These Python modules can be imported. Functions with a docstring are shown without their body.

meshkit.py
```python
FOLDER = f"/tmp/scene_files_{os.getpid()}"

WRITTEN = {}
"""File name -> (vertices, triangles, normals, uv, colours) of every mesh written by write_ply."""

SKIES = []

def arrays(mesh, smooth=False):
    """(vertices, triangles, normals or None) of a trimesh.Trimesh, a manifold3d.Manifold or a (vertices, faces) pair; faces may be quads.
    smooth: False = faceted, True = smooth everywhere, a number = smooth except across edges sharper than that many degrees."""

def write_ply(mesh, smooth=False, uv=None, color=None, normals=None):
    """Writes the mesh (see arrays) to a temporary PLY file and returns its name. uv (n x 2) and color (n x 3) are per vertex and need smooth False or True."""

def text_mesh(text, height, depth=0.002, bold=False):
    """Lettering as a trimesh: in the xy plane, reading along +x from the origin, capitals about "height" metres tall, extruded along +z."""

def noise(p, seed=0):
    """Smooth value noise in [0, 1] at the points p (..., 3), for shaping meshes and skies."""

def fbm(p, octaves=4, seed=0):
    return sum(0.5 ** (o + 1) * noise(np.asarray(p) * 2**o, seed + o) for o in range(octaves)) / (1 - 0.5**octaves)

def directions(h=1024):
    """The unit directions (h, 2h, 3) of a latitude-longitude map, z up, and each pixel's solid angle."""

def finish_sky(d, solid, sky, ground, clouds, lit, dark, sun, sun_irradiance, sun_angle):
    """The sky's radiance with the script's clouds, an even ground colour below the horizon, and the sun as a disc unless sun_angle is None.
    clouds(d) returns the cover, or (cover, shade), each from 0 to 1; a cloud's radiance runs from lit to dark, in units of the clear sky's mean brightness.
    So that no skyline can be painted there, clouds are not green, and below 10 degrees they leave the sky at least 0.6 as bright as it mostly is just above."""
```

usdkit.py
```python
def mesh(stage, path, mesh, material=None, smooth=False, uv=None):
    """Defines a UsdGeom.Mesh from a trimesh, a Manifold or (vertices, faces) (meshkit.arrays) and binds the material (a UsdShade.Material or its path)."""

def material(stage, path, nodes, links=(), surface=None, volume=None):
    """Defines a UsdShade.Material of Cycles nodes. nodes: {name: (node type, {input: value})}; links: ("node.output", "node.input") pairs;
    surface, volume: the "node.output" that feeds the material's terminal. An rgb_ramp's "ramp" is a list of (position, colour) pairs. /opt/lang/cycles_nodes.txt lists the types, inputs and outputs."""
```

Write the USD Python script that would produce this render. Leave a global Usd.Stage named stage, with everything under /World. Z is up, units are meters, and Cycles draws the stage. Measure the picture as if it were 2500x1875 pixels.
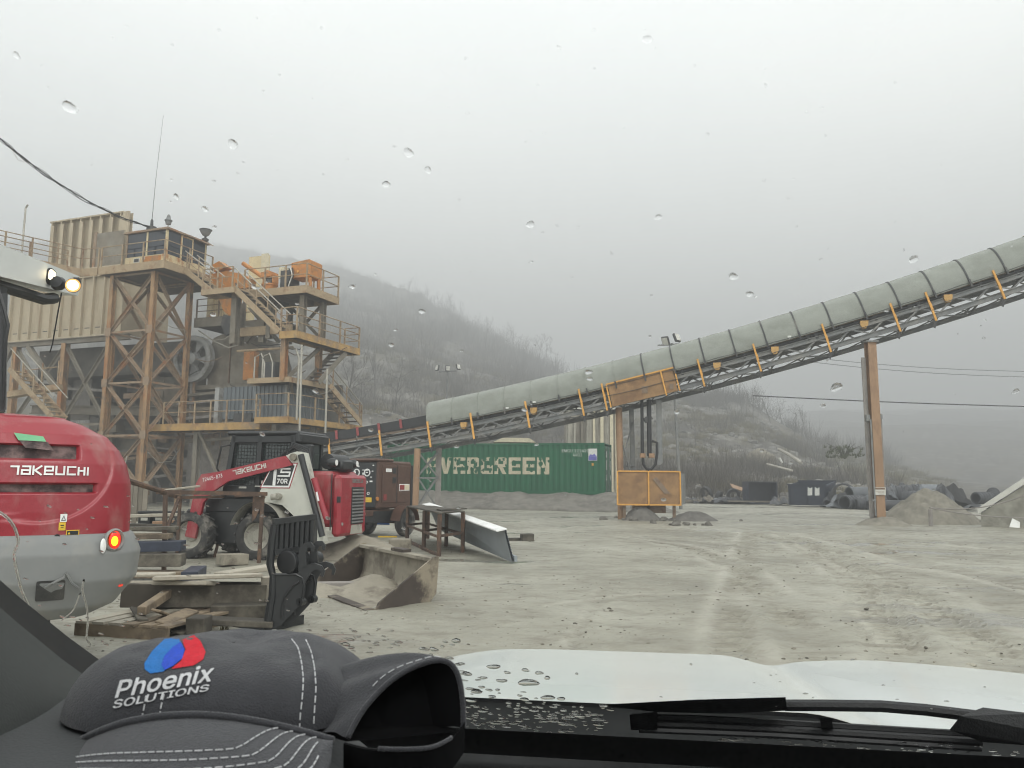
import math, random
import numpy as np
import trimesh, shapely
import shapely.geometry as sg
import manifold3d as m3
import usdkit, meshkit
from pxr import Usd, UsdGeom, UsdLux, UsdShade, Gf, Sdf, Vt

stage = Usd.Stage.CreateInMemory()
UsdGeom.SetStageUpAxis(stage, 'Z')
UsdGeom.SetStageMetersPerUnit(stage, 1.0)
UsdGeom.Xform.Define(stage, '/World')
UsdGeom.Scope.Define(stage, '/World/Looks')
rng = np.random.default_rng(7)
random.seed(7)

# ------------------------------------------------------------------ camera
EYE = np.array([0.0, 0.0, 1.30])
PITCH, ROLL, FOC = math.radians(7.03), math.radians(0.5), 1950.0
_f = np.array([0, math.cos(PITCH), math.sin(PITCH)])
_u = np.array([0, -math.sin(PITCH), math.cos(PITCH)])
_r = np.array([1.0, 0, 0])
C_R = _r * math.cos(ROLL) + _u * math.sin(ROLL)
C_U = -_r * math.sin(ROLL) + _u * math.cos(ROLL)
C_F = _f
cam = UsdGeom.Camera.Define(stage, '/World/camera')
cam.AddTransformOp().Set(Gf.Matrix4d(*C_R, 0, *C_U, 0, *(-C_F), 0, *EYE, 1))
cam.CreateHorizontalApertureAttr(36.0)
cam.CreateVerticalApertureAttr(27.0)
cam.CreateFocalLengthAttr(36.0 * FOC / 2500.0)
cam.CreateFStopAttr(24.0)
cam.CreateFocusDistanceAttr(2.2)
cam.CreateClippingRangeAttr(Gf.Vec2f(0.03, 5000))
cam.CreateExposureAttr(1.58)

# ------------------------------------------------------------------ sky and sun (overcast, drizzle)
SUN_EL, SUN_ROT = math.radians(48), math.radians(150)
dome = UsdLux.DomeLight.Define(stage, '/World/sky')
dome.GetPrim().SetCustomDataByKey('kind', 'structure')
usdkit.material(stage, '/World/Looks/sky_look', {
    'sky': ('sky_texture', {'sky_type': 'single_scattering', 'sun_disc': False, 'sun_elevation': SUN_EL, 'sun_rotation': SUN_ROT}),
    'tc': ('texture_coordinate', {}),
    'map': ('mapping', {'scale': (1.0, 1.0, 2.2)}),
    'n': ('noise_texture', {'scale': 1.6, 'detail': 4, 'roughness': 0.5}),
    'r': ('rgb_ramp', {'ramp': [(0.25, (6.7, 6.95, 6.95)), (0.75, (8.1, 8.15, 7.95))]}),
    'm': ('mix_color', {'fac': 0.97, 'use_clamp': False}),
    'bg': ('background_shader', {'strength': 0.10}),
}, [('tc.generated', 'map.vector'), ('map.vector', 'n.vector'), ('n.fac', 'r.fac'), ('sky.color', 'm.a'), ('r.color', 'm.b'), ('m.result', 'bg.color')], surface='bg.background')
UsdShade.MaterialBindingAPI.Apply(dome.GetPrim()).Bind(UsdShade.Material.Get(stage, '/World/Looks/sky_look'))
sun = UsdLux.DistantLight.Define(stage, '/World/sun')
sun.CreateIntensityAttr(0.18)
sun.CreateAngleAttr(25.0)
sun.CreateNormalizeAttr(True)
sun.CreateColorAttr(Gf.Vec3f(1.0, 0.97, 0.93))
_d = np.array([math.sin(SUN_ROT) * math.cos(SUN_EL), math.cos(SUN_ROT) * math.cos(SUN_EL), math.sin(SUN_EL)])
_x = np.cross([0, 0, 1.0], _d); _x /= np.linalg.norm(_x)
sun.AddTransformOp().Set(Gf.Matrix4d(*_x, 0, *np.cross(_d, _x), 0, *_d, 0, 0, 0, 60, 1))

# ------------------------------------------------------------------ surveying: sight lines to points of the place
def sight(x, y):
    d = C_F + C_R * (x - 1250.0) / FOC + C_U * (937.5 - y) / FOC
    return d
def at(x, y, Y):
    d = sight(x, y); return EYE + d * (Y / d[1])
def on_ground(x, y, z=0.0):
    d = sight(x, y); return EYE + d * ((z - EYE[2]) / d[2])
def on_plane(x, y, p0, n):
    d = sight(x, y); n = np.asarray(n, float)
    return EYE + d * (np.dot(np.asarray(p0, float) - EYE, n) / np.dot(d, n))

# ------------------------------------------------------------------ mesh helpers: a mesh is (vertices, triangles)
def cat(ms):
    vs, fs, n = [], [], 0
    for v, f in ms:
        vs.append(v); fs.append(np.asarray(f) + n); n += len(v)
    return (np.vstack(vs), np.vstack(fs))
_BF = np.array([[0,2,1],[0,3,2],[4,5,6],[4,6,7],[0,1,5],[0,5,4],[1,2,6],[1,6,5],[2,3,7],[2,7,6],[3,0,4],[3,4,7]])
def V(*a): return np.array(a, float)
def unit(a):
    a = np.asarray(a, float); return a / (np.linalg.norm(a) + 1e-12)
def obox(c, ax, s):
    c = np.asarray(c, float); a, b, d = [np.asarray(k, float) * h / 2 for k, h in zip(ax, s)]
    v = np.array([c-a-b-d, c+a-b-d, c+a+b-d, c-a+b-d, c-a-b+d, c+a-b+d, c+a+b+d, c-a+b+d])
    return (v, _BF)
def box(cx, cy, cz, sx, sy, sz, rz=0.0):
    c, s = math.cos(rz), math.sin(rz)
    return obox((cx, cy, cz), ((c, s, 0), (-s, c, 0), (0, 0, 1)), (sx, sy, sz))
def frame_of(p, q, up=(0, 0, 1)):
    d = unit(np.asarray(q, float) - p)
    up = np.asarray(up, float)
    if abs(np.dot(d, up)) > 0.98: up = V(0, 1, 0) if abs(d[1]) < 0.9 else V(1, 0, 0)
    s = unit(np.cross(d, up)); t = np.cross(s, d)
    return d, s, t
def bar(p, q, w, h=None, up=(0, 0, 1), off=(0, 0)):
    p, q = np.asarray(p, float), np.asarray(q, float)
    d, s, t = frame_of(p, q, up)
    h = w if h is None else h
    return obox((p + q) / 2 + s * off[0] + t * off[1], (s, d, t), (w, np.linalg.norm(q - p), h))
def ibeam(p, q, depth, width, th=None, up=(0, 0, 1)):
    th = th or depth * 0.1
    return cat([bar(p, q, width, th, up, (0, depth/2 - th/2)), bar(p, q, width, th, up, (0, -depth/2 + th/2)), bar(p, q, th, depth - 2*th, up)])
def channel(p, q, depth, width, side=1, up=(0, 0, 1)):
    th = depth * 0.09
    return cat([bar(p, q, width, th, up, (side*width/2, depth/2 - th/2)), bar(p, q, width, th, up, (side*width/2, -depth/2 + th/2)), bar(p, q, th, depth - 2*th, up, (th/2*side, 0))])
def angle(p, q, w, th=None, up=(0, 0, 1)):
    th = th or w * 0.16
    return cat([bar(p, q, w, th, up, (0, w/2 - th/2)), bar(p, q, th, w - th, up, (w/2 - th/2, -th/2))])
def tube(p, q, r, n=8, r2=None):
    return ptube([p, q], r if r2 is None else [r, r2], n)
def ptube(pts, r, n=8, caps=True):
    P = np.asarray(pts, float); m = len(P)
    r = np.broadcast_to(np.asarray(r, float), (m,))
    T = np.gradient(P, axis=0); T /= np.linalg.norm(T, axis=1, keepdims=True) + 1e-12
    a = np.cross(T[0], V(0, 0, 1) if abs(T[0][2]) < 0.9 else V(1, 0, 0)); a = unit(a)
    vs = []
    ang = np.arange(n) * 2 * math.pi / n
    for i in range(m):
        a = unit(a - T[i] * np.dot(a, T[i])); b = np.cross(T[i], a)
        vs.append(P[i] + r[i] * (np.cos(ang)[:, None] * a + np.sin(ang)[:, None] * b))
    v = np.vstack(vs); f = []
    for i in range(m - 1):
        for j in range(n):
            k = (j + 1) % n
            f += [[i*n+j, i*n+k, (i+1)*n+k], [i*n+j, (i+1)*n+k, (i+1)*n+j]]
    if caps:
        v = np.vstack([v, P[0], P[-1]])
        for j in range(n):
            k = (j + 1) % n
            f += [[m*n, k, j], [m*n+1, (m-1)*n+j, (m-1)*n+k]]
    return (v, np.array(f))
def lathe(prof, n=24, c=(0, 0, 0), axis=(0, 0, 1)):
    z = unit(axis); x = unit(np.cross(z, V(0, 1, 0) if abs(z[1]) < 0.9 else V(1, 0, 0))); y = np.cross(z, x)
    ang = np.arange(n) * 2 * math.pi / n
    v = np.vstack([np.asarray(c, float) + z * h + r * (np.cos(ang)[:, None] * x + np.sin(ang)[:, None] * y) for r, h in prof])
    f = []
    for i in range(len(prof) - 1):
        for j in range(n):
            k = (j + 1) % n
            f += [[i*n+j, i*n+k, (i+1)*n+k], [i*n+j, (i+1)*n+k, (i+1)*n+j]]
    return (v, np.array(f))
def prism(poly, o, ax, ay, depth):
    """A polygon (list of points or shapely polygon) in the plane (o; ax, ay), given thickness along ax x ay, centred."""
    pg = poly if hasattr(poly, 'geom_type') else sg.Polygon(poly)
    if not pg.is_valid: pg = pg.buffer(0)
    gs = getattr(pg, 'geoms', [pg]); out = []
    ax, ay = unit(ax), unit(ay); az = np.cross(ax, ay)
    for g in gs:
        m = trimesh.creation.extrude_polygon(g, depth, engine='earcut')
        v = np.asarray(m.vertices)
        out.append((np.asarray(o, float) + v[:, :1]*ax + v[:, 1:2]*ay + (v[:, 2:3] - depth/2)*az, np.asarray(m.faces)))
    return cat(out)
def hull(pts):
    m = trimesh.convex.convex_hull(np.asarray(pts, float)); return (np.asarray(m.vertices), np.asarray(m.faces))
def rbox(c, ax, s, b=0.01):
    c = np.asarray(c, float); ax = [unit(k) for k in ax]; h = np.asarray(s, float) / 2; P = []
    b = min(b, *(h * 0.95))
    for i in (-1, 1):
        for j in (-1, 1):
            for k in (-1, 1):
                for e in ((b, b, 0), (b, 0, b), (0, b, b)):
                    P.append(c + ax[0]*i*(h[0]-e[0]) + ax[1]*j*(h[1]-e[1]) + ax[2]*k*(h[2]-e[2]))
    return hull(P)
def grid(P):
    """A sheet from an (n, m, 3) array of points."""
    n, m = P.shape[:2]
    i, j = np.meshgrid(np.arange(n-1), np.arange(m-1), indexing='ij'); a = (i*m + j).ravel()
    return (P.reshape(-1, 3), np.vstack([np.stack([a, a+m, a+m+1], 1), np.stack([a, a+m+1, a+1], 1)]))
def lettering(text, h, o, ax, ay, depth=0.004, bold=False, width=None, shear=0.0):
    m = meshkit.text_mesh(text, h, depth, bold); v = np.array(m.vertices)
    if width: v[:, 0] *= width / v[:, 0].max()
    v[:, 0] += shear * v[:, 1]
    ax, ay = unit(ax), unit(ay); az = np.cross(ax, ay)
    return (np.asarray(o, float) + v[:, :1]*ax + v[:, 1:2]*ay + v[:, 2:3]*az, np.asarray(m.faces))
def arr(m):
    if hasattr(m, 'to_mesh'):
        k = m.to_mesh(); return (np.array(k.vert_properties[:, :3], float), np.array(k.tri_verts))
    return (np.array(m.vertices), np.array(m.faces))

# ------------------------------------------------------------------ scene helpers
_used = {}
def _path(parent, name):
    n = _used.get((parent, name), 0); _used[(parent, name)] = n + 1
    return f'{parent}/{name}' + (f'_{n:03d}' if n else '')
class Node:
    def __init__(s, path, base, rz): s.path, s.base, s.rz = path, np.asarray(base, float), rz
    @property
    def prim(s): return stage.GetPrimAtPath(s.path)
    def local(s, v):
        c, k = math.cos(-s.rz), math.sin(-s.rz); d = np.asarray(v, float) - s.base
        return np.stack([c*d[:, 0] - k*d[:, 1], k*d[:, 0] + c*d[:, 1], d[:, 2]], 1)
def _data(prim, **kw):
    for k, v in kw.items():
        if v: prim.SetCustomDataByKey(k, v)
def thing(name, label, cat_, base=(0, 0, 0), rz=0.0, group=None, kind=None):
    p = _path('/World', name); x = UsdGeom.Xform.Define(stage, p)
    x.AddTranslateOp().Set(Gf.Vec3d(*map(float, base)))
    if rz: x.AddRotateZOp().Set(math.degrees(rz))
    _data(x.GetPrim(), label=label, category=cat_, group=group, kind=kind)
    return Node(p, base, rz)
def part(parent, name, mesh, mat, smooth=False, local=False, label=None, kind=None):
    v, f = mesh
    if not local: v = parent.local(v)
    p = _path(parent.path, name)
    m = usdkit.mesh(stage, p, (v, f), LOOK[mat], smooth)
    _data(m.GetPrim(), label=label, kind=kind)
    return Node(p, parent.base, parent.rz)
def single(name, mesh, mat, label=None, cat_=None, smooth=False, group=None, kind=None, base=None):
    v, f = mesh
    v = np.asarray(v, float)
    if base is None: base = np.append((v[:, :2].min(0) + v[:, :2].max(0)) / 2, v[:, 2].min())
    p = _path('/World', name)
    m = usdkit.mesh(stage, p, (v - base, f), LOOK[mat], smooth)
    m.AddTranslateOp().Set(Gf.Vec3d(*map(float, base)))
    _data(m.GetPrim(), label=label, category=cat_, group=group, kind=kind)
    return Node(p, base, 0.0)
def copy_of(src, name, base, rz=0.0, label=None, group=None, scale=None):
    p = _path('/World', name); x = UsdGeom.Xform.Define(stage, p)
    x.GetPrim().GetReferences().AddInternalReference(src.path)
    x.ClearXformOpOrder()
    x.AddTranslateOp(opSuffix='c').Set(Gf.Vec3d(*map(float, base)))
    x.AddRotateZOp(opSuffix='c').Set(math.degrees(rz))
    if scale: x.AddScaleOp(opSuffix='c').Set(Gf.Vec3f(*([float(scale)]*3)))
    x.GetPrim().SetInstanceable(True)
    _data(x.GetPrim(), label=label, group=group)
    return Node(p, base, rz)
def scatter(name, protos, where, rots, scales, label=None, cat_=None, kind='stuff'):
    """protos: list of (mesh, material). One PointInstancer of uncountable small stuff."""
    p = _path('/World', name); pi = UsdGeom.PointInstancer.Define(stage, p)
    rel = pi.CreatePrototypesRel()
    for i, (m, mt) in enumerate(protos):
        usdkit.mesh(stage, f'{p}/piece_{i:03d}', m, LOOK[mt]); rel.AddTarget(f'{p}/piece_{i:03d}')
    n = len(where)
    pi.CreateProtoIndicesAttr(Vt.IntArray.FromNumpy((np.arange(n) % len(protos)).astype(np.int32)))
    pi.CreatePositionsAttr(Vt.Vec3fArray.FromNumpy(np.asarray(where, np.float32)))
    pi.CreateScalesAttr(Vt.Vec3fArray.FromNumpy(np.asarray(scales, np.float32)))
    pi.CreateOrientationsAttr(Vt.QuathArray([Gf.Quath(float(math.cos(a/2)), 0, 0, float(math.sin(a/2))) for a in rots]))
    _data(pi.GetPrim(), label=label, category=cat_, kind=kind)

# ------------------------------------------------------------------ materials
LOOK = {}
def look(name, col, rough=0.6, metal=0.0, var=0.15, scale=4.0, rust=None, thr=(0.5, 0.62), rscale=2.5, stretch=(1, 1, 1),
         dust=None, dthr=(0.45, 0.7), dscale=1.2, bump=0.0, bscale=60.0, rnd=0.0, **extra):
    col = np.asarray(col, float)
    N = {'tc': ('texture_coordinate', {}), 'map': ('mapping', {'scale': stretch}),
         'n1': ('noise_texture', {'scale': scale, 'detail': 5, 'roughness': 0.6}),
         'r1': ('rgb_ramp', {'ramp': [(0.25, tuple(col*(1-var))), (0.75, tuple(col*(1+var)))]}),
         'p': ('principled_bsdf', {'roughness': rough, 'metallic': metal, **extra})}
    L = [('tc.object', 'map.vector'), ('map.vector', 'n1.vector'), ('n1.fac', 'r1.fac')]
    out = 'r1.color'
    for tag, c, th, sc in (('rust', rust, thr, rscale), ('dust', dust, dthr, dscale)):
        if c is None: continue
        N[tag+'n'] = ('noise_texture', {'scale': sc, 'detail': 7, 'roughness': 0.68})
        N[tag+'m'] = ('map_range', {'from_min': th[0], 'from_max': th[1], 'clamp': True})
        N[tag+'x'] = ('mix_color', {'b': tuple(c)})
        L += [('map.vector', tag+'n.vector'), (tag+'n.fac', tag+'m.value'), (tag+'m.result', tag+'x.fac'), (out, tag+'x.a')]
        out = tag+'x.result'
    if rnd:
        N['oi'] = ('object_info', {}); N['mr'] = ('map_range', {'to_min': 1-rnd, 'to_max': 1+rnd}); N['hs'] = ('hsv', {})
        L += [('oi.random', 'mr.value'), ('mr.result', 'hs.value'), (out, 'hs.color')]; out = 'hs.color'
    L.append((out, 'p.base_color'))
    if bump:
        N['bn'] = ('noise_texture', {'scale': bscale, 'detail': 4}); N['b'] = ('bump', {'strength': bump, 'distance': 0.02})
        L += [('map.vector', 'bn.vector'), ('bn.fac', 'b.height'), ('b.normal', 'p.normal')]
    LOOK[name] = usdkit.material(stage, '/World/Looks/' + name, N, L, surface='p.BSDF')
RUST = (0.20, 0.085, 0.030)
DUST = (0.33, 0.31, 0.27)
look('steel_grey', (0.165, 0.17, 0.168), 0.55, 0.2, 0.2, 5, dust=(0.25,0.24,0.215), dscale=1.5)
look('steel_dark', (0.045, 0.045, 0.045), 0.5, 0.2, 0.3, 5, dust=(0.16,0.15,0.13), dthr=(0.5,0.75))
look('steel_brown', (0.20, 0.145, 0.10), 0.7, 0, 0.25, 4, rust=(0.13, 0.07, 0.04), rscale=4)
look('cover_grey', (0.225, 0.236, 0.205), 0.42, 0, 0.12, 1.2, dust=(0.165,0.175,0.145), dscale=0.9, stretch=(1,1,1.6))
look('yellow', (0.60, 0.30, 0.055), 0.5, 0, 0.15, 8, rust=(0.3,0.15,0.05), thr=(0.58,0.7), rscale=6)
look('guard_dull', (0.46, 0.27, 0.085), 0.6, 0, 0.2, 6)
look('mesh_ochre', (0.27, 0.155, 0.065), 0.7, 0, 0.25, 2.5, rust=(0.17,0.09,0.04), thr=(0.45,0.65), rscale=1.5)
look('post_rust', (0.29, 0.18, 0.105), 0.75, 0, 0.2, 2, rust=(0.20,0.12,0.07), thr=(0.5,0.66), rscale=3, stretch=(1,1,0.35))
look('post_grey', (0.24, 0.22, 0.20), 0.75, 0, 0.25, 3)
look('red_dull', (0.22, 0.03, 0.03), 0.5)
look('black', (0.012, 0.012, 0.013), 0.5, 0, 0.3, 8)
look('rubber', (0.022, 0.022, 0.023), 0.65, 0, 0.3, 8)
look('container_green', (0.002, 0.098, 0.040), 0.5, 0, 0.18, 1.5, rust=(0.012,0.075,0.042), thr=(0.55,0.75), rscale=3, stretch=(1,1,0.3))
look('cream_paint', (0.56, 0.50, 0.36), 0.6, 0, 0.12, 6)
look('white_paint', (0.62, 0.62, 0.58), 0.45, 0, 0.1, 5)
look('sticker_blue', (0.13, 0.13, 0.42), 0.5)
look('off_white', (0.52, 0.51, 0.46), 0.65, 0, 0.12, 3)
look('concrete_stain', (0.34, 0.32, 0.27), 0.8, 0, 0.3, 2.2, rust=(0.17,0.15,0.12), thr=(0.45,0.6), rscale=1.6, stretch=(1,1,0.12))
look('concrete', (0.25, 0.24, 0.20), 0.85, 0, 0.2, 3, rust=(0.15,0.14,0.115), thr=(0.5,0.7), rscale=2, bump=0.3)
# ------------------------------------------------------------------ ground and hills
look('gravel_dark', (0.135, 0.125, 0.108), 0.9, 0, 0.4, 3, dust=(0.20,0.188,0.16), dscale=0.8, bump=0.8, bscale=14)
look('gravel_tan', (0.20, 0.185, 0.15), 0.9, 0, 0.35, 3, bump=0.8, bscale=14)
usdkit.material(stage, '/World/Looks/mud', {
    'tc': ('texture_coordinate', {}), 'rut': ('attribute', {'attribute': 'rut'}), 'pale': ('attribute', {'attribute': 'pale'}), 'xp': ('mix_color', {'b': (0.43, 0.41, 0.35)}),
    'big': ('noise_texture', {'scale': 0.35, 'detail': 5, 'roughness': 0.6}),
    'mp': ('mapping', {'scale': (1.0, 1.5, 1.0), 'rotation': (0, 0, 0.5)}),
    'mid': ('noise_texture', {'scale': 2.2, 'detail': 7, 'roughness': 0.66}),
    'fine': ('noise_texture', {'scale': 16.0, 'detail': 6, 'roughness': 0.7}),
    'rb': ('rgb_ramp', {'ramp': [(0.36, (0.198, 0.187, 0.148)), (0.5, (0.266, 0.254, 0.204)), (0.64, (0.326, 0.315, 0.260))]}),
    'rm': ('map_range', {'from_min': 0.50, 'from_max': 0.66, 'clamp': True, 'to_max': 0.65}),
    'xm': ('mix_color', {'b': (0.175, 0.158, 0.128)}),
    'rf': ('map_range', {'from_min': 0.57, 'from_max': 0.68, 'clamp': True, 'to_max': 0.75}),
    'xf': ('mix_color', {'b': (0.125, 0.112, 0.09)}),
    'fm': ('math', {'math_type': 'multiply_add', 'value2': 7.0, 'value3': -3.2}),
    'rx': ('math', {'math_type': 'multiply', 'use_clamp': True}),
    'xr': ('mix_color', {'b': (0.120, 0.097, 0.070)}),
    'lm': ('mapping', {'scale': (6.0, 21.0, 1.0)}), 'ln': ('noise_texture', {'scale': 1.0, 'detail': 4, 'roughness': 0.6, 'distortion': 0.4}),
    'rgh': ('map_range', {'from_min': 0.35, 'from_max': 0.65, 'to_min': 0.34, 'to_max': 0.75, 'clamp': True}),
    'pm': ('mapping', {'scale': (0.16, 0.42, 1.0), 'rotation': (0, 0, -0.2)}), 'pn': ('noise_texture', {'scale': 1.0, 'detail': 5, 'roughness': 0.62}), 'pk': ('map_range', {'from_min': 0.575, 'from_max': 0.625, 'clamp': True}),
    'pg': ('mix_float', {'b': 0.10}), 'pc': ('mix_color', {'b': (0.155, 0.147, 0.12)}), 'pf': ('math', {'math_type': 'multiply', 'value2': 0.6}), 'ps': ('map_range', {'to_min': 0.6, 'to_max': 0.05}),
    'bh': ('mix_float', {'fac': 0.45, 'use_clamp': False}), 'bm': ('bump', {'strength': 0.6, 'distance': 0.03}),
    'p': ('principled_bsdf', {'specular_ior_level': 0.45}),
}, [('tc.object', 'big.vector'), ('tc.object', 'mp.vector'), ('mp.vector', 'mid.vector'), ('tc.object', 'fine.vector'),
    ('big.fac', 'rb.fac'), ('rb.color', 'xm.a'), ('mid.fac', 'rm.value'), ('rm.result', 'xm.fac'),
    ('xm.result', 'xf.a'), ('fine.fac', 'rf.value'), ('rf.result', 'xf.fac'),
    ('tc.object', 'lm.vector'), ('lm.vector', 'ln.vector'), ('ln.fac', 'fm.value1'), ('fm.value', 'rx.value1'), ('rut.fac', 'rx.value2'), ('rx.value', 'xr.fac'), ('xf.result', 'xr.a'),
    ('xr.result', 'xp.a'), ('pale.fac', 'xp.fac'), ('xp.result', 'pc.a'), ('tc.object', 'pm.vector'), ('pm.vector', 'pn.vector'), ('pn.fac', 'pk.value'), ('pk.result', 'pf.value1'), ('pf.value', 'pc.fac'), ('pc.result', 'p.base_color'), ('pk.result', 'ps.value'), ('ps.result', 'bm.strength'), ('mid.fac', 'rgh.value'), ('rgh.result', 'pg.a'), ('pk.result', 'pg.fac'), ('pg.result', 'p.roughness'), ('fine.fac', 'bh.a'), ('rx.value', 'bh.b'), ('bh.result', 'bm.height'), ('bm.normal', 'p.normal')], surface='p.BSDF')
LOOK['mud'] = UsdShade.Material.Get(stage, '/World/Looks/mud')

def axis_steps(lo, a, b, hi, fine, grow=1.10):
    mid = list(np.arange(a, b + 1e-6, fine)); s, x, right = fine, mid[-1], []
    while x < hi: s *= grow; x += s; right.append(x)
    s, x, left = fine, mid[0], []
    while x > lo: s *= grow; x -= s; left.append(x)
    return np.array(left[::-1] + mid + right)
gx = axis_steps(-640, -9.0, 20.0, 640, 0.075, 1.09)
ys, y = [], 1.6
while y < 46: ys.append(y); y += 0.022 + 0.0032*y
gy = np.concatenate([[-60, -30, -12, -4, 0], ys, axis_steps(46, 46, 47, 860, 0.4, 1.12)])
gy = np.unique(gy)
GX, GY = np.meshgrid(gx, gy, indexing='ij')
# tyre tracks: (points on the yard as seen, half width, depth, lug)
tracks = [
    ([(1802,1600),(1800,1500),(1812,1430),(1822,1350),(1832,1300)], 0.20, 0.035, 1),
    ([(2030,1660),(1960,1560),(1900,1480),(1830,1400),(1700,1340),(1560,1312)], 0.22, 0.04, 1),
    ([(2260,1690),(2180,1560),(2130,1460),(2060,1390),(1950,1330),(1850,1305)], 0.24, 0.04, 1),
    ([(2560,1700),(2440,1600),(2300,1500),(2150,1410),(2030,1350),(1930,1310)], 0.24, 0.035, 1),
    ([(2700,1600),(2500,1500),(2330,1420),(2190,1365),(2080,1325)], 0.22, 0.03, 0),
    ([(2700,1480),(2500,1430),(2300,1385),(2100,1335),(1980,1306)], 0.25, 0.03, 0),
    ([(1390,1590),(1420,1530),(1450,1480),(1470,1440)], 0.05, 0.03, 0),
    ([(2050,1470),(2080,1520),(2110,1560)], 0.07, 0.03, 0),
    ([(1560,1312),(1700,1322),(1900,1345),(2150,1380),(2500,1440)], 0.18, 0.025, 0),
    ([(1450,1305),(1650,1330),(1800,1380),(1860,1440)], 0.2, 0.025, 0),
    ([(1400,1480),(1550,1455),(1700,1452),(1800,1455)], 0.12, 0.02, 0),
    ([(1500,1290),(1800,1296),(2100,1318),(2500,1350)], 0.25, 0.03, 0),
]
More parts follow.
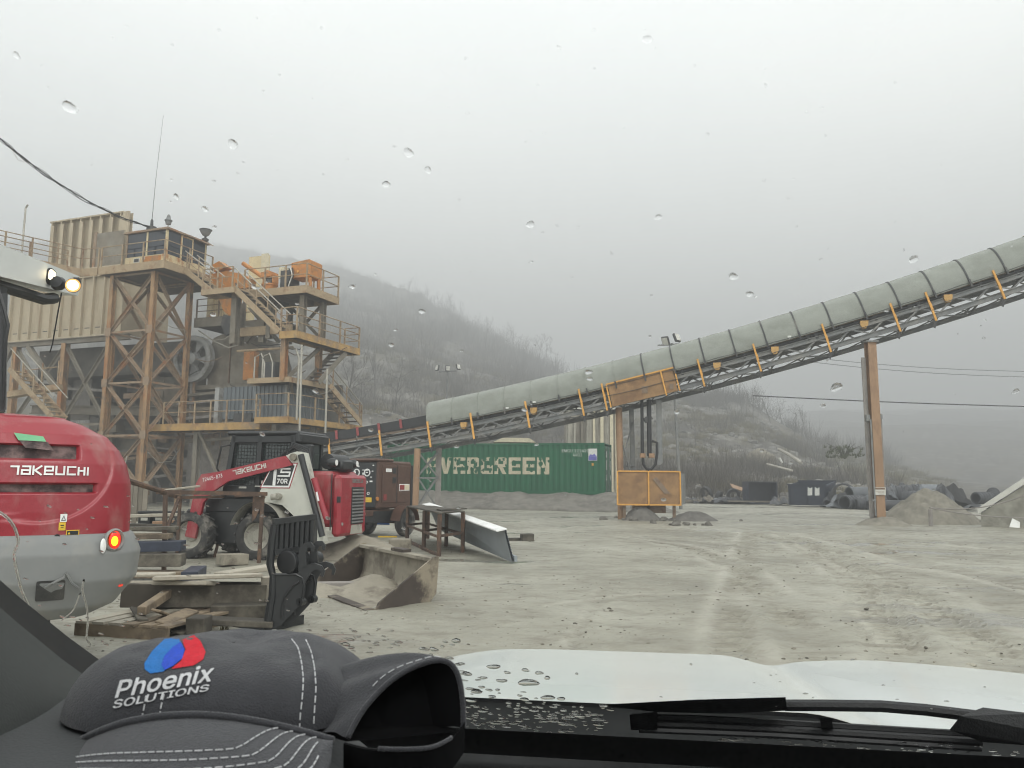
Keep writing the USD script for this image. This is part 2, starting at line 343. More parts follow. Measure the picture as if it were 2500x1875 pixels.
def yard_height(x, y):
    P = np.stack([x, y, np.zeros_like(x)], -1)
    z = 0.05*(meshkit.fbm(P*0.5, 3, 3) - 0.5) + 0.022*(meshkit.fbm(P*np.array([2.2, 3.0, 1]), 4, 11) - 0.5)
    near = np.clip((50 - np.hypot(x, y))/20, 0, 1)
    z = z + near*0.022*(meshkit.fbm(P*6.0, 3, 21) - 0.5)
    rut = np.zeros_like(x); pale = np.zeros_like(x)
    for pts, hw, dep, lug in tracks:
        Q = np.array([on_ground(*p)[:2] for p in pts])
        # smooth the line
        t = np.linspace(0, len(Q)-1, 60); Q = np.stack([np.interp(t, np.arange(len(Q)), Q[:, k]) for k in (0, 1)], 1)
        for _ in range(6): Q[1:-1] = (Q[:-2] + 2*Q[1:-1] + Q[2:])/4
        s = np.concatenate([[0], np.cumsum(np.linalg.norm(np.diff(Q, axis=0), axis=1))])
        lo, hi = Q.min(0) - 1.2, Q.max(0) + 1.2
        m = (x > lo[0]) & (x < hi[0]) & (y > lo[1]) & (y < hi[1])
        X = np.stack([x[m], y[m]], 1); best = np.full(len(X), 9.0); arc = np.zeros(len(X)); side = np.zeros(len(X))
        for i in range(len(Q)-1):
            d = Q[i+1]-Q[i]; L = np.linalg.norm(d); d = d/L; r = X - Q[i]; u = np.clip(r@d, 0, L); w = r - u[:, None]*d; q = np.hypot(w[:, 0], w[:, 1])
            k = q < best; best[k] = q[k]; arc[k] = s[i] + u[k]; side[k] = (d[0]*w[k, 1] - d[1]*w[k, 0])
        n = meshkit.noise(np.stack([arc*1.1, np.full_like(arc, hw*77), arc*0], 1), 5)
        e = best/hw
        inside = np.clip(1.15 - e, 0, 1)**0.5*(e < 1.15)
        ridge = np.exp(-((e - 1.35)/0.28)**2)
        dz = -0.6*dep*inside + dep*0.4*ridge
        if lug: dz += 0.028*inside*np.sign(np.sin(arc*2*math.pi/0.19 + np.abs(side)*9))*(n > 0.25)
        zz = z[m] + dz*(0.35 + 0.9*n); z[m] = zz
        lugs = (0.45 + 0.55*(np.sin(arc*2*math.pi/0.19 + np.abs(side)*9) < 0)) if lug else 1.0
        rr = rut[m]; rut[m] = np.maximum(rr, inside*(0.2 + 0.8*n)*(1.0 if lug else 0.6)*lugs)
        pp = pale[m]; pale[m] = np.maximum(pp, np.exp(-((side/hw - 1.5)/0.4)**2)*np.clip(1.6*meshkit.noise(np.stack([arc*0.5, np.full_like(arc, hw*55), arc*0], 1), 8) - 0.5, 0, 0.45)*(best < 3*hw))
    return z, rut, pale
HT = np.array([-0.9, -0.64, -0.50, -0.38, -0.23, -0.13, 0.0, 0.06, 0.12, 0.20, 0.30, 0.38, 0.46, 0.55, 0.64, 0.9])       # X/Y of the bearing
HE = np.array([0.30, 0.305, 0.31, 0.302, 0.272, 0.240, 0.168, 0.132, 0.120, 0.122, 0.098, 0.05, 0.03, 0.015, 0.012, 0.012])   # slope of the sight line to the crest
HF = np.array([60, 60, 58, 56, 54, 54, 54, 54, 54, 55, 56, 52, 49, 60, 90, 110.])                                          # distance to the foot
HR = np.array([640, 650, 680, 690, 640, 530, 400, 330, 270, 240, 205, 190, 230, 420, 480, 480.])                                # distance to the crest
def hill_height(x, y):
    yy = np.maximum(y, 1.0); t = x/yy
    e, F, R = (np.interp(t, HT, k) for k in (HE, HF, HR))
    u = np.clip((y - F)/(R - F), 0, 1.35)
    top = e*R + 1.3
    prof = np.where(u < 1, 0.72*u + 0.28*u*u, 1.0 - 0.25*(u - 1))
    P = np.stack([x, y, np.zeros_like(x)], -1)
    z = top*prof*(u > 0)
    amp = np.clip(u*8, 0, 1)
    z += amp*(5.0*(meshkit.fbm(P*0.035, 4, 31) - 0.5)*np.clip(top/25, 0.15, 1.6) + 1.8*(meshkit.fbm(P*0.16, 4, 37) - 0.5) + 0.7*(meshkit.fbm(P*0.6, 3, 41)-0.5))
    return np.where(u > 0, np.maximum(z, 0.0), -0.6)
Z, RUTV, PALEV = yard_height(GX, GY)
gm = grid(np.stack([GX, GY, Z], -1))
g = usdkit.mesh(stage, '/World/ground', gm, LOOK['mud'], True)
UsdGeom.PrimvarsAPI(g).CreatePrimvar('rut', Sdf.ValueTypeNames.FloatArray, 'vertex').Set(Vt.FloatArray.FromNumpy(RUTV.ravel().astype(np.float32)))
UsdGeom.PrimvarsAPI(g).CreatePrimvar('pale', Sdf.ValueTypeNames.FloatArray, 'vertex').Set(Vt.FloatArray.FromNumpy(PALEV.ravel().astype(np.float32)))
_data(g.GetPrim(), kind='structure')
look('hill_soil', (0.075, 0.067, 0.055), 0.95, 0, 0.35, 0.25, rust=(0.105,0.09,0.055), thr=(0.5,0.62), rscale=0.12, dust=(0.20,0.188,0.165), dthr=(0.52,0.63), dscale=0.22, bump=1.0, bscale=3)
hx = np.concatenate([np.arange(-660, -110, 6.0), np.arange(-110, 60, 1.8), np.arange(60, 440, 5)]); hy = np.concatenate([np.arange(46, 110, 1.2), np.arange(110, 300, 2.5), np.arange(300, 860, 7.0)])
HX, HY = np.meshgrid(hx, hy, indexing='ij')
hz = hill_height(HX, HY)
h = usdkit.mesh(stage, '/World/hills', grid(np.stack([HX, HY, hz], -1)), LOOK['hill_soil'], True)
_data(h.GetPrim(), kind='structure')

# far slope that only shows as a darkening of the fog on the right
fx_, fy_ = np.arange(-60, 1000, 14.0), np.arange(150, 1050, 14.0)
FX, FY = np.meshgrid(fx_, fy_, indexing='ij'); ft = FX/FY
fu = np.clip((FY - 190)/800, 0, 1.1); fh = 84*fu**0.8*np.clip((ft - 0.02)/0.3, 0, 1)*(0.85 + 0.4*meshkit.fbm(np.stack([FX*0.012, FY*0.012, 0*FX], -1), 4, 91)) - 1.0
_data(usdkit.mesh(stage, '/World/far_hill', grid(np.stack([FX, FY, fh], -1)), LOOK['hill_soil'], True).GetPrim(), kind='structure')
# fog and drizzle
usdkit.material(stage, '/World/Looks/fog', {'v': ('principled_volume', {'color': (0.975, 0.985, 0.985), 'density': 0.0036})}, [], volume='v.volume')
LOOK['fog'] = UsdShade.Material.Get(stage, '/World/Looks/fog')
hz_top = 226.0
single('haze', (np.array([[-860,-130,-4],[1100,-130,-4],[1100,1150,-4],[-860,1150,-4],[-860,-130,hz_top],[1100,-130,hz_top],[1100,1150,hz_top],[-860,1150,hz_top]], float), _BF), 'fog', kind='stuff', base=(0,0,0))
# ------------------------------------------------------------------ inclined belt conveyor
CN = unit(V(0.305, 1, 0))                      # across the belt, away from the camera
CD = unit(V(1, -0.305, 0))
def zc(X): return 0.00390*X*X + 0.1958*X + 3.215
def cv(X, off=0.0, dz=0.0):
    s = 0.0078*X + 0.1958; k = unit(V(-s*CD[0], -s*CD[1], 1.046))
    return V(X, 30.45 - 0.305*X, zc(X)) + CN*off + k*dz
conv = thing('belt_conveyor', 'long inclined belt conveyor under a rounded grey cover, climbing from lower left to upper right', 'conveyor', (-8, 32.9, 0))
XS = np.arange(-9.6, 20.3, 1.04)
X0, X1 = -9.6, 20.2
def along(off, dz, w, h, a=X0, b=X1, step=1.04):
    xs = np.linspace(a, b, max(2, int(round((b - a)/step)) + 1))
    return cat([bar(cv(x, off, dz), cv(y, off, dz), w, h) for x, y in zip(xs[:-1], xs[1:])])
for off, lo in ((0.05, 0.10), (1.45, 0.0)):
    part(conv, 'lower_chord', cat([along(off, lo + 0.09, 0.03, 0.16), along(off-0.03, lo + 0.165, 0.09, 0.02), along(off-0.03, lo + 0.015, 0.09, 0.02)]), 'steel_grey')
for off in (0.05, 1.15):
    part(conv, 'upper_chord', cat([along(off, 0.60, 0.03, 0.15), along(off-0.03, 0.67, 0.08, 0.02)]), 'steel_grey')
    part(conv, 'belt_frame', cat([along(off - 0.02, 0.86, 0.05, 0.09)]), 'steel_brown')
part(conv, 'carrying_belt', cat([along(0.6, 0.99, 0.85, 0.03), along(0.28, 1.07, 0.25, 0.03), along(0.92, 1.07, 0.25, 0.03)]), 'rubber')
part(conv, 'return_belt', along(0.6, 0.76, 0.85, 0.025), 'rubber')
part(conv, 'conduit', cat([along(-0.02, 0.94, 0.035, 0.035), along(0.0, 0.75, 0.03, 0.03)]), 'black')
for i, x in enumerate(XS[:-1]):
    y = XS[i+1]
    m_ = (x + y)/2
    for o_, o2, lo in ((0.07, 0.07, 0.26), (1.42, 1.14, 0.16)):
        part(conv, 'diagonal', angle(cv(x, o_, lo), cv(m_, o2, 0.58), 0.055), 'steel_grey'); part(conv, 'diagonal', angle(cv(m_, o2, 0.58), cv(y, o_, lo), 0.055), 'steel_grey')
    part(conv, 'cross_brace', angle(cv(x, 0.06, 0.13), cv(y, 1.42, 0.03) if i % 2 else cv(x, 1.42, 0.03), 0.05), 'steel_grey')
    part(conv, 'cross_brace', angle(cv(x, 1.4, 0.05), cv(y, 0.1, 0.13), 0.04), 'steel_grey')
    part(conv, 'roller_frame', cat([bar(cv(x+0.3, 0.02, 0.90), cv(x+0.3, 1.15, 0.90), 0.06, 0.06), bar(cv(x+0.3, 0.05, 0.62), cv(x+0.3, 0.05, 0.98), 0.04, 0.09),
                                    tube(cv(x+0.3, 0.3, 0.95), cv(x+0.3, 0.9, 0.95), 0.05, 8)]), 'steel_dark')
    if i % 3 == 1: part(conv, 'return_roller', cat([tube(cv(x+0.55, 0.1, 0.68), cv(x+0.55, 1.1, 0.68), 0.06, 8), bar(cv(x+0.55, 0.02, 0.60), cv(x+0.55, 0.02, 0.84), 0.02, 0.1)]), 'steel_dark')
# cover sections
prev = None
cx = -3.18
while cx < 20:
    nx = cx + 1.03
    pa = np.linspace(-0.16, math.pi + 0.16, 21)
    def ring(X, g=0.0): return np.array([cv(X, 0.60 - (0.70+g)*math.cos(t), 0.97 + (0.90+g)*math.sin(t)) for t in pa])
    xs = np.linspace(cx + 0.012, nx - 0.012, 5)
    outer = [ring(x, 0.012*math.sin(math.pi*(x-cx)/1.03)) for x in xs]; inner = [ring(x, -0.02) for x in xs[::-1]]
    sh = np.array(outer + inner + [outer[0]])
    part(conv, 'cover_section', grid(sh), 'cover_grey', 40)
    part(conv, 'cover_band', grid(np.array([ring(nx-0.03, -0.01), ring(nx-0.03, 0.022), ring(nx+0.02, 0.022), ring(nx+0.02, -0.01)])), 'steel_dark' if cx > 4 else 'cover_grey', 40)
    part(conv, 'cover_clip', cat([bar(cv(nx, -0.16, 0.72), cv(nx, -0.16, 0.98), 0.06, 0.05)]), 'steel_dark')
    cx = nx
part(conv, 'cover_tag', cat([obox(cv(x, -0.125, 0.92), (CD, CN, V(0, 0, 1)), (0.12, 0.012, 0.06)) for x in (0.02, 1.05, 9.9)]), 'white_paint')
# skirt boards of the loading end, with red ribs
part(conv, 'skirt_board', cat([along(0.15, 1.14, 0.03, 0.34, -9.6, -3.25), along(1.05, 1.14, 0.03, 0.34, -9.6, -3.25)]), 'black')
for x in np.arange(-8.9, -3.4, 0.92):
    part(conv, 'skirt_rib', cat([bar(cv(x, 0.11, 0.95), cv(x, 0.11, 1.34), 0.10, 0.06)]), 'red_dull')
# walkway rail posts and ropes
for x in (-7.3, -5.12, -3.12, -1.40, 0.72, 2.72, 3.55, 6.9, 8.75, 10.95, 13.05, 14.1, 16.05, 18.1):
    part(conv, 'rail_post', cat([bar(cv(x, -0.13, 0.0), cv(x, -0.13, 1.02), 0.075, 0.06), bar(cv(x+0.03, -0.135, 0.40), cv(x+0.03, -0.135, 0.62), 0.03, 0.03)]), 'yellow')
    part(conv, 'post_bracket', prism([(0, 0), (0.14, 0.0), (0.05, -0.34), (0.0, -0.30)], cv(x - 0.03, 0.02, 0.12), CD, V(0, 0, 1), 0.05), 'steel_dark')
def rope(dz): return ptube([cv(x, -0.14, dz - 0.025*math.sin(math.pi*((x+9.6)/1.9 % 1))) for x in np.arange(-9.6, 20.2, 0.475)], 0.011, 5)
part(conv, 'wire_rope', rope(0.88), 'steel_dark'); part(conv, 'wire_rope', rope(0.52), 'steel_dark')
for x in (0.95, 3.35 + 6.0, 12.15, 14.65, 7.45, 17.3, -1.75):
    c = cv(x, 0.02, 0.60)
    part(conv, 'roller_guard', prism([(-0.13, 0.13), (0.13, 0.13), (0.12, -0.02), (0.06, -0.12), (-0.06, -0.12), (-0.12, -0.02)], c, CD, V(0, 0, 1), 0.2), 'guard_dull')
# guard panel of the take-up
gp = part(conv, 'guard_panel', cat([obox((cv(3.72, -0.10, 0.52)+cv(6.05, -0.10, 0.52))/2, (unit(cv(6.05)-cv(3.72)), CN, np.cross(unit(cv(6.05)-cv(3.72)), CN)), (2.42, 0.02, 0.86))]), 'mesh_ochre')
part(gp, 'frame', cat([bar(cv(3.70, -0.12, 0.95), cv(6.08, -0.12, 0.95), 0.05, 0.05), bar(cv(3.70, -0.12, 0.08), cv(3.70, -0.12, 0.95), 0.05, 0.05), bar(cv(6.08, -0.12, 0.08), cv(6.08, -0.12, 0.95), 0.05, 0.05),
                     bar(cv(5.62, -0.13, 0.02), cv(5.62, -0.13, 0.95), 0.05, 0.05)]), 'yellow')
part(gp, 'sign', cat([obox(cv(4.95, -0.125, 0.42), (CD, CN, V(0, 0, 1)), (0.22, 0.012, 0.26)), obox(cv(5.85, -0.125, 0.3), (CD, CN, V(0, 0, 1)), (0.14, 0.012, 0.2))]), 'steel_brown')

# posts that carry it
def hpost(p, q, w, mat_, name, label, extra=()):
    t = thing(name, label, 'post', (p[0], p[1], 0))
    part(t, 'column', ibeam(p, q, w, w, 0.03, up=tuple(unit(V(0.26, 0.96, 0)))), mat_)
    for nm, m, mt in extra: part(t, nm, m, mt)
    return t
pb = V(12.20, 26.75, -0.1); pt = cv(12.2, 0.35, -0.02)
pt[0] = pb[0] - 0.05; pt[1] = pb[1]
su = unit(V(0.99, 0.13, 0))
t = thing('conveyor_post', 'tall orange-brown steel post with a small warning sign under the high conveyor end', 'post', (pb[0], pb[1], 0))
part(t, 'column', cat([bar(pb, pt, 0.30, 0.02, up=(0.1, -1, 0), off=(0, 0.12)), bar(pb, pt, 0.02, 0.22, up=(0.1, -1, 0)), bar(pb, pt, 0.30, 0.02, up=(0.1, -1, 0), off=(0, -0.12))]), 'post_rust')
part(t, 'cover_board', cat([bar(pb + V(-0.23, 0.05, 0), pt + V(-0.23, 0.05, -0.55), 0.14, 0.05, up=(0, 1, 0)), bar(V(*pb[:2], 1.1) + V(0.21, 0.0, 0), V(*pb[:2], 3.7)+V(0.19, 0, 0), 0.06, 0.05, up=(0, 1, 0))]), 'post_grey')
part(t, 'conduit_box', cat([box(pb[0]-0.26, pb[1]-0.04, 3.55, 0.12, 0.1, 0.22), box(pb[0]+0.17, pb[1]-0.04, 3.6, 0.1, 0.1, 0.14), tube(V(pb[0]-0.2, pb[1]-0.16, 0.3), V(pb[0]-0.22, pb[1]-0.16, 3.5), 0.03)]), 'steel_grey')
part(t, 'cap_plate', box(pt[0], pt[1], pt[2]-0.02, 0.42, 0.4, 0.05), 'steel_grey')
sg_ = part(t, 'warning_sign', box(pb[0]-0.02, pb[1]-0.17, 1.12, 0.36, 0.012, 0.25), 'off_white')
part(sg_, 'header', cat([box(pb[0]-0.02, pb[1]-0.178, 1.20, 0.32, 0.006, 0.055)] + [box(pb[0]-0.02+0.02*k, pb[1]-0.178, 1.12-0.045*k, 0.26-0.04*k, 0.006, 0.012) for k in range(3)]), 'steel_brown')
fb = cv(12.9, 1.3, -0.02)
b2 = [cv(-4.05, 0.05), cv(-3.1, 1.15)]
t = thing('conveyor_bent', 'cross-braced pair of short brown and grey posts under the low conveyor end', 'post', (-3.6, 32, 0))
part(t, 'column', tube(V(-3.75, 31.55, -0.1), V(-3.70, 31.55, zc(-3.7)+0.05), 0.13, 10), 'post_rust', 40)
part(t, 'column', bar(V(-2.93, 32.35, -0.1), V(-2.93, 32.35, zc(-3.3)+0.05), 0.22, 0.16, up=(0, 1, 0)), 'post_grey', label='grey square post')
zt = zc(-3.5)
part(t, 'brace', cat([angle(V(-3.7, 31.5, 0.25), V(-2.95, 32.2, 1.5), 0.07), angle(V(-3.7, 31.5, 1.5), V(-2.95, 32.2, 0.25), 0.07), angle(V(-3.7, 31.5, zt-1.1), V(-2.95, 32.2, zt-0.1), 0.07),
                      angle(V(-3.7, 31.5, zt-0.1), V(-2.95, 32.2, zt-1.1), 0.07), angle(V(-3.7, 31.45, 1.45), V(-2.95, 32.2, 1.45), 0.07)]), 'steel_grey')
t = thing('take_up_bent', 'orange-brown post and thin braced grey post under the conveyor behind the yellow cage', 'post', (4.3, 29.6, 0))
part(t, 'column', tube(V(4.06, 29.75, -0.1), V(4.0, 29.75, zc(4)+0.05), 0.125, 12), 'post_rust', 40)
part(t, 'column', bar(V(4.62, 30.3, -0.1), V(4.55, 30.3, zc(4.6)+0.05), 0.16, 0.16, up=(0, 1, 0)), 'steel_grey', label='thin grey post')
part(t, 'brace', cat([angle(V(4.12, 29.7, 2.7), V(4.6, 30.2, 1.2), 0.06), angle(V(4.6, 30.2, 3.6), V(4.25, 29.7, 2.6), 0.06), bar(V(4.0, 29.75, 1.95), V(4.65, 30.3, 1.95), 0.06)]), 'steel_grey')
# gravity take-up: hanging gear and its floor cage
t = thing('belt_take_up', 'black hanging belt take-up gear with two pipes, loop and grey strap under the conveyor', 'machinery', (5.0, 29.4, 0))
zt = zc(4.9) + 0.1
part(t, 'guide_pipe', tube(V(4.80, 29.35, 2.3), V(4.80, 29.35, zt), 0.06, 10), 'black', 40)
part(t, 'guide_pipe', tube(V(5.06, 29.35, 2.3), V(5.06, 29.35, zt), 0.085, 10), 'black', 40)
part(t, 'loop', cat([ptube([V(4.80, 29.3, 2.35), V(4.82, 29.3, 2.0), V(4.95, 29.3, 1.82), V(5.1, 29.3, 1.82), V(5.27, 29.3, 2.0), V(5.33, 29.3, 2.4), V(5.33, 29.3, 2.8), V(5.15, 29.3, 2.85)], 0.05, 8), tube(V(4.98, 29.3, 1.85), V(4.98, 29.3, 0.4), 0.06)]), 'black', 40)
part(t, 'clamp', cat([box(4.80, 29.3, 2.32, 0.18, 0.18, 0.16), box(5.12, 29.3, 2.32, 0.2, 0.18, 0.16)]), 'post_rust')
part(t, 'strap', cat([box(5.42, 29.3, (2.05+zt)/2, 0.2, 0.03, zt-2.05), lathe([(0.0, -0.02), (0.12, -0.02), (0.12, 0.02), (0, 0.02)], 12, (5.40, 29.3, 2.1), (0, 1, 0))]), 'steel_grey')
part(t, 'frame_bar', cat([bar(V(4.5, 29.4, zt), V(5.7, 29.2, zt+0.25), 0.3, 0.12), bar(V(4.9, 29.4, 3.6), V(5.15, 29.4, 3.75), 0.2, 0.2)]), 'steel_dark')
t = thing('guard_cage', 'low ochre mesh cage with yellow frame on the ground under the conveyor', 'guard', (5.0, 28.9, 0))
for a, b, nm in ((3.82, 4.94, 'mesh_panel'), (4.94, 6.08, 'mesh_panel')):
    p = part(t, nm, box((a+b)/2, 28.95, 1.14, b-a-0.02, 0.015, 1.16), 'mesh_ochre')
    part(p, 'frame', cat([box(a, 28.93, 1.14, 0.05, 0.05, 1.22)] + ([box(b, 28.93, 1.14, 0.05, 0.05, 1.22)] if b > 5 else []) + [ box((a+b)/2, 28.93, 1.74, b-a-0.052, 0.045, 0.05), box((a+b)/2, 28.93, 0.55, b-a-0.052, 0.045, 0.05)]), 'yellow')
part(t, 'side_panel', box(6.34, 29.7, 1.12, 0.015, 1.5, 1.14, rz=-0.32), 'steel_grey')
part(t, 'foot', cat([box(4.1, 29.2, 0.25, 0.1, 0.1, 0.6), box(5.9, 29.2, 0.25, 0.1, 0.1, 0.6), box(5.05, 29.6, 0.42, 1.2, 0.3, 0.36)]), 'steel_brown')
part(t, 'panel_plate', prism([(0, 0), (0.12, 0.1), (0.62, -0.5), (0.4, -0.5)], V(5.1, 28.925, 1.45), V(1, 0, 0), V(0, 0, 1), 0.012), 'steel_brown')
# dark spill heaps under it
def heap(c, rx, ry, hgt, seed, n=36):
    a = np.linspace(-1, 1, n); A, B = np.meshgrid(a, a, indexing='ij'); r = np.hypot(A, B)
    P = np.stack([A*rx, B*ry, 0*A], -1)
    z = hgt*np.clip(1 - r**1.5, 0, 1)*(0.7 + 0.6*meshkit.fbm(P*2.2, 4, seed)) + 0.06*hgt*(meshkit.fbm(P*9, 3, seed+5)-0.5)*(r < 1) - 0.06 - 0.5*np.clip(r-0.97, 0, 1)
    return grid(np.stack([A*rx + c[0], B*ry + c[1], z + c[2]], -1))
look('spill_dark', (0.115, 0.108, 0.096), 0.9, 0, 0.4, 3, bump=0.8, bscale=14)
single('spill_heap', heap((4.75, 29.3, 0), 0.75, 0.8, 0.62, 3), 'spill_dark', 'dark gravel spill heap at the foot of the braced post under the conveyor', 'gravel heap')
single('spill_heap', heap((6.6, 29.3, 0), 1.0, 0.9, 0.42, 8), 'spill_dark', 'low dark gravel heap on the ground right of the yellow-framed cage', 'gravel heap')
single('spill_heap', heap((12.3, 26.7, 0), 1.0, 0.9, 0.38, 12), 'gravel_tan', 'grey mud heap round the foot of the tall brown post', 'gravel heap')
# yellow step ladder cage with a red sign at the tail end
P0 = cv(-8.3, -0.5, 0.0)
t = thing('tail_guard_frame', 'bright yellow tubular guard frame with a small red warning sign at the conveyor tail', 'guard', (P0[0], P0[1], 0))
zb = P0[2]
fr = []
for dx in (-0.35, 0.0, 0.35): fr += [bar(P0 + V(dx, 0, -0.55), P0 + V(dx*0.9, 0, 0.62), 0.05)]
fr += [bar(P0 + V(-0.33, 0, 0.62), P0 + V(0.33, 0, 0.52), 0.06), bar(P0 + V(-0.35, 0, -0.1), P0 + V(0.35, 0, -0.1), 0.05), bar(P0 + V(-0.15, -0.05, -0.5), P0 + V(-0.2, 0, 0.55), 0.05)]
part(t, 'frame', cat(fr), 'yellow')
part(t, 'prop', bar(P0 + V(0.12, -0.08, -0.7), P0 + V(0.05, -0.08, 0.2), 0.10, 0.08), 'yellow')
sn = part(t, 'warning_sign', obox(P0 + V(0.06, -0.08, 0.36), (V(1,0,0), V(0,1,0), V(0,0,1)), (0.36, 0.015, 0.32)), 'off_white')
part(sn, 'stripe', cat([obox(P0 + V(0.06, -0.091, 0.25 + 0.075*k), (V(1,0,0), V(0,1,0), V(0,0,1)), (0.32, 0.008, 0.04)) for k in range(4)]), 'red_dull')
t = thing('tail_machinery', 'dark pulley housing and brown drive frame at the conveyor tail behind the loader', 'machinery', tuple(cv(-9, 0.3)))
part(t, 'pulley', tube(cv(-9.3, 0.1, 0.75), cv(-9.3, 1.1, 0.75), 0.3, 16), 'rubber', 40)
part(t, 'drive_frame', cat([box(*(cv(-9.2, -0.15, 0.85)), 1.3, 0.12, 0.22, rz=-0.3), box(*(cv(-9.6, -0.2, 0.5)), 0.5, 0.4, 0.4)]), 'steel_brown')
for k, X in enumerate((-8.7, -6.4)):
    part(t, 'leg', cat([bar(V(X, 30.5-0.305*X, -0.1), V(X, 30.5-0.305*X, zc(X)), 0.14), bar(V(X+0.3, 31.5-0.305*X, -0.1), V(X+0.3, 31.5-0.305*X, zc(X)), 0.14)]), 'steel_grey')

# ------------------------------------------------------------------ green shipping container on its bank
QA, QB = V(4.80, 41.4, 0.72), V(-6.93, 44.75, 0.72)         # right and left bottom corners of the long side
cd = unit(QB - QA); cn = unit(V(-cd[1], cd[0], 0));  cn = cn if cn[1] < 0 else -cn   # facing the camera
L_, H_, W_ = np.linalg.norm(QB - QA), 2.66, 2.44
t = thing('shipping_container', 'long green corrugated shipping container with peeling cream lettering, standing on a gravel bank', 'container', (QA + QB)/2*V(1,1,0) + V(0,0,0.72))
def side_pt(s, z, out=0.0): return QA + cd*s + cn*out + V(0, 0, z)
pitch = 0.30
prof = []
s = 0.16
while s < L_ - 0.2:
    prof += [(s, 0.0), (s + 0.09, 0.0), (s + 0.15, -0.035), (s + 0.24, -0.035)]; s += pitch
prof = [p for p in prof if p[0] < L_ - 0.12]
P = np.array([[side_pt(a, z, o - 0.012) for z in (0.16, H_ - 0.1)] for a, o in prof])
part(t, 'side_panel', grid(P), 'container_green')
part(t, 'back_panel', obox((QA+QB)/2 - cn*(W_-0.05) + V(0,0,H_/2), (cd, cn, V(0,0,1)), (L_-0.1, 0.03, H_-0.1)), 'container_green')
part(t, 'roof', obox((QA+QB)/2 - cn*W_/2 + V(0,0,H_-0.03), (cd, cn, V(0,0,1)), (L_-0.06, W_-0.06, 0.04)), 'container_green')
part(t, 'floor', obox((QA+QB)/2 - cn*W_/2 + V(0,0,0.1), (cd, cn, V(0,0,1)), (L_-0.06, W_-0.06, 0.05)), 'steel_dark')
for z, h in ((H_-0.05, 0.10), (0.08, 0.16)):
    for o in (0, W_ - 0.06): part(t, 'rail', obox((QA+QB)/2 - cn*(o + 0.03) + V(0,0,z), (cd, cn, V(0,0,1)), (L_-0.32, 0.06, h)), 'container_green')
for s_ in (0.08, L_ - 0.08):
    for o in (0.08, W_ - 0.08): part(t, 'corner_post', obox(side_pt(s_, H_/2, -o), (cd, cn, V(0,0,1)), (0.16, 0.164, H_ + 0.01)), 'container_green')
# doors at the right end
ed = -cd
for k in range(2):
    c = QA - cn*(0.66 + 1.14*k) + ed*(-0.03) + V(0, 0, H_/2)
    dr = part(t, 'door', cat([obox(c, (cn, ed, V(0,0,1)), (1.08, 0.05, H_-0.3))] + [obox(c + cn*j*0.27 + ed*0.03, (cn, ed, V(0,0,1)), (0.06, 0.03, H_-0.5)) for j in (-1.5, -0.5, 0.5, 1.5)]), 'container_green')
    for j in (-0.3, 0.25): part(dr, 'lock_rod', tube(c + cn*j + ed*0.06 - V(0,0,H_/2-0.15), c + cn*j + ed*0.06 + V(0,0,H_/2-0.15), 0.022, 6), 'steel_grey')
    part(dr, 'placard', cat([obox(c + cn*(0.1) + ed*0.055 + V(0,0,z), (cn, ed, V(0,0,1)), (w, 0.01, h)) for z, w, h in ((0.75, 0.22, 0.35), (0.2, 0.18, 0.5), (-0.45, 0.16, 0.3))]), 'white_paint')
# the peeling word on the side: flat strips on the ribs and in the recesses
def block_letters(word, h=0.86, w=0.64, gap=0.10, th=0.19):
    R = sg.box
    def E(): return [R(0,0,th,h), R(0,0,w,th*0.9), R(0,h/2-th*.42,w*.94,h/2+th*.42), R(0,h-th*.9,w,h)]
    def V_(): return [sg.Polygon([(0,h),(th*1.15,h),(w/2+0.01,th*1.2),(w-th*1.15,h),(w,h),(w/2+th*.6,0),(w/2-th*.6,0)])]
    def Rr(): return [R(0,0,th,h), R(0,h-th*.9,w*.9,h), R(w-th,h*.45,w,h*.95), R(0,h*.42,w*.9,h*.42+th*.85), sg.Polygon([(w*.35,h*.45),(w*.65,h*.45),(w,0),(w-th*1.15,0)])]
    def G(): return [R(0,0.06,th,h-0.06), R(0.06,h-th*.9,w*.97,h), R(0.06,0,w*.97,th*.9), R(w-th,0,w,h*.5), R(w*.5,h*.36,w,h*.36+th*.8)]
    def N(): return [R(0,0,th,h), R(w-th,0,w,h), sg.Polygon([(0,h),(th*1.2,h),(w,0),(w-th*1.2,0)])]
    fn = {'E': E, 'V': V_, 'R': Rr, 'G': G, 'N': N}; out, x = [], 0.0
    for ch in word: out.append(shapely.affinity.translate(shapely.union_all(fn[ch]()), x, 0)); x += w + gap
    return out, x - gap
letters, wid = block_letters('EVERGREEN')
rr = np.random.default_rng(5)
sL = L_ - 3.06                                                  # start of the word, measured from the right corner
zL = 1.02
tl = part(t, 'side_lettering', cat([obox(side_pt(0.5, 0.3, -0.02), (cd, cn, V(0,0,1)), (0.1, 0.004, 0.02))]), 'container_green')
lt = []
wear = [0.8, 0.06, 0.35, 0.42, 0.5, 0.3, 0.12, 0.2, 0.22]
start = (1250 + 0, 0)
s_left = np.dot(on_plane(1042, 1135, QA, cn) - QA, cd); s_right = np.dot(on_plane(1341, 1135, QA, cn) - QA, cd)
sc = (s_left - s_right)/wid
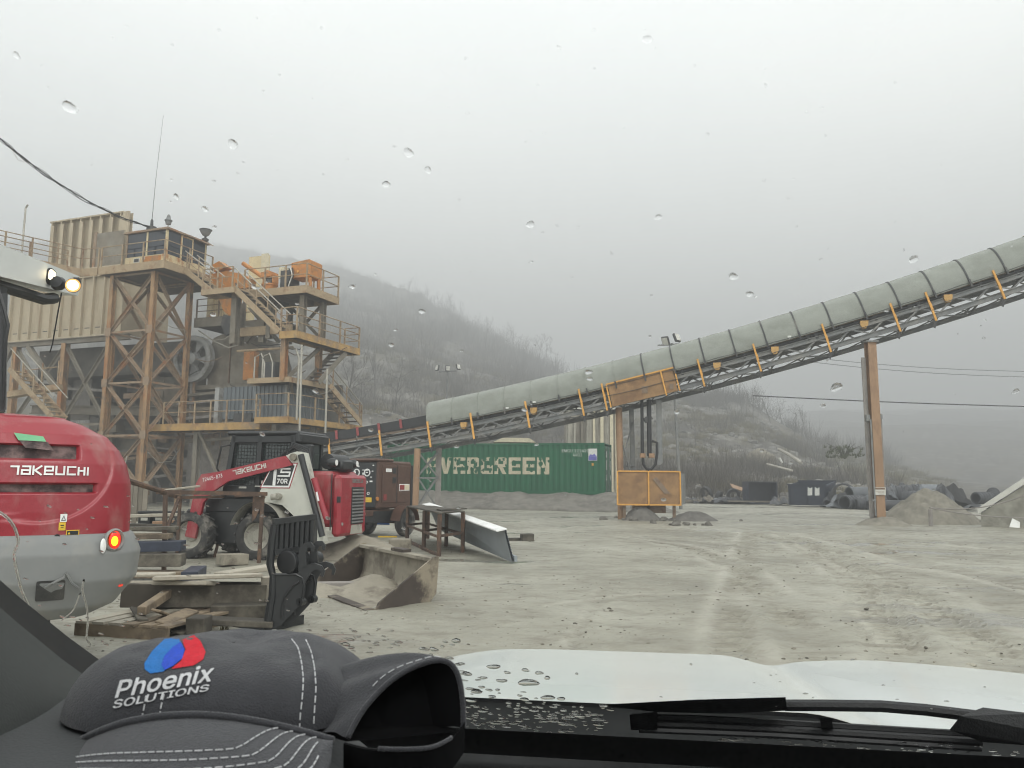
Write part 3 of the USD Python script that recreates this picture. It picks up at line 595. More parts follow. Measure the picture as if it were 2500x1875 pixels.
for i, pg in enumerate(letters):
    x0_, y0_, x1_, y1_ = pg.bounds; holes = []
    for k in range(int(26*wear[i])):
        cx_, cy_ = rr.uniform(x0_, x1_), rr.uniform(-0.05, 0.9); r_ = rr.uniform(0.03, 0.13)
        holes.append(sg.Polygon([(cx_ + r_*rr.uniform(0.5, 1.3)*math.cos(a), cy_ + r_*rr.uniform(0.7, 2.0)*math.sin(a)) for a in np.arange(0, 6.28, 0.7)]).buffer(0))
    if holes: pg = pg.difference(shapely.union_all(holes))
    pieces = []
    for a, o in prof:
        pass
    k = 0.16
    while k < L_:
        for lo, hi, o in ((k - 0.001, k + 0.091, 0.0), (k + 0.149, k + 0.241, -0.035), (k+0.092, k+0.148, -0.0175), (k+0.242, k+0.299, -0.0175)):
            q = pg.intersection(sg.box((s_left - hi)/sc, -1, (s_left - lo)/sc, 2))
            for gq in getattr(q, 'geoms', [q]):
                if gq.geom_type == 'Polygon' and gq.area > 1e-4:
                    m = prism(shapely.affinity.scale(gq, sc, sc*0.98, origin=(0, 0)), side_pt(s_left, zL, o + 0.006), -cd, V(0,0,1), 0.004); pieces.append(m)
        k += pitch
    if pieces: part(tl, 'letter', cat(pieces), 'cream_paint')
sp = lambda px, py, out=0.012: on_plane(px, py, QA + cn*out, cn)
part(t, 'number_marking', cat([lettering('EMCU 121420', 0.15, sp(1371, 1104), -cd, V(0,0,1), 0.003, width=1.45), lettering('44G1', 0.15, sp(1398, 1114), -cd, V(0,0,1), 0.003, width=0.5)]), 'white_paint')
c = sp(1447, 1110)
st_ = part(t, 'sticker', obox(c, (cd, cn, V(0,0,1)), (0.46, 0.006, 0.62)), 'white_paint')
part(st_, 'emblem', cat([obox(c + V(0,0,-0.19) + cn*0.006, (cd, cn, V(0,0,1)), (0.42, 0.005, 0.2)), prism([(-0.2,0),(-0.1,0.12),(-0.02,0.05),(0.08,0.14),(0.2,0)], c + V(0,0,-0.085) + cn*0.006, -cd, V(0,0,1), 0.005)]), 'sticker_blue')
part(t, 'padlock_plate', obox(sp(1447, 1134), (cd, cn, V(0,0,1)), (0.1, 0.006, 0.14)), 'yellow')

# gravel bank in front of and under the container
ax_, ay_ = np.linspace(-9.5, 8.2, 150), np.linspace(33.4, 48.5, 110)
A, B = np.meshgrid(ax_, ay_, indexing='ij'); PP = np.stack([A, B, 0*A], -1)
line = 41.0 - 0.285*(A - 4.8)                                            # foot of the container's long side
u = (B - (line - 4.2 + 1.6*(meshkit.fbm(PP*0.45, 3, 61)-0.5)))/3.4
hb = 0.86*np.clip(u, 0, 1)**0.75*(0.86 + 0.5*(meshkit.fbm(PP*0.75, 4, 63)-0.42)) + 0.20*(meshkit.fbm(PP*2.6, 4, 67)-0.5)*np.clip(u*3, 0, 1)*(u < 1.1)
hb = np.where(B > line - 0.3, np.minimum(hb, 0.74), hb)
edge = np.clip((8.0 - A)/1.6, 0, 1)*np.clip((A + 9.4)/1.5, 0, 1)*np.clip((48.3-B)/1.5, 0, 1)
hb = np.where(u > 0, hb*edge, -0.3) - 0.06*(1-edge)
single('gravel_bank', grid(np.stack([A, B, hb], -1)), 'gravel_dark', kind='structure', smooth=True)
# stained ribbed shed and a pale roof behind the container
t = thing('ribbed_shed', 'tall rust-stained cream shed with vertical ribs behind the right end of the green container', 'shed', (5.2, 51, 0))
x0_, x1_ = 3.45, 6.65
part(t, 'wall', box((x0_+x1_)/2, 51.2, 2.9, x1_-x0_, 2.4, 5.9), 'concrete_stain')
for x in (3.6, 3.95, 4.4, 4.75, 5.15, 5.65, 6.25, 6.58): part(t, 'rib', box(x, 49.94, 2.9, 0.13 if x < 5.6 else 0.2, 0.12, 5.9), 'concrete_stain' if x < 5.1 else 'cream_paint')
part(t, 'roof', box((x0_+x1_)/2, 51.2, 5.95, x1_-x0_+0.3, 2.9, 0.1), 'off_white')
t = thing('low_shed', 'small shed whose pale roof shows just above the green container', 'shed', (0.1, 48.6, 0))
part(t, 'wall', box(0.15, 49.2, 1.85, 2.0, 2.2, 3.6), 'off_white')
part(t, 'roof', prism([(-1.25, 0), (-0.7, 0.26), (0.9, 0.26), (1.3, 0)], V(0.15, 49.2, 3.70), V(1, 0, 0), V(0, 0, 1), 2.5), 'cream_paint')
# ------------------------------------------------------------------ hillside growth, fog-bound trees, lamps, lines
look('bark', (0.075, 0.068, 0.060), 0.9, 0, 0.3, 3)
look('twig', (0.085, 0.074, 0.060), 0.95, 0, 0.3, 2, rnd=0.35)
look('dry_grass', (0.135, 0.115, 0.055), 0.95, 0, 0.3, 2, rnd=0.35)
look('rock_grey', (0.17, 0.16, 0.145), 0.9, 0, 0.25, 2, rnd=0.3)
look('leaf_dull', (0.075, 0.085, 0.04), 0.8, 0, 0.3, 4, rnd=0.2)
look('boulder_tan', (0.24, 0.215, 0.165), 0.9, 0, 0.2, 2, bump=0.6, bscale=8)
look('log_pale', (0.33, 0.31, 0.27), 0.85, 0, 0.2, 6)
def bare_tree(seed, hgt, spread=0.42, lean=0.05):
    r = np.random.default_rng(seed); trunk, crown = [], []
    def grow(p, d, L, rad, lev):
        n = 4 if lev < 2 else 3; pts, rs = [p], [rad]
        for k in range(n):
            d = unit(d + r.normal(0, 0.10 if lev == 0 else 0.16, 3) + V(0, 0, 0.05)); p = p + d*L/n; pts.append(p); rs.append(rad*(1 - 0.7*(k+1)/n))
        (trunk if lev == 0 else crown).append(ptube(pts, np.maximum(rs, 0.006), 6 if lev == 0 else 3, caps=False))
        if lev >= 3: return
        kids = (9, 6, 4)[lev]
        for k in range(kids):
            u = r.uniform(0.30 if lev == 0 else 0.2, 1.0); i = min(int(u*n), n-1); q = pts[i] + (pts[i+1]-pts[i])*(u*n - i)
            ax = unit(np.cross(d, r.normal(0, 1, 3))); dd = unit(d*(1 - spread*r.uniform(0.7, 1.5)) + ax*spread*1.5*r.uniform(0.6, 1.1))
            grow(q, dd, L*r.uniform(0.36, 0.55)*(1.15 - 0.45*u), max(rad*0.42*(1.2-u*0.6), 0.010), lev + 1)
    grow(V(0, 0, -0.4), unit(V(r.normal(0, lean), r.normal(0, lean), 1)), hgt, 0.011*hgt + 0.02, 0)
    return cat(trunk), cat(crown)
def hillz(x, y): return float(hill_height(np.array([x]), np.array([y]))[0])
TREE_LABELS = ['slender bare tree with upswept branches growing on the foggy hillside', 'wide bare tree with thin spreading twigs on the foggy hillside',
               'low bare bushy tree on the foggy hillside', 'tall thin bare tree leaning slightly on the foggy hillside', 'bare forked sapling on the foggy hillside']
variants = []
for k, (hh, spd, ln) in enumerate(((7.5, 0.34, 0.04), (6.5, 0.55, 0.06), (4.6, 0.62, 0.05), (8.5, 0.30, 0.12), (5.2, 0.42, 0.08))):
    variants.append((bare_tree(100 + k, hh, spd, ln), hh))
spots = []
for px, u in ((990,.93),(1010,.9),(1030,.97),(1052,.92),(1078,.98),(1100,.93),(1128,.97),(1150,.94),(1172,.98),(1190,.92),(1212,.96),(1235,.98),(1252,.93),(1275,.97),(1300,.98),(1325,.95),(1345,.98),(950,.86),(905,.8),(1085,.75),(1130,.7),(1180,.72),(1225,.8),(1280,.8)): spots.append((px, u))
for px, u in ((830,.05),(845,.12),(868,.08),(880,.2),(905,.14),(935,.24),(1000,.2),(960,.1)): spots.append((px, u))
for px, u in ((1640,.62),(1665,.8),(1690,.7),(1712,.92),(1735,.66),(1752,.86),(1768,.95),(1780,.7),(1798,.9),(1815,.78),(1842,.64),(1865,.9),(1888,.8),(1912,.97),(1945,.72),(1620,.9),(1600,.75),(1700,.35),(1960,.9),(1650,.95),(1725,.8)): spots.append((px, u))
for px, u in ((1005,.99),(1020,.86),(1040,.9),(1065,.88),(1090,.99),(1115,.99),(1140,.88),(1160,.99),(1200,.99),(1223,.9),(1245,.9),(1262,.99),(1290,.94),(1312,.92),(1335,.98),(1355,.9)): spots.append((px, u))
rt = np.random.default_rng(11); firsts = {}
spots.sort()
ORD = ('first second third fourth fifth sixth seventh eighth ninth tenth eleventh twelfth thirteenth fourteenth fifteenth sixteenth seventeenth eighteenth nineteenth twentieth').split()
ORD += ['twenty-' + o for o in ORD[:9]] + ['thirtieth'] + ['thirty-' + o for o in ORD[:9]] + ['fortieth'] + ['forty-' + o for o in ORD[:9]]
KIND = ['slender bare tree', 'wide bare tree', 'low bushy bare tree', 'tall thin bare tree', 'forked bare sapling']
regions, tree_label = {}, {}
for px, u in spots:
    rg = 'at the foot of the big hill' if px < 970 and u < 0.3 else 'along the crest of the big hill' if px < 1400 else 'on the dark slope behind the cage'
    regions.setdefault(rg, []).append((px, u)); tree_label[(px, u)] = f"{ORD[len(regions[rg]) - 1]} bare tree from the left {rg}"
for i, (px, u) in enumerate(spots):
    tt = sight(px, 1178)[0]/sight(px, 1178)[1]
    F, R = np.interp(tt, HT, HF), np.interp(tt, HT, HR)
    y = F + (R - F)*u; x = tt*y; z = hillz(x, y)
    k = int(rt.integers(0, 5)); s = float(rt.uniform(0.75, 1.15))*((1.5 if u > 0.5 else 0.75) if px < 1400 else 0.95)
    if k not in firsts:
        n = thing('bare_tree', tree_label[(px, u)], 'tree', (x, y, z), 0, 'bare trees on the hillside')
        (tm, cm), hh = variants[k]
        part(n, 'trunk', tm, 'bark', local=True); part(n, 'crown', cm, 'twig', local=True); firsts[k] = n
    else:
        copy_of(firsts[k], 'bare_tree', (x, y, z), rt.uniform(0, 6.28), tree_label[(px, u)], 'bare trees on the hillside', s)
def clump(seed, n, h, r0, wid):
    r = np.random.default_rng(seed); v, f = [], []
    for i in range(n):
        a = r.uniform(0, 6.28); b = V(math.cos(a), math.sin(a), 0)*r0*math.sqrt(r.uniform(0, 1)); d = V(math.cos(a + r.normal(0, .6))*r.uniform(.1, .7), math.sin(a + r.normal(0, .6))*r.uniform(.1, .7), 1)
        q = b + unit(d)*h*r.uniform(0.5, 1.1); s = V(math.cos(a+1.5), math.sin(a+1.5), 0)*wid; m = (b+q)/2 + r.normal(0, 0.06*h, 3)
        k = len(v); v += [b - s, b + s, m - s*.7, m + s*.7, q]; f += [[k, k+1, k+3], [k, k+3, k+2], [k+2, k+3, k+4]]
    return (np.array(v), np.array(f))
def hill_spots(n, seed, tlo, thi, ulo, uhi, pw=1.0):
    r = np.random.default_rng(seed); t = r.uniform(tlo, thi, n); u = ulo + (uhi-ulo)*r.uniform(0, 1, n)**pw
    F, R = np.interp(t, HT, HF), np.interp(t, HT, HR); y = F + (R-F)*u; x = t*y
    return np.stack([x, y, hill_height(x, y) - 0.08], 1), r.uniform(0, 6.28, n), (r.uniform(0.6, 1.5, n)*np.clip(0.55 + y/130, 0.8, 3.2))[:, None]*np.ones(3)
w1, a1, s1 = hill_spots(11000, 1, -0.75, 0.48, 0.01, 1.02, 1.0)
keep = meshkit.fbm(w1*0.07, 3, 55) > np.where(w1[:, 0]/w1[:, 1] > 0.1, 0.56, 0.42)
scatter('brush', [(clump(1, 34, 1.5, 0.7, 0.012), 'twig'), (clump(2, 40, 1.1, 0.8, 0.014), 'twig'), (clump(3, 30, 2.3, 0.6, 0.013), 'twig')], w1[keep], a1[keep], s1[keep],
        'tangled grey winter brush covering the foggy hillside', 'brush')
w2, a2, s2 = hill_spots(8000, 2, -0.3, 0.55, 0.0, 0.75, 1.4)
keep = meshkit.fbm(w2*0.12, 3, 57) > 0.44
scatter('dry_grass', [(clump(4, 40, 0.55, 0.5, 0.018), 'dry_grass'), (clump(5, 36, 0.4, 0.5, 0.02), 'dry_grass')], w2[keep], a2[keep], s2[keep], 'dry olive and tan grass tufts on the lower slope behind the dumped pipes', 'grass')
def rock(seed, r=1.0, sq=(1, 1, 0.7)):
    m = trimesh.creation.icosphere(subdivisions=2); v = np.array(m.vertices); v *= (0.75 + 0.55*meshkit.fbm(v*1.3 + seed*7.1, 3, seed))[:, None]
    g_ = np.random.default_rng(seed)
    for k in range(5):
        n_ = unit(g_.normal(0, 1, 3)); d = np.maximum(v@n_ - g_.uniform(0.55, 0.8), 0); v -= d[:, None]*n_
    return (v*r*np.array(sq), np.array(m.faces))
w3, a3, s3 = hill_spots(3600, 3, -0.35, 0.52, 0.0, 0.8, 1.5)
scatter('hill_rocks', [(rock(k), 'rock_grey') for k in range(4)], w3, a3, s3*np.random.default_rng(4).uniform(0.12, 0.42, 3600)[:, None], 'loose grey rocks lying on the lower slope', 'rocks')
def hill_at(px, py, lo=45, hi=170):
    for Y in np.arange(lo, hi, 0.4):
        p = at(px, py, Y)
        if p[2] <= max(hillz(p[0], p[1]), 0): return V(p[0], p[1], max(hillz(p[0], p[1]), 0))
    return at(px, py, 60)
p = hill_at(1852, 1140)
v, f = rock(31, 1.55, (1.25, 1, 0.85)); single('boulder', (v + p + V(0, -0.8, 0.9), f), 'boulder_tan', 'large smooth tan boulder on the slope left of the tall brown post', 'boulder', smooth=True)
a_, b_ = hill_at(1902, 1100), hill_at(1955, 1135)
a_, b_ = at(1902, 1097, 58), at(1956, 1130, 56)
single('fallen_log', ptube([a_, (a_+b_)/2 + V(0, 0, 0.05), b_], [0.11, 0.13, 0.14], 8), 'log_pale', 'pale bare log lying slanted across the slope above the dumpster', 'log', smooth=40)
single('fallen_log', ptube([at(1872, 1133, 56), at(1935, 1150, 55)], [0.08, 0.1], 8), 'log_pale', 'short pale log low on the slope below the larger slanted one', 'log', smooth=40)
single('white_stake', tube(at(1903, 1118, 57), at(1910, 1130, 57), 0.07, 6), 'white_paint', 'short white stake leaning on the slope beside the pale log', 'stake')
p = hill_at(2062, 1112)
p[2] -= 0.25; sb = thing('evergreen_shrub', 'small spreading dull green shrub alone on the slope above the dumpster', 'shrub', p)
part(sb, 'stem', cat([ptube([p, p + V(0.5*math.cos(a), 0.3*math.sin(a), 0.7), p + V(1.3*math.cos(a), 0.6*math.sin(a), 1.0 + 0.2*math.sin(3*a))], [0.05, 0.03, 0.012], 5) for a in np.arange(0, 6.28, 0.7)]), 'bark')
rs = np.random.default_rng(9); lv = []
for k in range(70):
    a = rs.uniform(0, 6.28); q = p + V(1.5*math.cos(a)*rs.uniform(0.2, 1), 0.8*math.sin(a)*rs.uniform(0.2, 1), rs.uniform(0.0, 0.85)); cv_, cf_ = clump(300 + k, 9, 0.28, 0.14, 0.03); lv.append((cv_ + q, cf_))
part(sb, 'foliage', cat(lv), 'leaf_dull', kind='stuff')

def flood_pole(base, top, heads, label):
    t = thing('floodlight_pole', label, 'lamp post', base)
    part(t, 'pole', tube(base, top, 0.09, 10, 0.06), 'steel_grey', 40)
    part(t, 'crossarm', bar(top + V(-0.75, 0, -0.12), top + V(0.8, 0, -0.02), 0.08), 'steel_grey')
    for dx, dz, yaw, til in heads:
        c = top + V(dx, -0.1, dz); ax1 = V(math.cos(yaw), math.sin(yaw), 0); nrm = V(math.sin(yaw)*math.cos(til), -math.cos(yaw)*math.cos(til), math.sin(til)); up = np.cross(ax1, -nrm)
        hd = part(t, 'flood_head', rbox(c, (ax1, nrm, np.cross(ax1, nrm)), (0.42, 0.16, 0.5), 0.04), 'steel_dark')
        part(hd, 'lens', obox(c + nrm*0.085, (ax1, nrm, np.cross(ax1, nrm)), (0.34, 0.01, 0.4)), 'off_white')
x, y = -5.62, 69.0; zb = max(hillz(x, y), 0); tp = at(1092, 905, y)
flood_pole(V(tp[0], y, zb - 0.3), tp, ((-0.85, 0.22, -0.9, 0.2), (0.05, 0.2, 0.4, -0.1), (0.95, 0.32, 0.8, 0.3)), 'grey floodlight pole with three lamp heads on the hillside above the conveyor loading end')
pb_ = at(1662, 1206, 42); tp = at(1640, 838, 42); pb_[2] = -0.2
flood_pole(pb_, tp, ((-0.35, 0.1, -0.7, -0.5), (0.25, 0.28, 0.7, 0.4)), 'thin grey pole behind the conveyor whose lamp heads show above the grey cover')
# cables
def cable(name, label, pts, r, sag=0.0, n=24):
    P = np.array(pts); t = np.linspace(0, len(P)-1, n); Q = np.stack([np.interp(t, np.arange(len(P)), P[:, k]) for k in range(3)], 1)
    Q[:, 2] -= sag*np.sin(np.linspace(0, math.pi, n))
    return single(name, ptube(Q, r, 5), 'black', label, 'cable')
cable('power_line', 'single dark power line crossing the fog behind the tall brown post', [at(1838, 966, 70), at(2200, 980, 70), at(2560, 994, 70)], 0.05, 0.1)
look('line_grey', (0.06, 0.06, 0.06), 0.6)
cable('power_line', 'upper of two faint power lines high behind the tall brown post', [at(1880, 862, 95), at(2560, 908, 95)], 0.03, 0.5)
cable('power_line', 'lower of two faint power lines high behind the tall brown post', [at(1880, 872, 95), at(2560, 922, 95)], 0.03, 0.5)

# ------------------------------------------------------------------ far right: dumpster and dumped pipes
look('navy_steel', (0.018, 0.024, 0.040), 0.45, 0, 0.3, 3, rust=(0.06,0.045,0.035), thr=(0.58,0.7), rscale=3)
look('pipe_black', (0.035, 0.037, 0.042), 0.5, 0, 0.4, 3, dust=(0.12,0.12,0.12), dthr=(0.5,0.75), dscale=1.5, rnd=0.3)
look('pipe_grey', (0.12, 0.13, 0.14), 0.55, 0, 0.3, 3, rnd=0.3)
look('wood_grey', (0.17, 0.15, 0.12), 0.85, 0, 0.25, 3, stretch=(1, 1, 1), rnd=0.25)
A_, B_ = at(1926, 1236, 49.2), at(2017, 1241, 47.6); A_[2] = B_[2] = 0.0
dd = unit(B_ - A_); dn = V(-dd[1], dd[0], 0); Ld = np.linalg.norm(B_ - A_)
t = thing('dumpster', 'open navy blue steel dumpster with two white stickers beside the dumped pipes', 'dumpster', (A_ + B_)/2)
m_ = (A_ + B_)/2
part(t, 'front_wall', obox(m_ + V(0,0,0.7), (dd, dn, V(0,0,1)), (Ld, 0.05, 1.2)), 'navy_steel')
part(t, 'back_wall', obox(m_ + dn*1.5 + V(0,0,0.82), (dd, dn, V(0,0,1)), (Ld, 0.05, 1.45)), 'navy_steel')
for s_ in (-1, 1): part(t, 'side_wall', prism([(0.03, 0.1), (1.47, 0.1), (1.47, 1.54), (0.03, 1.3)], m_ + dd*s_*(Ld/2 - 0.025), dn, V(0,0,1), 0.05), 'navy_steel')
part(t, 'floor', obox(m_ + dn*0.75 + V(0,0,0.13), (dd, dn, V(0,0,1)), (Ld-0.1, 1.4, 0.05)), 'navy_steel')
part(t, 'rim', cat([obox(m_ - dn*0.02 + V(0,0,1.32), (dd, dn, V(0,0,1)), (Ld+0.08, 0.1, 0.07)), obox(m_ + dn*1.52 + V(0,0,1.56), (dd, dn, V(0,0,1)), (Ld+0.08, 0.1, 0.07))]), 'navy_steel')
for s_ in (-0.33, 0.0, 0.33): part(t, 'rib', obox(m_ + dd*Ld*s_*1.4 - dn*0.05 + V(0,0,0.66), (dd, dn, V(0,0,1)), (0.07, 0.06, 1.1)), 'navy_steel')
for s_ in (0.03, 0.22): part(t, 'sticker', prism([(0,0),(0.28,0.02),(0.3,0.5),(0.17,0.42),(0.02,0.52)], m_ + dd*Ld*s_ - dn*0.03 + V(0,0,0.68), dd, V(0,0,1), 0.012), 'white_paint')
def pipe(name, c, r, L, yaw, mt, label, tilt=0.0, wall=0.06, ribs=0):
    d = V(math.cos(yaw)*math.cos(tilt), math.sin(yaw)*math.cos(tilt), math.sin(tilt))
    pr = [(r - wall, -L/2), (r, -L/2)]
    for k in range(ribs): z_ = -L/2 + L*(k+0.5)/ribs; q = L/ribs*0.22; pr += [(r, z_ - q), (r*1.07, z_ - q*0.6), (r*1.07, z_ + q*0.6), (r, z_ + q)]
    pr += [(r, L/2), (r - wall, L/2), (r - wall, -L/2)]
    return single(name, lathe(pr, 20, c, d), mt, label, 'pipe', smooth=35)
def rag(c, sx, sy, hgt, seed, yaw):
    a = np.linspace(-1, 1, 14); A, B = np.meshgrid(a, a, indexing='ij'); q = np.stack([A*1.6, B*1.6, 0*A], -1)
    z = hgt*(meshkit.fbm(q, 3, seed)*1.5 - 0.25)*np.clip(1.35 - np.hypot(A, B)*0.8, 0.2, 1); xx = A*sx + 0.3*sx*(meshkit.fbm(q, 2, seed+3)-0.5); yy = B*sy + 0.3*sy*(meshkit.fbm(q, 2, seed+5)-0.5)
    c_, s_ = math.cos(yaw), math.sin(yaw); P = np.stack([c_*xx - s_*yy + c[0], s_*xx + c_*yy + c[1], np.maximum(z, 0.02) + c[2]], -1)
    v1, f1 = grid(P); v2, f2 = grid(P - V(0, 0, 0.03)); return cat([(v1, f1), (v2, f2[:, ::-1])])
def gp_(px, py, Y=None):
    q = on_ground(px, py); return V(q[0], q[1], 0)
J = lambda px, py, Y: V(*at(px, py, Y))
pipe('drain_pipe', J(2108, 1211, 46), 0.52, 1.8, 0.15, 'pipe_grey', 'thick grey drain pipe lying level on top of the dumped pipes right of the dumpster')
pipe('drain_pipe', J(2060, 1207, 47.5), 0.62, 1.2, 1.1, 'pipe_black', 'open black pipe end facing the yard just right of the dumpster', ribs=5)
pipe('drain_pipe', J(2085, 1228, 45.2), 0.42, 1.6, 0.5, 'pipe_black', 'short black pipe under the thick grey one', ribs=6)
pipe('drain_pipe', J(2130, 1232, 44.2), 0.40, 1.5, -0.4, 'pipe_black', 'black pipe lying at the front of the heap close to the brown post', ribs=6)
pipe('drain_pipe', J(2198, 1211, 44), 0.55, 2.2, -0.3, 'pipe_black', 'long black pipe right behind the tall brown post', 0.1, ribs=8)
pipe('drain_pipe', J(2238, 1218, 43), 0.42, 1.4, -1.1, 'pipe_black', 'black pipe with its open end to the front, right of the brown post', ribs=6)
pipe('drain_pipe', J(2265, 1205, 44), 0.5, 1.9, 0.3, 'pipe_grey', 'dusty grey pipe at the right end of the dumped heap')
pipe('drain_pipe', J(2180, 1235, 42.5), 0.3, 2.4, -0.15, 'pipe_black', 'thin black pipe along the ground at the foot of the heap')
pipe('drain_pipe', J(2400, 1216, 42), 0.3, 1.1, 0.4, 'pipe_black', 'black pipe lying behind the tan gravel pile on the right', ribs=5)
pipe('drain_pipe', J(2428, 1212, 43), 0.3, 0.9, 1.2, 'pipe_black', 'upended black pipe piece behind the concrete ramp', 0.5, ribs=5)
for i, (px, py, Y, sx, sy, hg, mt, lb) in enumerate(((2040, 1240, 46, 0.7, 0.6, 0.5, 'pipe_grey', 'grey crumpled sheet at the right foot of the dumpster'), (2150, 1215, 46.5, 1.3, 0.9, 1.3, 'pipe_black', 'crumpled black liner behind the tall brown post'),
        (2215, 1228, 44.5, 1.5, 0.8, 1.5, 'pipe_black', 'high fold of black liner right of the brown post'), (2245, 1240, 42, 1.3, 0.6, 0.8, 'pipe_grey', 'torn grey liner low at the front of the heap'), (2290, 1236, 43, 1.1, 0.7, 0.9, 'pipe_black', 'black liner scrap by the gravel pile'),
        (2105, 1238, 45, 0.6, 0.5, 0.7, 'pipe_grey', 'pale grey torn sheet standing among the black pipes'), (1905, 1236, 51, 1.0, 0.6, 0.7, 'pipe_black', 'black liner heap left of the dumpster'), (1780, 1222, 55, 1.2, 0.7, 0.6, 'pipe_black', 'low black liner heap among the scrap timber'), (2350, 1215, 46, 1.6, 0.8, 0.6, 'pipe_black', 'black liner strip beyond the gravel pile'))):
    q = at(px, py, Y); q[2] = 0; single('liner_heap', rag(q, sx, sy, hg, 70 + i*3, 0.2*i), mt, lb, 'liner', smooth=True)
rj = np.random.default_rng(17)
for i, px in enumerate(np.linspace(2032, 2325, 20)):
    Y = 46.5 - (px - 2030)*0.016 + rj.uniform(-1.2, 1.8); q = at(px + rj.uniform(-6, 6), 1235, Y); q[2] = rj.uniform(0, 0.25)
    single('rubber_scrap', rag(q, rj.uniform(0.45, 0.95), rj.uniform(0.4, 0.7), rj.uniform(0.7, 1.7), 200 + i*7, rj.uniform(0, 3)), ('pipe_black', 'pipe_black', 'pipe_grey', 'rubber')[i % 4], f'{ORD[i]} crumpled rubber scrap from the left in the dark heap right of the dumpster', 'scrap', smooth=25)
for i, px in enumerate(np.linspace(1690, 1905, 12)):
    Y = 55 + rj.uniform(-1.2, 1.5); q = at(px, 1222, Y); q[2] = 0
    single('rubber_scrap', rag(q, rj.uniform(0.4, 0.9), rj.uniform(0.4, 0.6), rj.uniform(0.35, 0.9), 400 + i*7, rj.uniform(0, 3)), ('pipe_black', 'rubber', 'wood_grey', 'pipe_grey')[i % 4], f'{ORD[i]} scrap bundle from the left in the row between cage and dumpster', 'scrap', smooth=25)
for i, (px, py, Y, yaw, L) in enumerate(((1700, 1228, 55, 0.1, 3.0), (1740, 1226, 55, -0.05, 3.6), (1790, 1226, 54, 0.08, 2.6), (1830, 1232, 53, -0.12, 2.8), (1765, 1220, 56, 0.2, 2.4))):
    q = at(px, py, Y); single('scrap_timber', cat([box(q[0], q[1] + 0.15*k, 0.10 + 0.16*(k % 3) + 0.1*(i % 2), L, 0.16, 0.10, yaw + 0.06*k) for k in range(1)]), 'wood_grey', ['grey timber at the left end of the scrap row by the slope', 'long grey timber lying flat in the scrap row', 'short timber in the middle of the scrap row', 'timber nearest the dumpster in the scrap row', 'tilted timber at the back of the scrap row'][i], 'timber')
for i, (px, py, Y) in enumerate(((1725, 1205, 57), (1790, 1208, 55.5), (1755, 1212, 56.5))):
    q = at(px, py, Y); pipe('old_tyre', q, 0.5 - 0.06*i, 0.25, 0.5 + i, 'rubber', ['old tyre standing at the left of the scrap row', 'old tyre by the tilted board in the scrap row', 'half buried tyre in the middle of the scrap row'][i], 0.3, wall=0.18)
q = at(1855, 1207, 54); q[2] = 0
t = thing('tipped_bin', 'dark rusty steel bin lying tipped over left of the navy dumpster', 'bin', q)
for nm, c_, s_ in (('side_wall', (-0.95, 0, 0.75), (0.05, 1.3, 1.4)), ('side_wall', (0.95, 0, 0.75), (0.05, 1.3, 1.4)), ('back_wall', (0, 0.62, 0.75), (1.85, 0.05, 1.4)), ('top_wall', (0, 0, 1.48), (1.95, 1.3, 0.05)), ('bottom_wall', (0, 0, 0.05), (1.85, 1.2, 0.05))):
    part(t, nm, box(q[0]+c_[0], q[1]+c_[1], q[2]+c_[2], *s_), 'navy_steel')
q = at(1803, 1192, 56); single('tilted_board', obox(q + V(0,0,0), (unit(V(1, 0.1, -0.32)), unit(V(0.1, 1, 0.3)), unit(np.cross(V(1, 0.1, -0.32), V(0.1, 1, 0.3)))), (1.1, 1.0, 0.05)), 'post_rust', 'brown board tilted up on the scrap row at the foot of the slope', 'board')
# gravel pile and concrete ramp, chains, fallen sign
single('gravel_pile', heap((14.95, 29.0, 0), 1.9, 1.5, 1.12, 44, 60), 'gravel_tan', 'tan gravel pile in front of the concrete ramp at the right edge', 'gravel pile', smooth=True)
W0 = V(15.52, 26.7, 0); wd = unit(V(0.86, -0.5, 0)); wn = V(wd[1], -wd[0], 0)
t = thing('concrete_ramp', 'sloping stained concrete ramp wall with a pale top edge at the far right', 'ramp', W0)
part(t, 'wall', prism([(0, -0.2), (7, -0.2), (7, 5.6), (0, 0.42)], W0, wd, V(0, 0, 1), 0.4), 'concrete')
part(t, 'top_edge', prism([(-0.08, 0.40), (7, 5.64), (7, 5.86), (-0.08, 0.58)], W0 - wn*0.0, wd, V(0, 0, 1), 0.55), 'off_white')
def chain(pts, sag, label):
    P = np.array(pts); n = 40; t_ = np.linspace(0, 1, n); Q = P[0] + (P[1]-P[0])*t_[:, None]; Q[:, 2] -= sag*4*t_*(1-t_)
    single('rope', ptube(Q, 0.02, 5), 'post_grey', label, 'rope')
chain([at(2268, 1238, 26.5), at(2510, 1206, 24.5)], 0.22, 'upper slack rope in front of the gravel pile and concrete ramp')
chain([at(2272, 1240, 26.4), at(2510, 1264, 24.4)], 0.08, 'lower rope stretched low in front of the concrete ramp')
q = at(2271, 1243, 26.4); single('rope_stake', tube(V(q[0], q[1], -0.1), V(q[0], q[1], 0.55), 0.07, 8), 'post_grey', 'short grey stake that holds the ropes before the gravel pile', 'stake')
q = at(2476, 1278, 24.6)
single('fallen_sign', prism([(-0.2, -0.1), (0.12, -0.16), (0.2, 0.02), (0.0, 0.17)], q, unit(V(1, 0.1, 0.1)), unit(V(0, 0.5, 1)), 0.012), 'white_paint', 'small white sign fallen against the foot of the concrete ramp', 'sign')
w4 = []; r4 = np.random.default_rng(6)
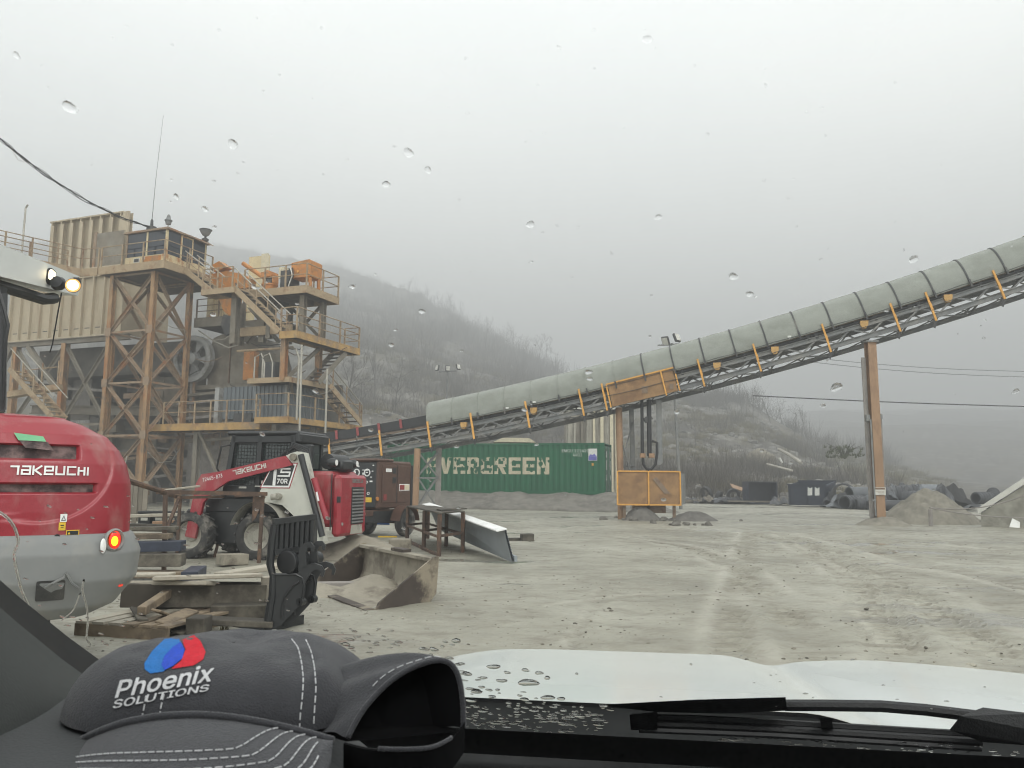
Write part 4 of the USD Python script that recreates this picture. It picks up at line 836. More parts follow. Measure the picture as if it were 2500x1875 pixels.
for (px, py, n, sp_) in ((2370, 1278, 14, 0.5), (1660, 1282, 10, 0.8), (1810, 1222, 40, 2.5), (1600, 1270, 20, 1.2)):
    q = on_ground(px, py); w4 += [(q[0] + r4.normal(0, sp_), q[1] + r4.normal(0, sp_*0.6), 0.02) for _ in range(n)]
scatter('yard_stones', [(rock(50 + k), 'gravel_dark') for k in range(3)], np.array(w4), r4.uniform(0, 6, len(w4)), r4.uniform(0.06, 0.16, (len(w4), 1))*np.ones(3), 'dark stones strewn on the mud of the yard', 'stones')
# ------------------------------------------------------------------ crushing plant on the left
look('tower_rust', (0.30, 0.185, 0.095), 0.75, 0, 0.25, 3, rust=(0.30, 0.11, 0.03), thr=(0.50, 0.66), rscale=1.6, stretch=(1, 1, 0.45), dust=(0.13, 0.10, 0.075), dthr=(0.52, 0.66), dscale=2.8)
look('brace_rust', (0.25, 0.18, 0.12), 0.75, 0, 0.3, 3, rust=(0.27, 0.11, 0.035), thr=(0.52, 0.68), rscale=1.4)
look('beige_steel', (0.40, 0.335, 0.235), 0.65, 0, 0.14, 1.6, rust=(0.25, 0.18, 0.11), thr=(0.54, 0.72), rscale=1.2, stretch=(1, 1, 0.2))
look('deck_tan', (0.33, 0.245, 0.15), 0.7, 0, 0.2, 2, rust=(0.19, 0.09, 0.04), thr=(0.54, 0.68), rscale=2.2)
look('deck_yellow', (0.38, 0.235, 0.085), 0.65, 0, 0.25, 2, dust=(0.20, 0.15, 0.10), dthr=(0.48, 0.64), dscale=1.6, rust=(0.22, 0.10, 0.04), thr=(0.52, 0.66), rscale=1.8)
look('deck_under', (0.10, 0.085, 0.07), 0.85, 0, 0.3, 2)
look('rail_tan', (0.30, 0.225, 0.14), 0.65, 0, 0.2, 4, rust=(0.17, 0.09, 0.045), thr=(0.5, 0.62), rscale=3)
look('rail_steel', (0.36, 0.34, 0.29), 0.45, 0.3, 0.2, 4)
look('cabin_cream', (0.58, 0.48, 0.29), 0.6, 0, 0.1, 2, rust=(0.38, 0.15, 0.04), thr=(0.52, 0.62), rscale=1.5, stretch=(1, 1, 0.5))
look('dark_glass', (0.018, 0.022, 0.030), 0.08, 0, 0.5, 1.5, specular_ior_level=0.5)
look('orange_paint', (0.46, 0.18, 0.035), 0.5, 0, 0.22, 3, dust=(0.24, 0.16, 0.09), dthr=(0.5, 0.68), dscale=2.5, rust=(0.25,0.1,0.03), thr=(0.56,0.7), rscale=3)
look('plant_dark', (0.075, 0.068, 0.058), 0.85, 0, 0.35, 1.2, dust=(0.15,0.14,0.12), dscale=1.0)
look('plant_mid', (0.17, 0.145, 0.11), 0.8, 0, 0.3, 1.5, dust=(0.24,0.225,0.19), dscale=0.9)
look('wheel_grey', (0.31, 0.31, 0.30), 0.6, 0.1, 0.2, 1.5, rust=(0.16,0.15,0.13), thr=(0.5,0.65), rscale=1.5)
look('sheet_metal', (0.12, 0.135, 0.145), 0.5, 0.3, 0.15, 2, rust=(0.42,0.43,0.43), thr=(0.56,0.72), rscale=1.3, stretch=(2.5, 2.5, 0.12))
E1, E2, PO = V(.9325, -.3612, 0), V(.3612, .9325, 0), V(-17.45, 38, 0)
UZ = V(0, 0, 1)
def PL(a, b, z): return PO + E1*a + E2*b + V(0, 0, z)
def pbox(a0, a1, b0, b1, z0, z1): return obox(PL((a0+a1)/2, (b0+b1)/2, (z0+z1)/2), (E1, E2, UZ), (a1-a0, b1-b0, z1-z0))
def parts(t, name, meshes, mt, **k):
    for m in meshes: part(t, name, m, mt, **k)
def railing(t, pts, h=1.05, gap=1.3, mt='rail_tan', post=0.075, closed=False, mids=(0.52,), top=0.025):
    """Posts, top rail and mid rail along a polyline of deck-edge points."""
    P = [np.asarray(p, float) for p in pts]
    for i, (p, q) in enumerate(zip(P[:-1], P[1:])):
        n = max(1, int(round(np.linalg.norm((q-p)[:2])/gap)))
        for k in range(n if i < len(P)-2 else n + 1):
            c = p + (q-p)*k/n; part(t, 'rail_post', bar(c - UZ*0.15, c + UZ*h, post, post*0.7, up=tuple(E2)), mt)
        part(t, 'top_rail', tube(p + UZ*h, q + UZ*h, top, 6), mt)
        for m_ in mids: part(t, 'mid_rail', tube(p + UZ*h*m_, q + UZ*h*m_, top*0.9, 6), mt)
def deck(t, a0, a1, b0, b1, z0, z1, mt='deck_tan', fascia=True):
    part(t, 'deck_plate', pbox(a0+0.06, a1-0.06, b0+0.06, b1-0.06, z1-0.05, z1-0.01), mt)
    part(t, 'edge_beam', pbox(a0, a1, b0-0.0, b0+0.06, z0, z1), mt); part(t, 'edge_beam', pbox(a0, a1, b1-0.06, b1, z0, z1), mt)
    part(t, 'edge_beam', pbox(a1-0.06, a1, b0+0.062, b1-0.062, z0, z1), mt); part(t, 'edge_beam', pbox(a0, a0+0.06, b0+0.062, b1-0.062, z0, z1), mt)
    n = max(2, int((a1-a0)/0.7))
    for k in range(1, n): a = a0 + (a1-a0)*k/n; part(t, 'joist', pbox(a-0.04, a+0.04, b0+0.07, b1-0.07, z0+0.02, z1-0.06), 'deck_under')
def xbrace(t, p00, p10, p01, p11, w=0.13, mt='brace_rust'):
    part(t, 'brace', angle(p00, p11, w, up=tuple(E2)), mt); part(t, 'brace', angle(p10, p01, w, up=tuple(E2*0.9 + E1*0.1)), mt)

# lattice tower that carries the control cabin
t = thing('lattice_tower', 'rusty orange cross-braced steel tower that carries the control cabin', 'tower', PL(-1.3, 1.2, 0))
TA, TB = (-2.66, 0.0), (0.0, 2.36); zl = [-0.1, 0.85, 3.40, 5.96, 8.50, 11.35]
for a in TA:
    for b in TB: part(t, 'leg', cat([ibeam(PL(a, b, -0.1), PL(a, b, 11.36), 0.24, 0.22, 0.035, up=tuple(E2))]), 'tower_rust')
for z0, z1 in zip(zl[:-1], zl[1:]):
    for b in TB:
        if z1 - z0 > 1.2: xbrace(t, PL(TA[0], b, z0), PL(TA[1], b, z0), PL(TA[0], b, z1), PL(TA[1], b, z1))
        part(t, 'strut', angle(PL(TA[0], b, z1 - 0.02), PL(TA[1], b, z1 - 0.02), 0.10), 'brace_rust')
    for a in TA:
        if z1 - z0 > 1.2: xbrace(t, PL(a, TB[0], z0), PL(a, TB[1], z0), PL(a, TB[0], z1), PL(a, TB[1], z1))
        part(t, 'strut', angle(PL(a, TB[0], z1 - 0.02), PL(a, TB[1], z1 - 0.02), 0.10), 'brace_rust')
for z in zl[1:-1]:
    for a in TA: part(t, 'gusset', obox(PL(a, -0.13, z), (E1, E2, UZ), (0.36, 0.015, 0.4)), 'brace_rust')
deck(t, -3.3, 0.92, -0.38, 2.95, 11.38, 11.76)
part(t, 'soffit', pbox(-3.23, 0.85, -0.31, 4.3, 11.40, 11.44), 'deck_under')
railing(t, [PL(-3.2, -0.33, 11.76), PL(0.87, -0.33, 11.76), PL(0.87, 2.9, 11.76)], 1.03, 1.35)
part(t, 'cable_loop', ptube([PL(0.05, 0.3, 9.0), PL(0.3, 1.0, 8.75), PL(0.2, 1.9, 8.8), PL(0.05, 2.3, 8.3)], 0.02, 5), 'rail_steel')
part(t, 'cable_loop', ptube([PL(0.05, 0.2, 2.6), PL(0.1, 0.9, 2.1), PL(0.1, 1.7, 2.2), PL(0.05, 2.3, 2.9)], 0.02, 5), 'rail_steel')
part(t, 'hanging_hose', ptube([PL(-0.9, -0.1, 2.4), PL(-1.0, -0.15, 1.6), PL(-1.15, -0.15, 0.9)], 0.025, 5), 'rail_steel')

# control cabin
CA0, CA1, CB0, CB1, CZ0, CZ1 = -2.02, 0.60, 0.02, 2.72, 11.80, 13.50
t = thing('control_cabin', 'rust-streaked cream control cabin with big dark windows on top of the tower', 'cabin', PL(-0.7, 1.3, CZ0))
sill = CZ0 + 0.42
W1 = 'cabin_cream'
part(t, 'front_wall', pbox(CA0, CA1, CB0, CB0+0.06, CZ0, sill), W1); part(t, 'back_wall', pbox(CA0, CA1, CB1-0.06, CB1, CZ0, CZ1), W1)
part(t, 'side_wall', pbox(CA0, CA0+0.06, CB0+0.062, CB1-0.062, CZ0, CZ1-0.1), W1)
part(t, 'side_wall', pbox(CA1-0.06, CA1, CB0+0.062, CB1-0.062, CZ0, sill), W1)
for a, b, w in ((CA0+0.05, CB0+0.05, 0.1), (CA1-0.05, CB0+0.05, 0.10), (CA1-0.05, CB1-0.05, 0.1), ((CA0+CA1)/2+0.05, CB0+0.05, 0.10)):
    part(t, 'corner_post', pbox(a-w/2, a+w/2, b-w/2-0.004, b+w/2-0.004, sill, CZ1-0.07), 'cabin_cream' if a > -1 else 'brace_rust')
for b in (0.98, 1.72): part(t, 'window_post', pbox(CA1-0.055, CA1+0.012, b-0.05, b+0.05, sill, CZ1-0.07), W1)
part(t, 'window', pbox(CA0+0.1, (CA0+CA1)/2, CB0+0.02, CB0+0.035, sill, CZ1-0.07), 'dark_glass')
part(t, 'window', pbox((CA0+CA1)/2+0.1, CA1-0.1, CB0+0.02, CB0+0.035, sill, CZ1-0.07), 'dark_glass')
part(t, 'window', pbox(CA1-0.035, CA1-0.02, CB0+0.1, 0.93, sill-0.12, CZ1-0.07), 'dark_glass')
part(t, 'window', pbox(CA1-0.035, CA1-0.02, 1.77, CB1-0.1, sill-0.2, CZ1-0.07), 'dark_glass')
d_ = part(t, 'door', pbox(CA1-0.05, CA1-0.02, 1.03, 1.67, CZ0+0.02, CZ1-0.07), W1)
rw = sg.box(-0.25, -0.52, 0.25, 0.52).buffer(0.08)
part(d_, 'door_window', prism(rw, PL(CA1, 1.35, sill+0.52), E2, UZ, 0.02), 'dark_glass')
part(d_, 'handle', pbox(CA1, CA1+0.03, 1.08, 1.12, CZ0+0.55, CZ0+0.75), 'steel_dark')
part(t, 'roof', cat([pbox(CA0-0.1, CA1+0.12, CB0-0.1, CB1+0.16, CZ1-0.07, CZ1-0.01), pbox(CA0-0.04, CA1+0.06, CB0-0.04, CB1+0.1, CZ1-0.01, CZ1+0.05)]), 'brace_rust')
part(t, 'roof_visor', hull([PL(CA1+0.13, CB0+0.9, CZ1-0.02), PL(CA1+0.13, CB1+0.2, CZ1-0.02), PL(CA1+0.32, CB1+0.2, CZ1-0.14), PL(CA1+0.13, CB1+0.2, CZ1-0.06), PL(CA1+0.32, CB1, CZ1-0.16)]), 'brace_rust')
part(t, 'rust_panel', pbox(-0.85, 0.3, CB0-0.012, CB0-0.003, CZ0+0.12, CZ0+0.38), 'orange_paint')
v_ = part(t, 'vent_frame', pbox(-1.45, -1.05, CB0-0.02, CB0-0.003, CZ0+0.12, CZ0+0.34), 'off_white'); part(v_, 'vent_hole', pbox(-1.40, -1.10, CB0-0.026, CB0-0.021, CZ0+0.15, CZ0+0.31), 'steel_dark')
part(t, 'vent_frame', pbox(-0.9, -0.72, CB0-0.03, CB0-0.013, CZ0+0.24, CZ0+0.36), 'off_white')
# things on the cabin roof
q = PL(-0.55, 0.5, CZ1+0.05)
t = thing('air_unit', 'white box-shaped air conditioner on the cabin roof', 'air conditioner', q)
part(t, 'body', rbox(q + V(0.35, 0.3, 0.14), (E1, E2, UZ), (0.8, 0.7, 0.24), 0.05), 'off_white'); part(t, 'base', obox(q + V(-0.15, 0, 0.08), (E1, E2, UZ), (0.5, 0.4, 0.16)), 'steel_dark')
q = PL(0.52, 0.12, CZ1+0.05)
t = thing('beacon_lamp', 'grey hooded beacon lamp at the near corner of the cabin roof', 'lamp', q)
part(t, 'stem', tube(q, q + UZ*0.16, 0.03, 8), 'rail_steel'); part(t, 'globe', lathe([(0.02, 0.14), (0.12, 0.16), (0.15, 0.30), (0.155, 0.36), (0.02, 0.37)], 16, q), 'steel_grey', 40)
part(t, 'hood', lathe([(0.185, 0.34), (0.18, 0.38), (0.11, 0.44), (0.075, 0.60), (0.03, 0.66), (0.0, 0.67)], 16, q), 'steel_grey', 40)
q = PL(0.62, 2.55, CZ1+0.05)
t = thing('dish_lamp', 'upturned wire-caged dish lamp at the far end of the cabin roof', 'lamp', q)
part(t, 'base', lathe([(0.0, 0), (0.16, 0.02), (0.18, 0.12), (0.05, 0.2), (0.06, 0.28)], 14, q), 'steel_dark', 40)
part(t, 'bowl', lathe([(0.06, 0.26), (0.16, 0.32), (0.25, 0.46), (0.29, 0.56), (0.30, 0.60), (0.27, 0.58), (0.14, 0.36)], 18, q), 'steel_grey', 40)
part(t, 'rim', lathe([(0.29, 0.58), (0.32, 0.59), (0.32, 0.62), (0.29, 0.62)], 18, q), 'steel_dark')
q = PL(-0.62, 0.2, CZ1+0.05)
t = thing('whip_antenna', 'thin whip antenna rising from a dark base on the cabin roof', 'antenna', q)
part(t, 'base', cat([box(q[0], q[1], q[2]+0.1, 0.36, 0.3, 0.2, -0.37), lathe([(0.06, 0.2), (0.075, 0.32), (0.06, 0.52), (0.02, 0.6)], 10, q)]), 'steel_dark')
part(t, 'whip', ptube([q + UZ*0.55, q + UZ*2.6 + V(0.05, 0, 0), q + UZ*6.0 + V(0.22, 0, 0)], [0.016, 0.011, 0.006], 5), 'steel_dark')
Qc = PL(-0.62, 0.15, CZ1+0.2)
far = at(-60, 285, 30)
tt = np.linspace(0, 1, 30)
def strand(o1, s1, k): 
    Q = far + (Qc - far)*tt[:, None]; Q[:, 2] -= s1*4*tt*(1-tt); Q += o1*np.sin(tt*math.pi*k + o1[0]*40)[:, None]; return Q
t = thing('cable_bundle', 'thick bundle of dark cables sagging from the upper left to the cabin roof', 'cable', Qc)
for k, (o1, s1, kk, r_) in enumerate(((V(0, 0, 0), 0.62, 1, 0.028), (V(0.03, 0, 0.05), 0.66, 9, 0.014), (V(0.05, 0, -0.06), 0.70, 7, 0.014), (V(0.06, 0, 0.03), 0.60, 11, 0.012))): part(t, 'strand', ptube(strand(o1, s1, kk), r_, 5), 'black')
part(t, 'loose_end', ptube([far + (Qc-far)*0.16 + V(0, 0, -0.25), far + (Qc-far)*0.2 + V(0.1, 0, -0.75), far + (Qc-far)*0.26 + V(0, 0, -0.5)], 0.008, 4), 'steel_brown')

# feed hopper: ribbed lower box and upper back wall
t = thing('feed_hopper', 'big ribbed beige steel feed hopper with a taller ribbed back wall', 'hopper', PL(-8.5, 3, 8.9))
hb0, hz0, hz1 = 2.0, 8.93, 12.15
part(t, 'front_plate', pbox(-12.9, -4.35, hb0+0.16, hb0+0.20, hz0+0.02, hz1), 'beige_steel')
part(t, 'end_plate', pbox(-4.39, -4.35, hb0+0.205, hb0+3.4, hz0+0.02, hz1), 'beige_steel')
part(t, 'bottom_flange', pbox(-12.9, -4.3, hb0, hb0+0.3, hz0-0.05, hz0+0.02), 'beige_steel'); part(t, 'top_flange', pbox(-12.9, -4.3, hb0, hb0+0.3, hz1, hz1+0.08), 'beige_steel')
for k, a in enumerate(np.arange(-12.6, -4.4, 0.78)):
    part(t, 'rib', cat([pbox(a-0.035, a+0.035, hb0+0.0, hb0+0.158, hz0+0.022, hz1-0.002)]), 'beige_steel')
    if a < -5: part(t, 'slot', pbox(a+0.2, a+0.58, hb0+0.150, hb0+0.158, hz0+0.42, hz0+0.47), 'steel_dark')
    if a < -5: part(t, 'slot_plate', pbox(a+0.16, a+0.62, hb0+0.13, hb0+0.158, hz0+0.05, hz0+0.41), 'beige_steel')
ub, uz0, uz1 = 3.2, 12.9, 16.1
part(t, 'back_wall', pbox(-11.5, -5.5, ub+0.3, ub+0.34, uz0, uz1), 'beige_steel')
part(t, 'wall_cap', pbox(-11.55, -5.9, ub, ub+0.34, uz1, uz1+0.08), 'beige_steel')
for a in np.linspace(-11.4, -6.1, 8): part(t, 'wall_rib', cat([pbox(a-0.04, a+0.04, ub+0.02, ub+0.298, uz0, uz1-0.002), pbox(a-0.04, a+0.22, ub, ub+0.018, uz0, uz1-0.2)]), 'beige_steel')
part(t, 'wall_return', pbox(-5.9, -5.46, ub-0.02, ub+0.1, uz0, uz1+0.02), 'beige_steel')
part(t, 'mesh_screen', pbox(-7.4, -5.35, ub-0.35, ub-0.32, 12.7, 14.9), 'plant_mid')
part(t, 'screen_post', pbox(-7.5, -7.32, ub-0.4, ub-0.28, 12.4, 15.0), 'brace_rust')
part(t, 'top_deck', pbox(-13, -4.4, hb0+0.3, ub+3, 12.2, 12.34), 'deck_tan')
part(t, 'ledge', pbox(-9.5, -5.2, ub-0.6, ub+0.1, 12.72, 12.9), 'beige_steel')
# sloping side wing with props at the far left
part(t, 'wing_plate', prism([(-5.2, 0), (0, 0), (-2.4, 2.05), (-5.2, 1.9)], PL(-11.7, 2.6, 12.4), E1, UZ, 0.06), 'beige_steel')
part(t, 'wing_cap', bar(PL(-17, 2.5, 14.32), PL(-14.1, 2.5, 14.48), 0.5, 0.12), 'beige_steel')
for k in range(4): part(t, 'wing_prop', bar(PL(-13.9 - 1.0*k, 2.3, 14.3 - 0.1*k), PL(-12.2 - 1.1*k, 2.2, 12.4), 0.26, 0.12, up=tuple(E2)), 'plant_mid' if k else 'brace_rust')
part(t, 'vent_pipe', ptube([PL(-11.9, 1.9, 12.4), PL(-11.9, 1.9, 16.6), PL(-11.75, 1.9, 16.8)], 0.05, 6), 'rail_steel')
# walkway along the hopper to the cabin
t = thing('hopper_walkway', 'tan railed steel walkway that runs from the left beside the hopper to the cabin deck', 'walkway', PL(-4.5, -1.5, 11.4))
pw = [PL(-6.3, -7.2, 11.72), PL(-4.3, -0.5, 11.72), PL(-3.35, -0.36, 11.72)]
for p, q in zip(pw[:-1], pw[1:]):
    d, s, u_ = frame_of(p, q); L = np.linalg.norm(q-p)
    part(t, 'deck_plate', bar(p, q, 0.9, 0.05, off=(-0.45, 0)), 'deck_tan')
    part(t, 'edge_beam', bar(p, q, 0.06, 0.40, off=(0.03, -0.18)), 'deck_tan')
railing(t, pw, 1.05, 1.25)
p, q = pw[0] + V(-0.9, 0.25, 0), pw[1] + V(-0.9, 0.25, 0); railing(t, [p, q], 1.05, 1.6)

# frame under the hopper
t = thing('support_trestle', 'brown braced steel trestle that carries the beige hopper', 'trestle', PL(-8.5, 3.5, 0))
fa = (-11.9, -8.15, -4.9)
for a in fa:
    for b in (2.1, 5.6): part(t, 'leg', ibeam(PL(a, b, -0.1), PL(a, b, hz0-0.34), 0.34, 0.30, 0.04, up=tuple(E2)), 'tower_rust' if b < 3 else 'plant_mid')
for b in (2.1, 5.6): part(t, 'girder', ibeam(PL(-13.5, b, hz0-0.21), PL(-3.6, b, hz0-0.21), 0.3, 0.24, 0.04), 'plant_mid')
for a0, a1 in zip(fa[:-1], fa[1:]):
    for z0, z1 in ((4.2, 8.55), (-0.0, 4.1)): xbrace(t, PL(a0, 2.1, z0), PL(a1, 2.1, z0), PL(a0, 2.1, z1), PL(a1, 2.1, z1), 0.16, 'plant_mid')
    part(t, 'strut', angle(PL(a0, 2.1, 4.15), PL(a1, 2.1, 4.15), 0.12), 'plant_mid'); part(t, 'strut', angle(PL(a0, 5.6, 4.15), PL(a1, 5.6, 4.15), 0.12), 'plant_mid')
part(t, 'diagonal_strut', bar(PL(-13.9, 2.1, 6.2), PL(-12.3, 2.1, 8.6), 0.24, 0.2, up=tuple(E2)), 'plant_mid'); part(t, 'diagonal_strut', bar(PL(-11.0, 2.1, 8.6), PL(-8.4, 2.1, 5.9), 0.26, 0.22, up=tuple(E2)), 'plant_mid')
# feeder, chassis and belts that fill the shade behind the towers
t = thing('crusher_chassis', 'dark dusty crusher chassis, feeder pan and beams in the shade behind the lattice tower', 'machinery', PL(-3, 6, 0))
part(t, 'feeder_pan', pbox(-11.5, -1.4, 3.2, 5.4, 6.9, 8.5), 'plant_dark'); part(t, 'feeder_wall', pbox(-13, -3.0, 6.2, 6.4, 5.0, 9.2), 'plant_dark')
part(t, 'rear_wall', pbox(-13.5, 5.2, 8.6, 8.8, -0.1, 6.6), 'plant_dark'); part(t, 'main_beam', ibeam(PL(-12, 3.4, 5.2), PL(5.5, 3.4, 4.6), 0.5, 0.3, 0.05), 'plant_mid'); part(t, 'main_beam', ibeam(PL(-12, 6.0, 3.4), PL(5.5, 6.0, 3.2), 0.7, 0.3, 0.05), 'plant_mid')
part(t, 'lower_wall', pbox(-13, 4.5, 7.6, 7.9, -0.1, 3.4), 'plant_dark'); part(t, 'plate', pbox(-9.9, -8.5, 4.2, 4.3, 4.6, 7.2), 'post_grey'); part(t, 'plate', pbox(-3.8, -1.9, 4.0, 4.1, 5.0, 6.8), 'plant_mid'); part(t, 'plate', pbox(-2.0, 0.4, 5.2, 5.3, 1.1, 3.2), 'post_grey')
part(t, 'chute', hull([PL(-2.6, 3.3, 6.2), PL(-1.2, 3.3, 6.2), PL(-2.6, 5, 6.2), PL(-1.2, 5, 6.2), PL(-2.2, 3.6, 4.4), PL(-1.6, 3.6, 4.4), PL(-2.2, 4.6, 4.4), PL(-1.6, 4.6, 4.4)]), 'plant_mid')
rc = np.random.default_rng(21)
for k in range(110):
    a, b, z = rc.uniform(-13, 3.5), rc.uniform(3.0, 7.2), rc.uniform(0.6, 7.2); mt = ('plant_mid', 'plant_dark', 'post_grey', 'brace_rust', 'plant_mid')[k % 5]
    if k % 3 == 0: part(t, 'frame_beam', bar(PL(a, b, z), PL(a + rc.uniform(1.5, 4), b, z + rc.normal(0, 0.25)), rc.uniform(0.1, 0.25), rc.uniform(0.1, 0.3)), mt)
    elif k % 3 == 1: part(t, 'hydraulic_pipe', ptube([PL(a, b, z), PL(a + rc.uniform(0.5, 1.5), b, z + rc.uniform(-0.2, 0.2)), PL(a + rc.uniform(1.5, 2.5), b, z - rc.uniform(0, 1.4))], rc.uniform(0.03, 0.08), 6), mt, 40)
    else: part(t, 'machine_box', pbox(a, a + rc.uniform(0.3, 1.4), b, b + 0.6, z, z + rc.uniform(0.25, 1.1)), mt)
for k in range(7): part(t, 'louvre_beam', bar(PL(-1.2, 3.2, 3.2 + 0.4*k), PL(3.8, 3.2, 3.45 + 0.4*k), 0.12, 0.14), ('plant_mid', 'post_grey')[k % 2])
for k in range(16):
    a, b, z = rc.uniform(-3, 6), rc.uniform(2.6, 3.3), rc.uniform(3.5, 9.2); L_c = rc.uniform(1.5, 3.5); q_ = np.linspace(0, 1, 9)
    part(t, 'hanging_cable', ptube([PL(a + L_c*u, b, z + rc.normal(0, 0.03) - (0.25 + 0.3*L_c/3)*4*u*(1-u)*0.5) for u in q_], 0.022, 5), ('rail_steel', 'black', 'steel_brown')[k % 3])
for k in range(14): a, z = rc.uniform(-2.5, 6.5), rc.uniform(1.0, 4.5); part(t, 'vertical_pipe', tube(PL(a, rc.uniform(3.0, 3.8), z), PL(a + rc.normal(0, 0.1), 3.4, z + rc.uniform(1.2, 3.5)), rc.uniform(0.03, 0.09), 7), ('plant_mid', 'post_grey', 'rail_tan', 'brace_rust')[k % 4], 40)
# left stair and gangway by the machine
t = thing('left_stair', 'narrow steel stair with handrails going down to the right behind the red machine', 'stairs', PL(-11, 1, 2))
sa, sb_ = at(22, 900, 36.5), at(128, 1020, 35.5)
for o in (0, 0.7): part(t, 'stringer', bar(sa + E2*o, sb_ + E2*o, 0.06, 0.24, up=tuple(UZ)), 'rail_tan'); part(t, 'handrail', tube(sa + E2*o + UZ*0.95, sb_ + E2*o + UZ*0.95, 0.022, 6), 'rail_steel')
for k in range(11):
    c = sa + (sb_-sa)*(k+0.5)/11 + E2*0.35; part(t, 'tread', obox(c, (E1, E2, UZ), (0.24, 0.64, 0.04)), 'deck_tan')
for k in range(4): c = sa + (sb_-sa)*(k+0.2)/4; part(t, 'rail_post', bar(c, c + UZ*0.95, 0.05), 'rail_tan')
part(t, 'gangway', bar(at(20, 965, 37), at(150, 945, 37.6), 0.7, 0.26), 'deck_tan')
for px in (55, 100, 140): c = at(px, 960 - (px-20)*0.15, 37.2); part(t, 'rail_post', bar(c, c + UZ*1.2, 0.06), 'rail_tan')
part(t, 'top_rail', tube(at(55, 905, 37.2), at(140, 896, 37.4), 0.025, 6), 'rail_tan')

# jaw crusher with its flywheel
t = thing('jaw_crusher', 'dusty beige jaw crusher housing with a big spoked grey flywheel', 'crusher', PL(1.2, 4.5, 6.2))
part(t, 'housing', prism([(0.15, 6.2), (3.4, 6.25), (3.4, 7.9), (2.6, 8.75), (1.35, 9.0), (0.4, 8.7), (0.15, 8.0)], PL(0, 5.0, 0), E1, UZ, 2.4), 'plant_mid')
part(t, 'side_plate', pbox(1.55, 1.60, 3.7, 3.79, 6.25, 8.6), 'steel_brown'); part(t, 'base_rail', pbox(-0.6, 4.2, 3.5, 6.4, 5.95, 6.18), 'plant_mid')
part(t, 'orange_guard', pbox(3.0, 3.62, 3.1, 3.5, 6.3, 7.75), 'orange_paint')
part(t, 'motor', lathe([(0.0, -0.5), (0.33, -0.48), (0.36, -0.2), (0.36, 0.4), (0.2, 0.5), (0, 0.5)], 18, PL(4.6, 4.0, 6.9), E1), 'steel_dark', 40)
wc = PL(-0.35, 3.45, 7.55)
wheel = arr(m3.Manifold.cylinder(0.34, 1.22, 1.22, 48)); cyl = m3.Manifold.cylinder(0.34, 1.22, 1.22, 56)
cyl = cyl - m3.Manifold.cylinder(0.12, 0.98, 0.98, 48).translate((0, 0, 0.22))
for k in range(5):
    a = 2*math.pi*k/5 + 0.5; cyl = cyl - m3.CrossSection([[(0.36*math.cos(a-0.5), 0.36*math.sin(a-0.5)), (0.92*math.cos(a-0.36), 0.92*math.sin(a-0.36)), (0.94*math.cos(a), 0.94*math.sin(a)), (0.92*math.cos(a+0.36), 0.92*math.sin(a+0.36)), (0.36*math.cos(a+0.5), 0.36*math.sin(a+0.5))]]).extrude(1.0).translate((0, 0, -0.3))
v, f = arr(cyl); zdir = -E2; fw = part(t, 'flywheel', (wc + v[:, :1]*E1 + v[:, 1:2]*UZ + v[:, 2:3]*zdir, f), 'wheel_grey', 35)
part(fw, 'hub', lathe([(0.30, 0.0), (0.30, 0.42), (0.18, 0.50), (0.0, 0.5)], 20, wc, zdir), 'wheel_grey', 40)
part(fw, 'backing', lathe([(0.0, -0.16), (0.95, -0.16), (0.95, -0.06), (0.0, -0.06)], 24, wc, zdir), 'plant_dark')
part(t, 'hose', ptube([PL(0.2, 2.9, 8.95), PL(1.3, 2.9, 8.3), PL(2.2, 2.9, 7.95), PL(3.0, 2.9, 8.1), PL(3.2, 2.9, 8.6), PL(5.5, 2.6, 8.5)], 0.035, 6), 'rail_steel', 40)
# upper beams, cream hutch and orange rock breaker behind the cabin
t = thing('crusher_gallery', 'brown steel gallery beams, railings and columns above the jaw crusher', 'gallery', PL(2, 4, 8))
part(t, 'gallery_beam', pbox(-0.6, 2.5, 3.4, 3.5, 9.25, 9.75), 'plant_mid'); part(t, 'gallery_beam', pbox(2.52, 4.6, 3.4, 3.5, 8.95, 9.4), 'plant_mid'); part(t, 'gallery_deck', pbox(-0.6, 4.6, 3.52, 6.0, 9.3, 9.38), 'deck_under')
part(t, 'cross_beam', pbox(3.4, 6.9, 1.6, 1.75, 8.2, 8.62), 'deck_tan')
for a, b, z0, z1 in ((2.05, 3.9, 8.6, 11.0), (5.0, 2.0, 7.9, 10.0), (3.45, 2.2, 7.9, 10.0)): part(t, 'column', ibeam(PL(a, b, z0), PL(a, b, z1), 0.34, 0.3, 0.05, up=tuple(E2)), 'plant_mid')
railing(t, [PL(-0.5, 3.45, 9.75), PL(2.4, 3.45, 9.75)], 1.0, 1.2, 'steel_brown', mids=(0.35, 0.65))
railing(t, [PL(2.6, 3.45, 9.4), PL(4.5, 3.45, 9.4)], 0.9, 1.0, 'steel_brown', mids=(0.5,))
t = thing('cream_hutch', 'cream panelled steel hutch partly hidden behind the cabin and orange breaker', 'hutch', PL(0.6, 5, 9.4))
part(t, 'wall', pbox(-0.9, 1.15, 4.6, 6.0, 9.4, 11.9), 'cabin_cream'); part(t, 'upper_wall', pbox(0.6, 1.95, 6.0, 6.1, 11.9, 13.65), 'cabin_cream'); part(t, 'upper_rib', pbox(1.55, 1.98, 5.85, 5.99, 10.0, 13.7), 'cream_paint')
for a in (-0.4, 0.2, 0.75): part(t, 'rib', pbox(a-0.03, a+0.03, 4.54, 4.598, 9.42, 11.88), 'cabin_cream')
t = thing('rock_breaker', 'bright orange hydraulic rock breaker arm behind the cabin stair', 'rock breaker', PL(2.2, 3, 11))
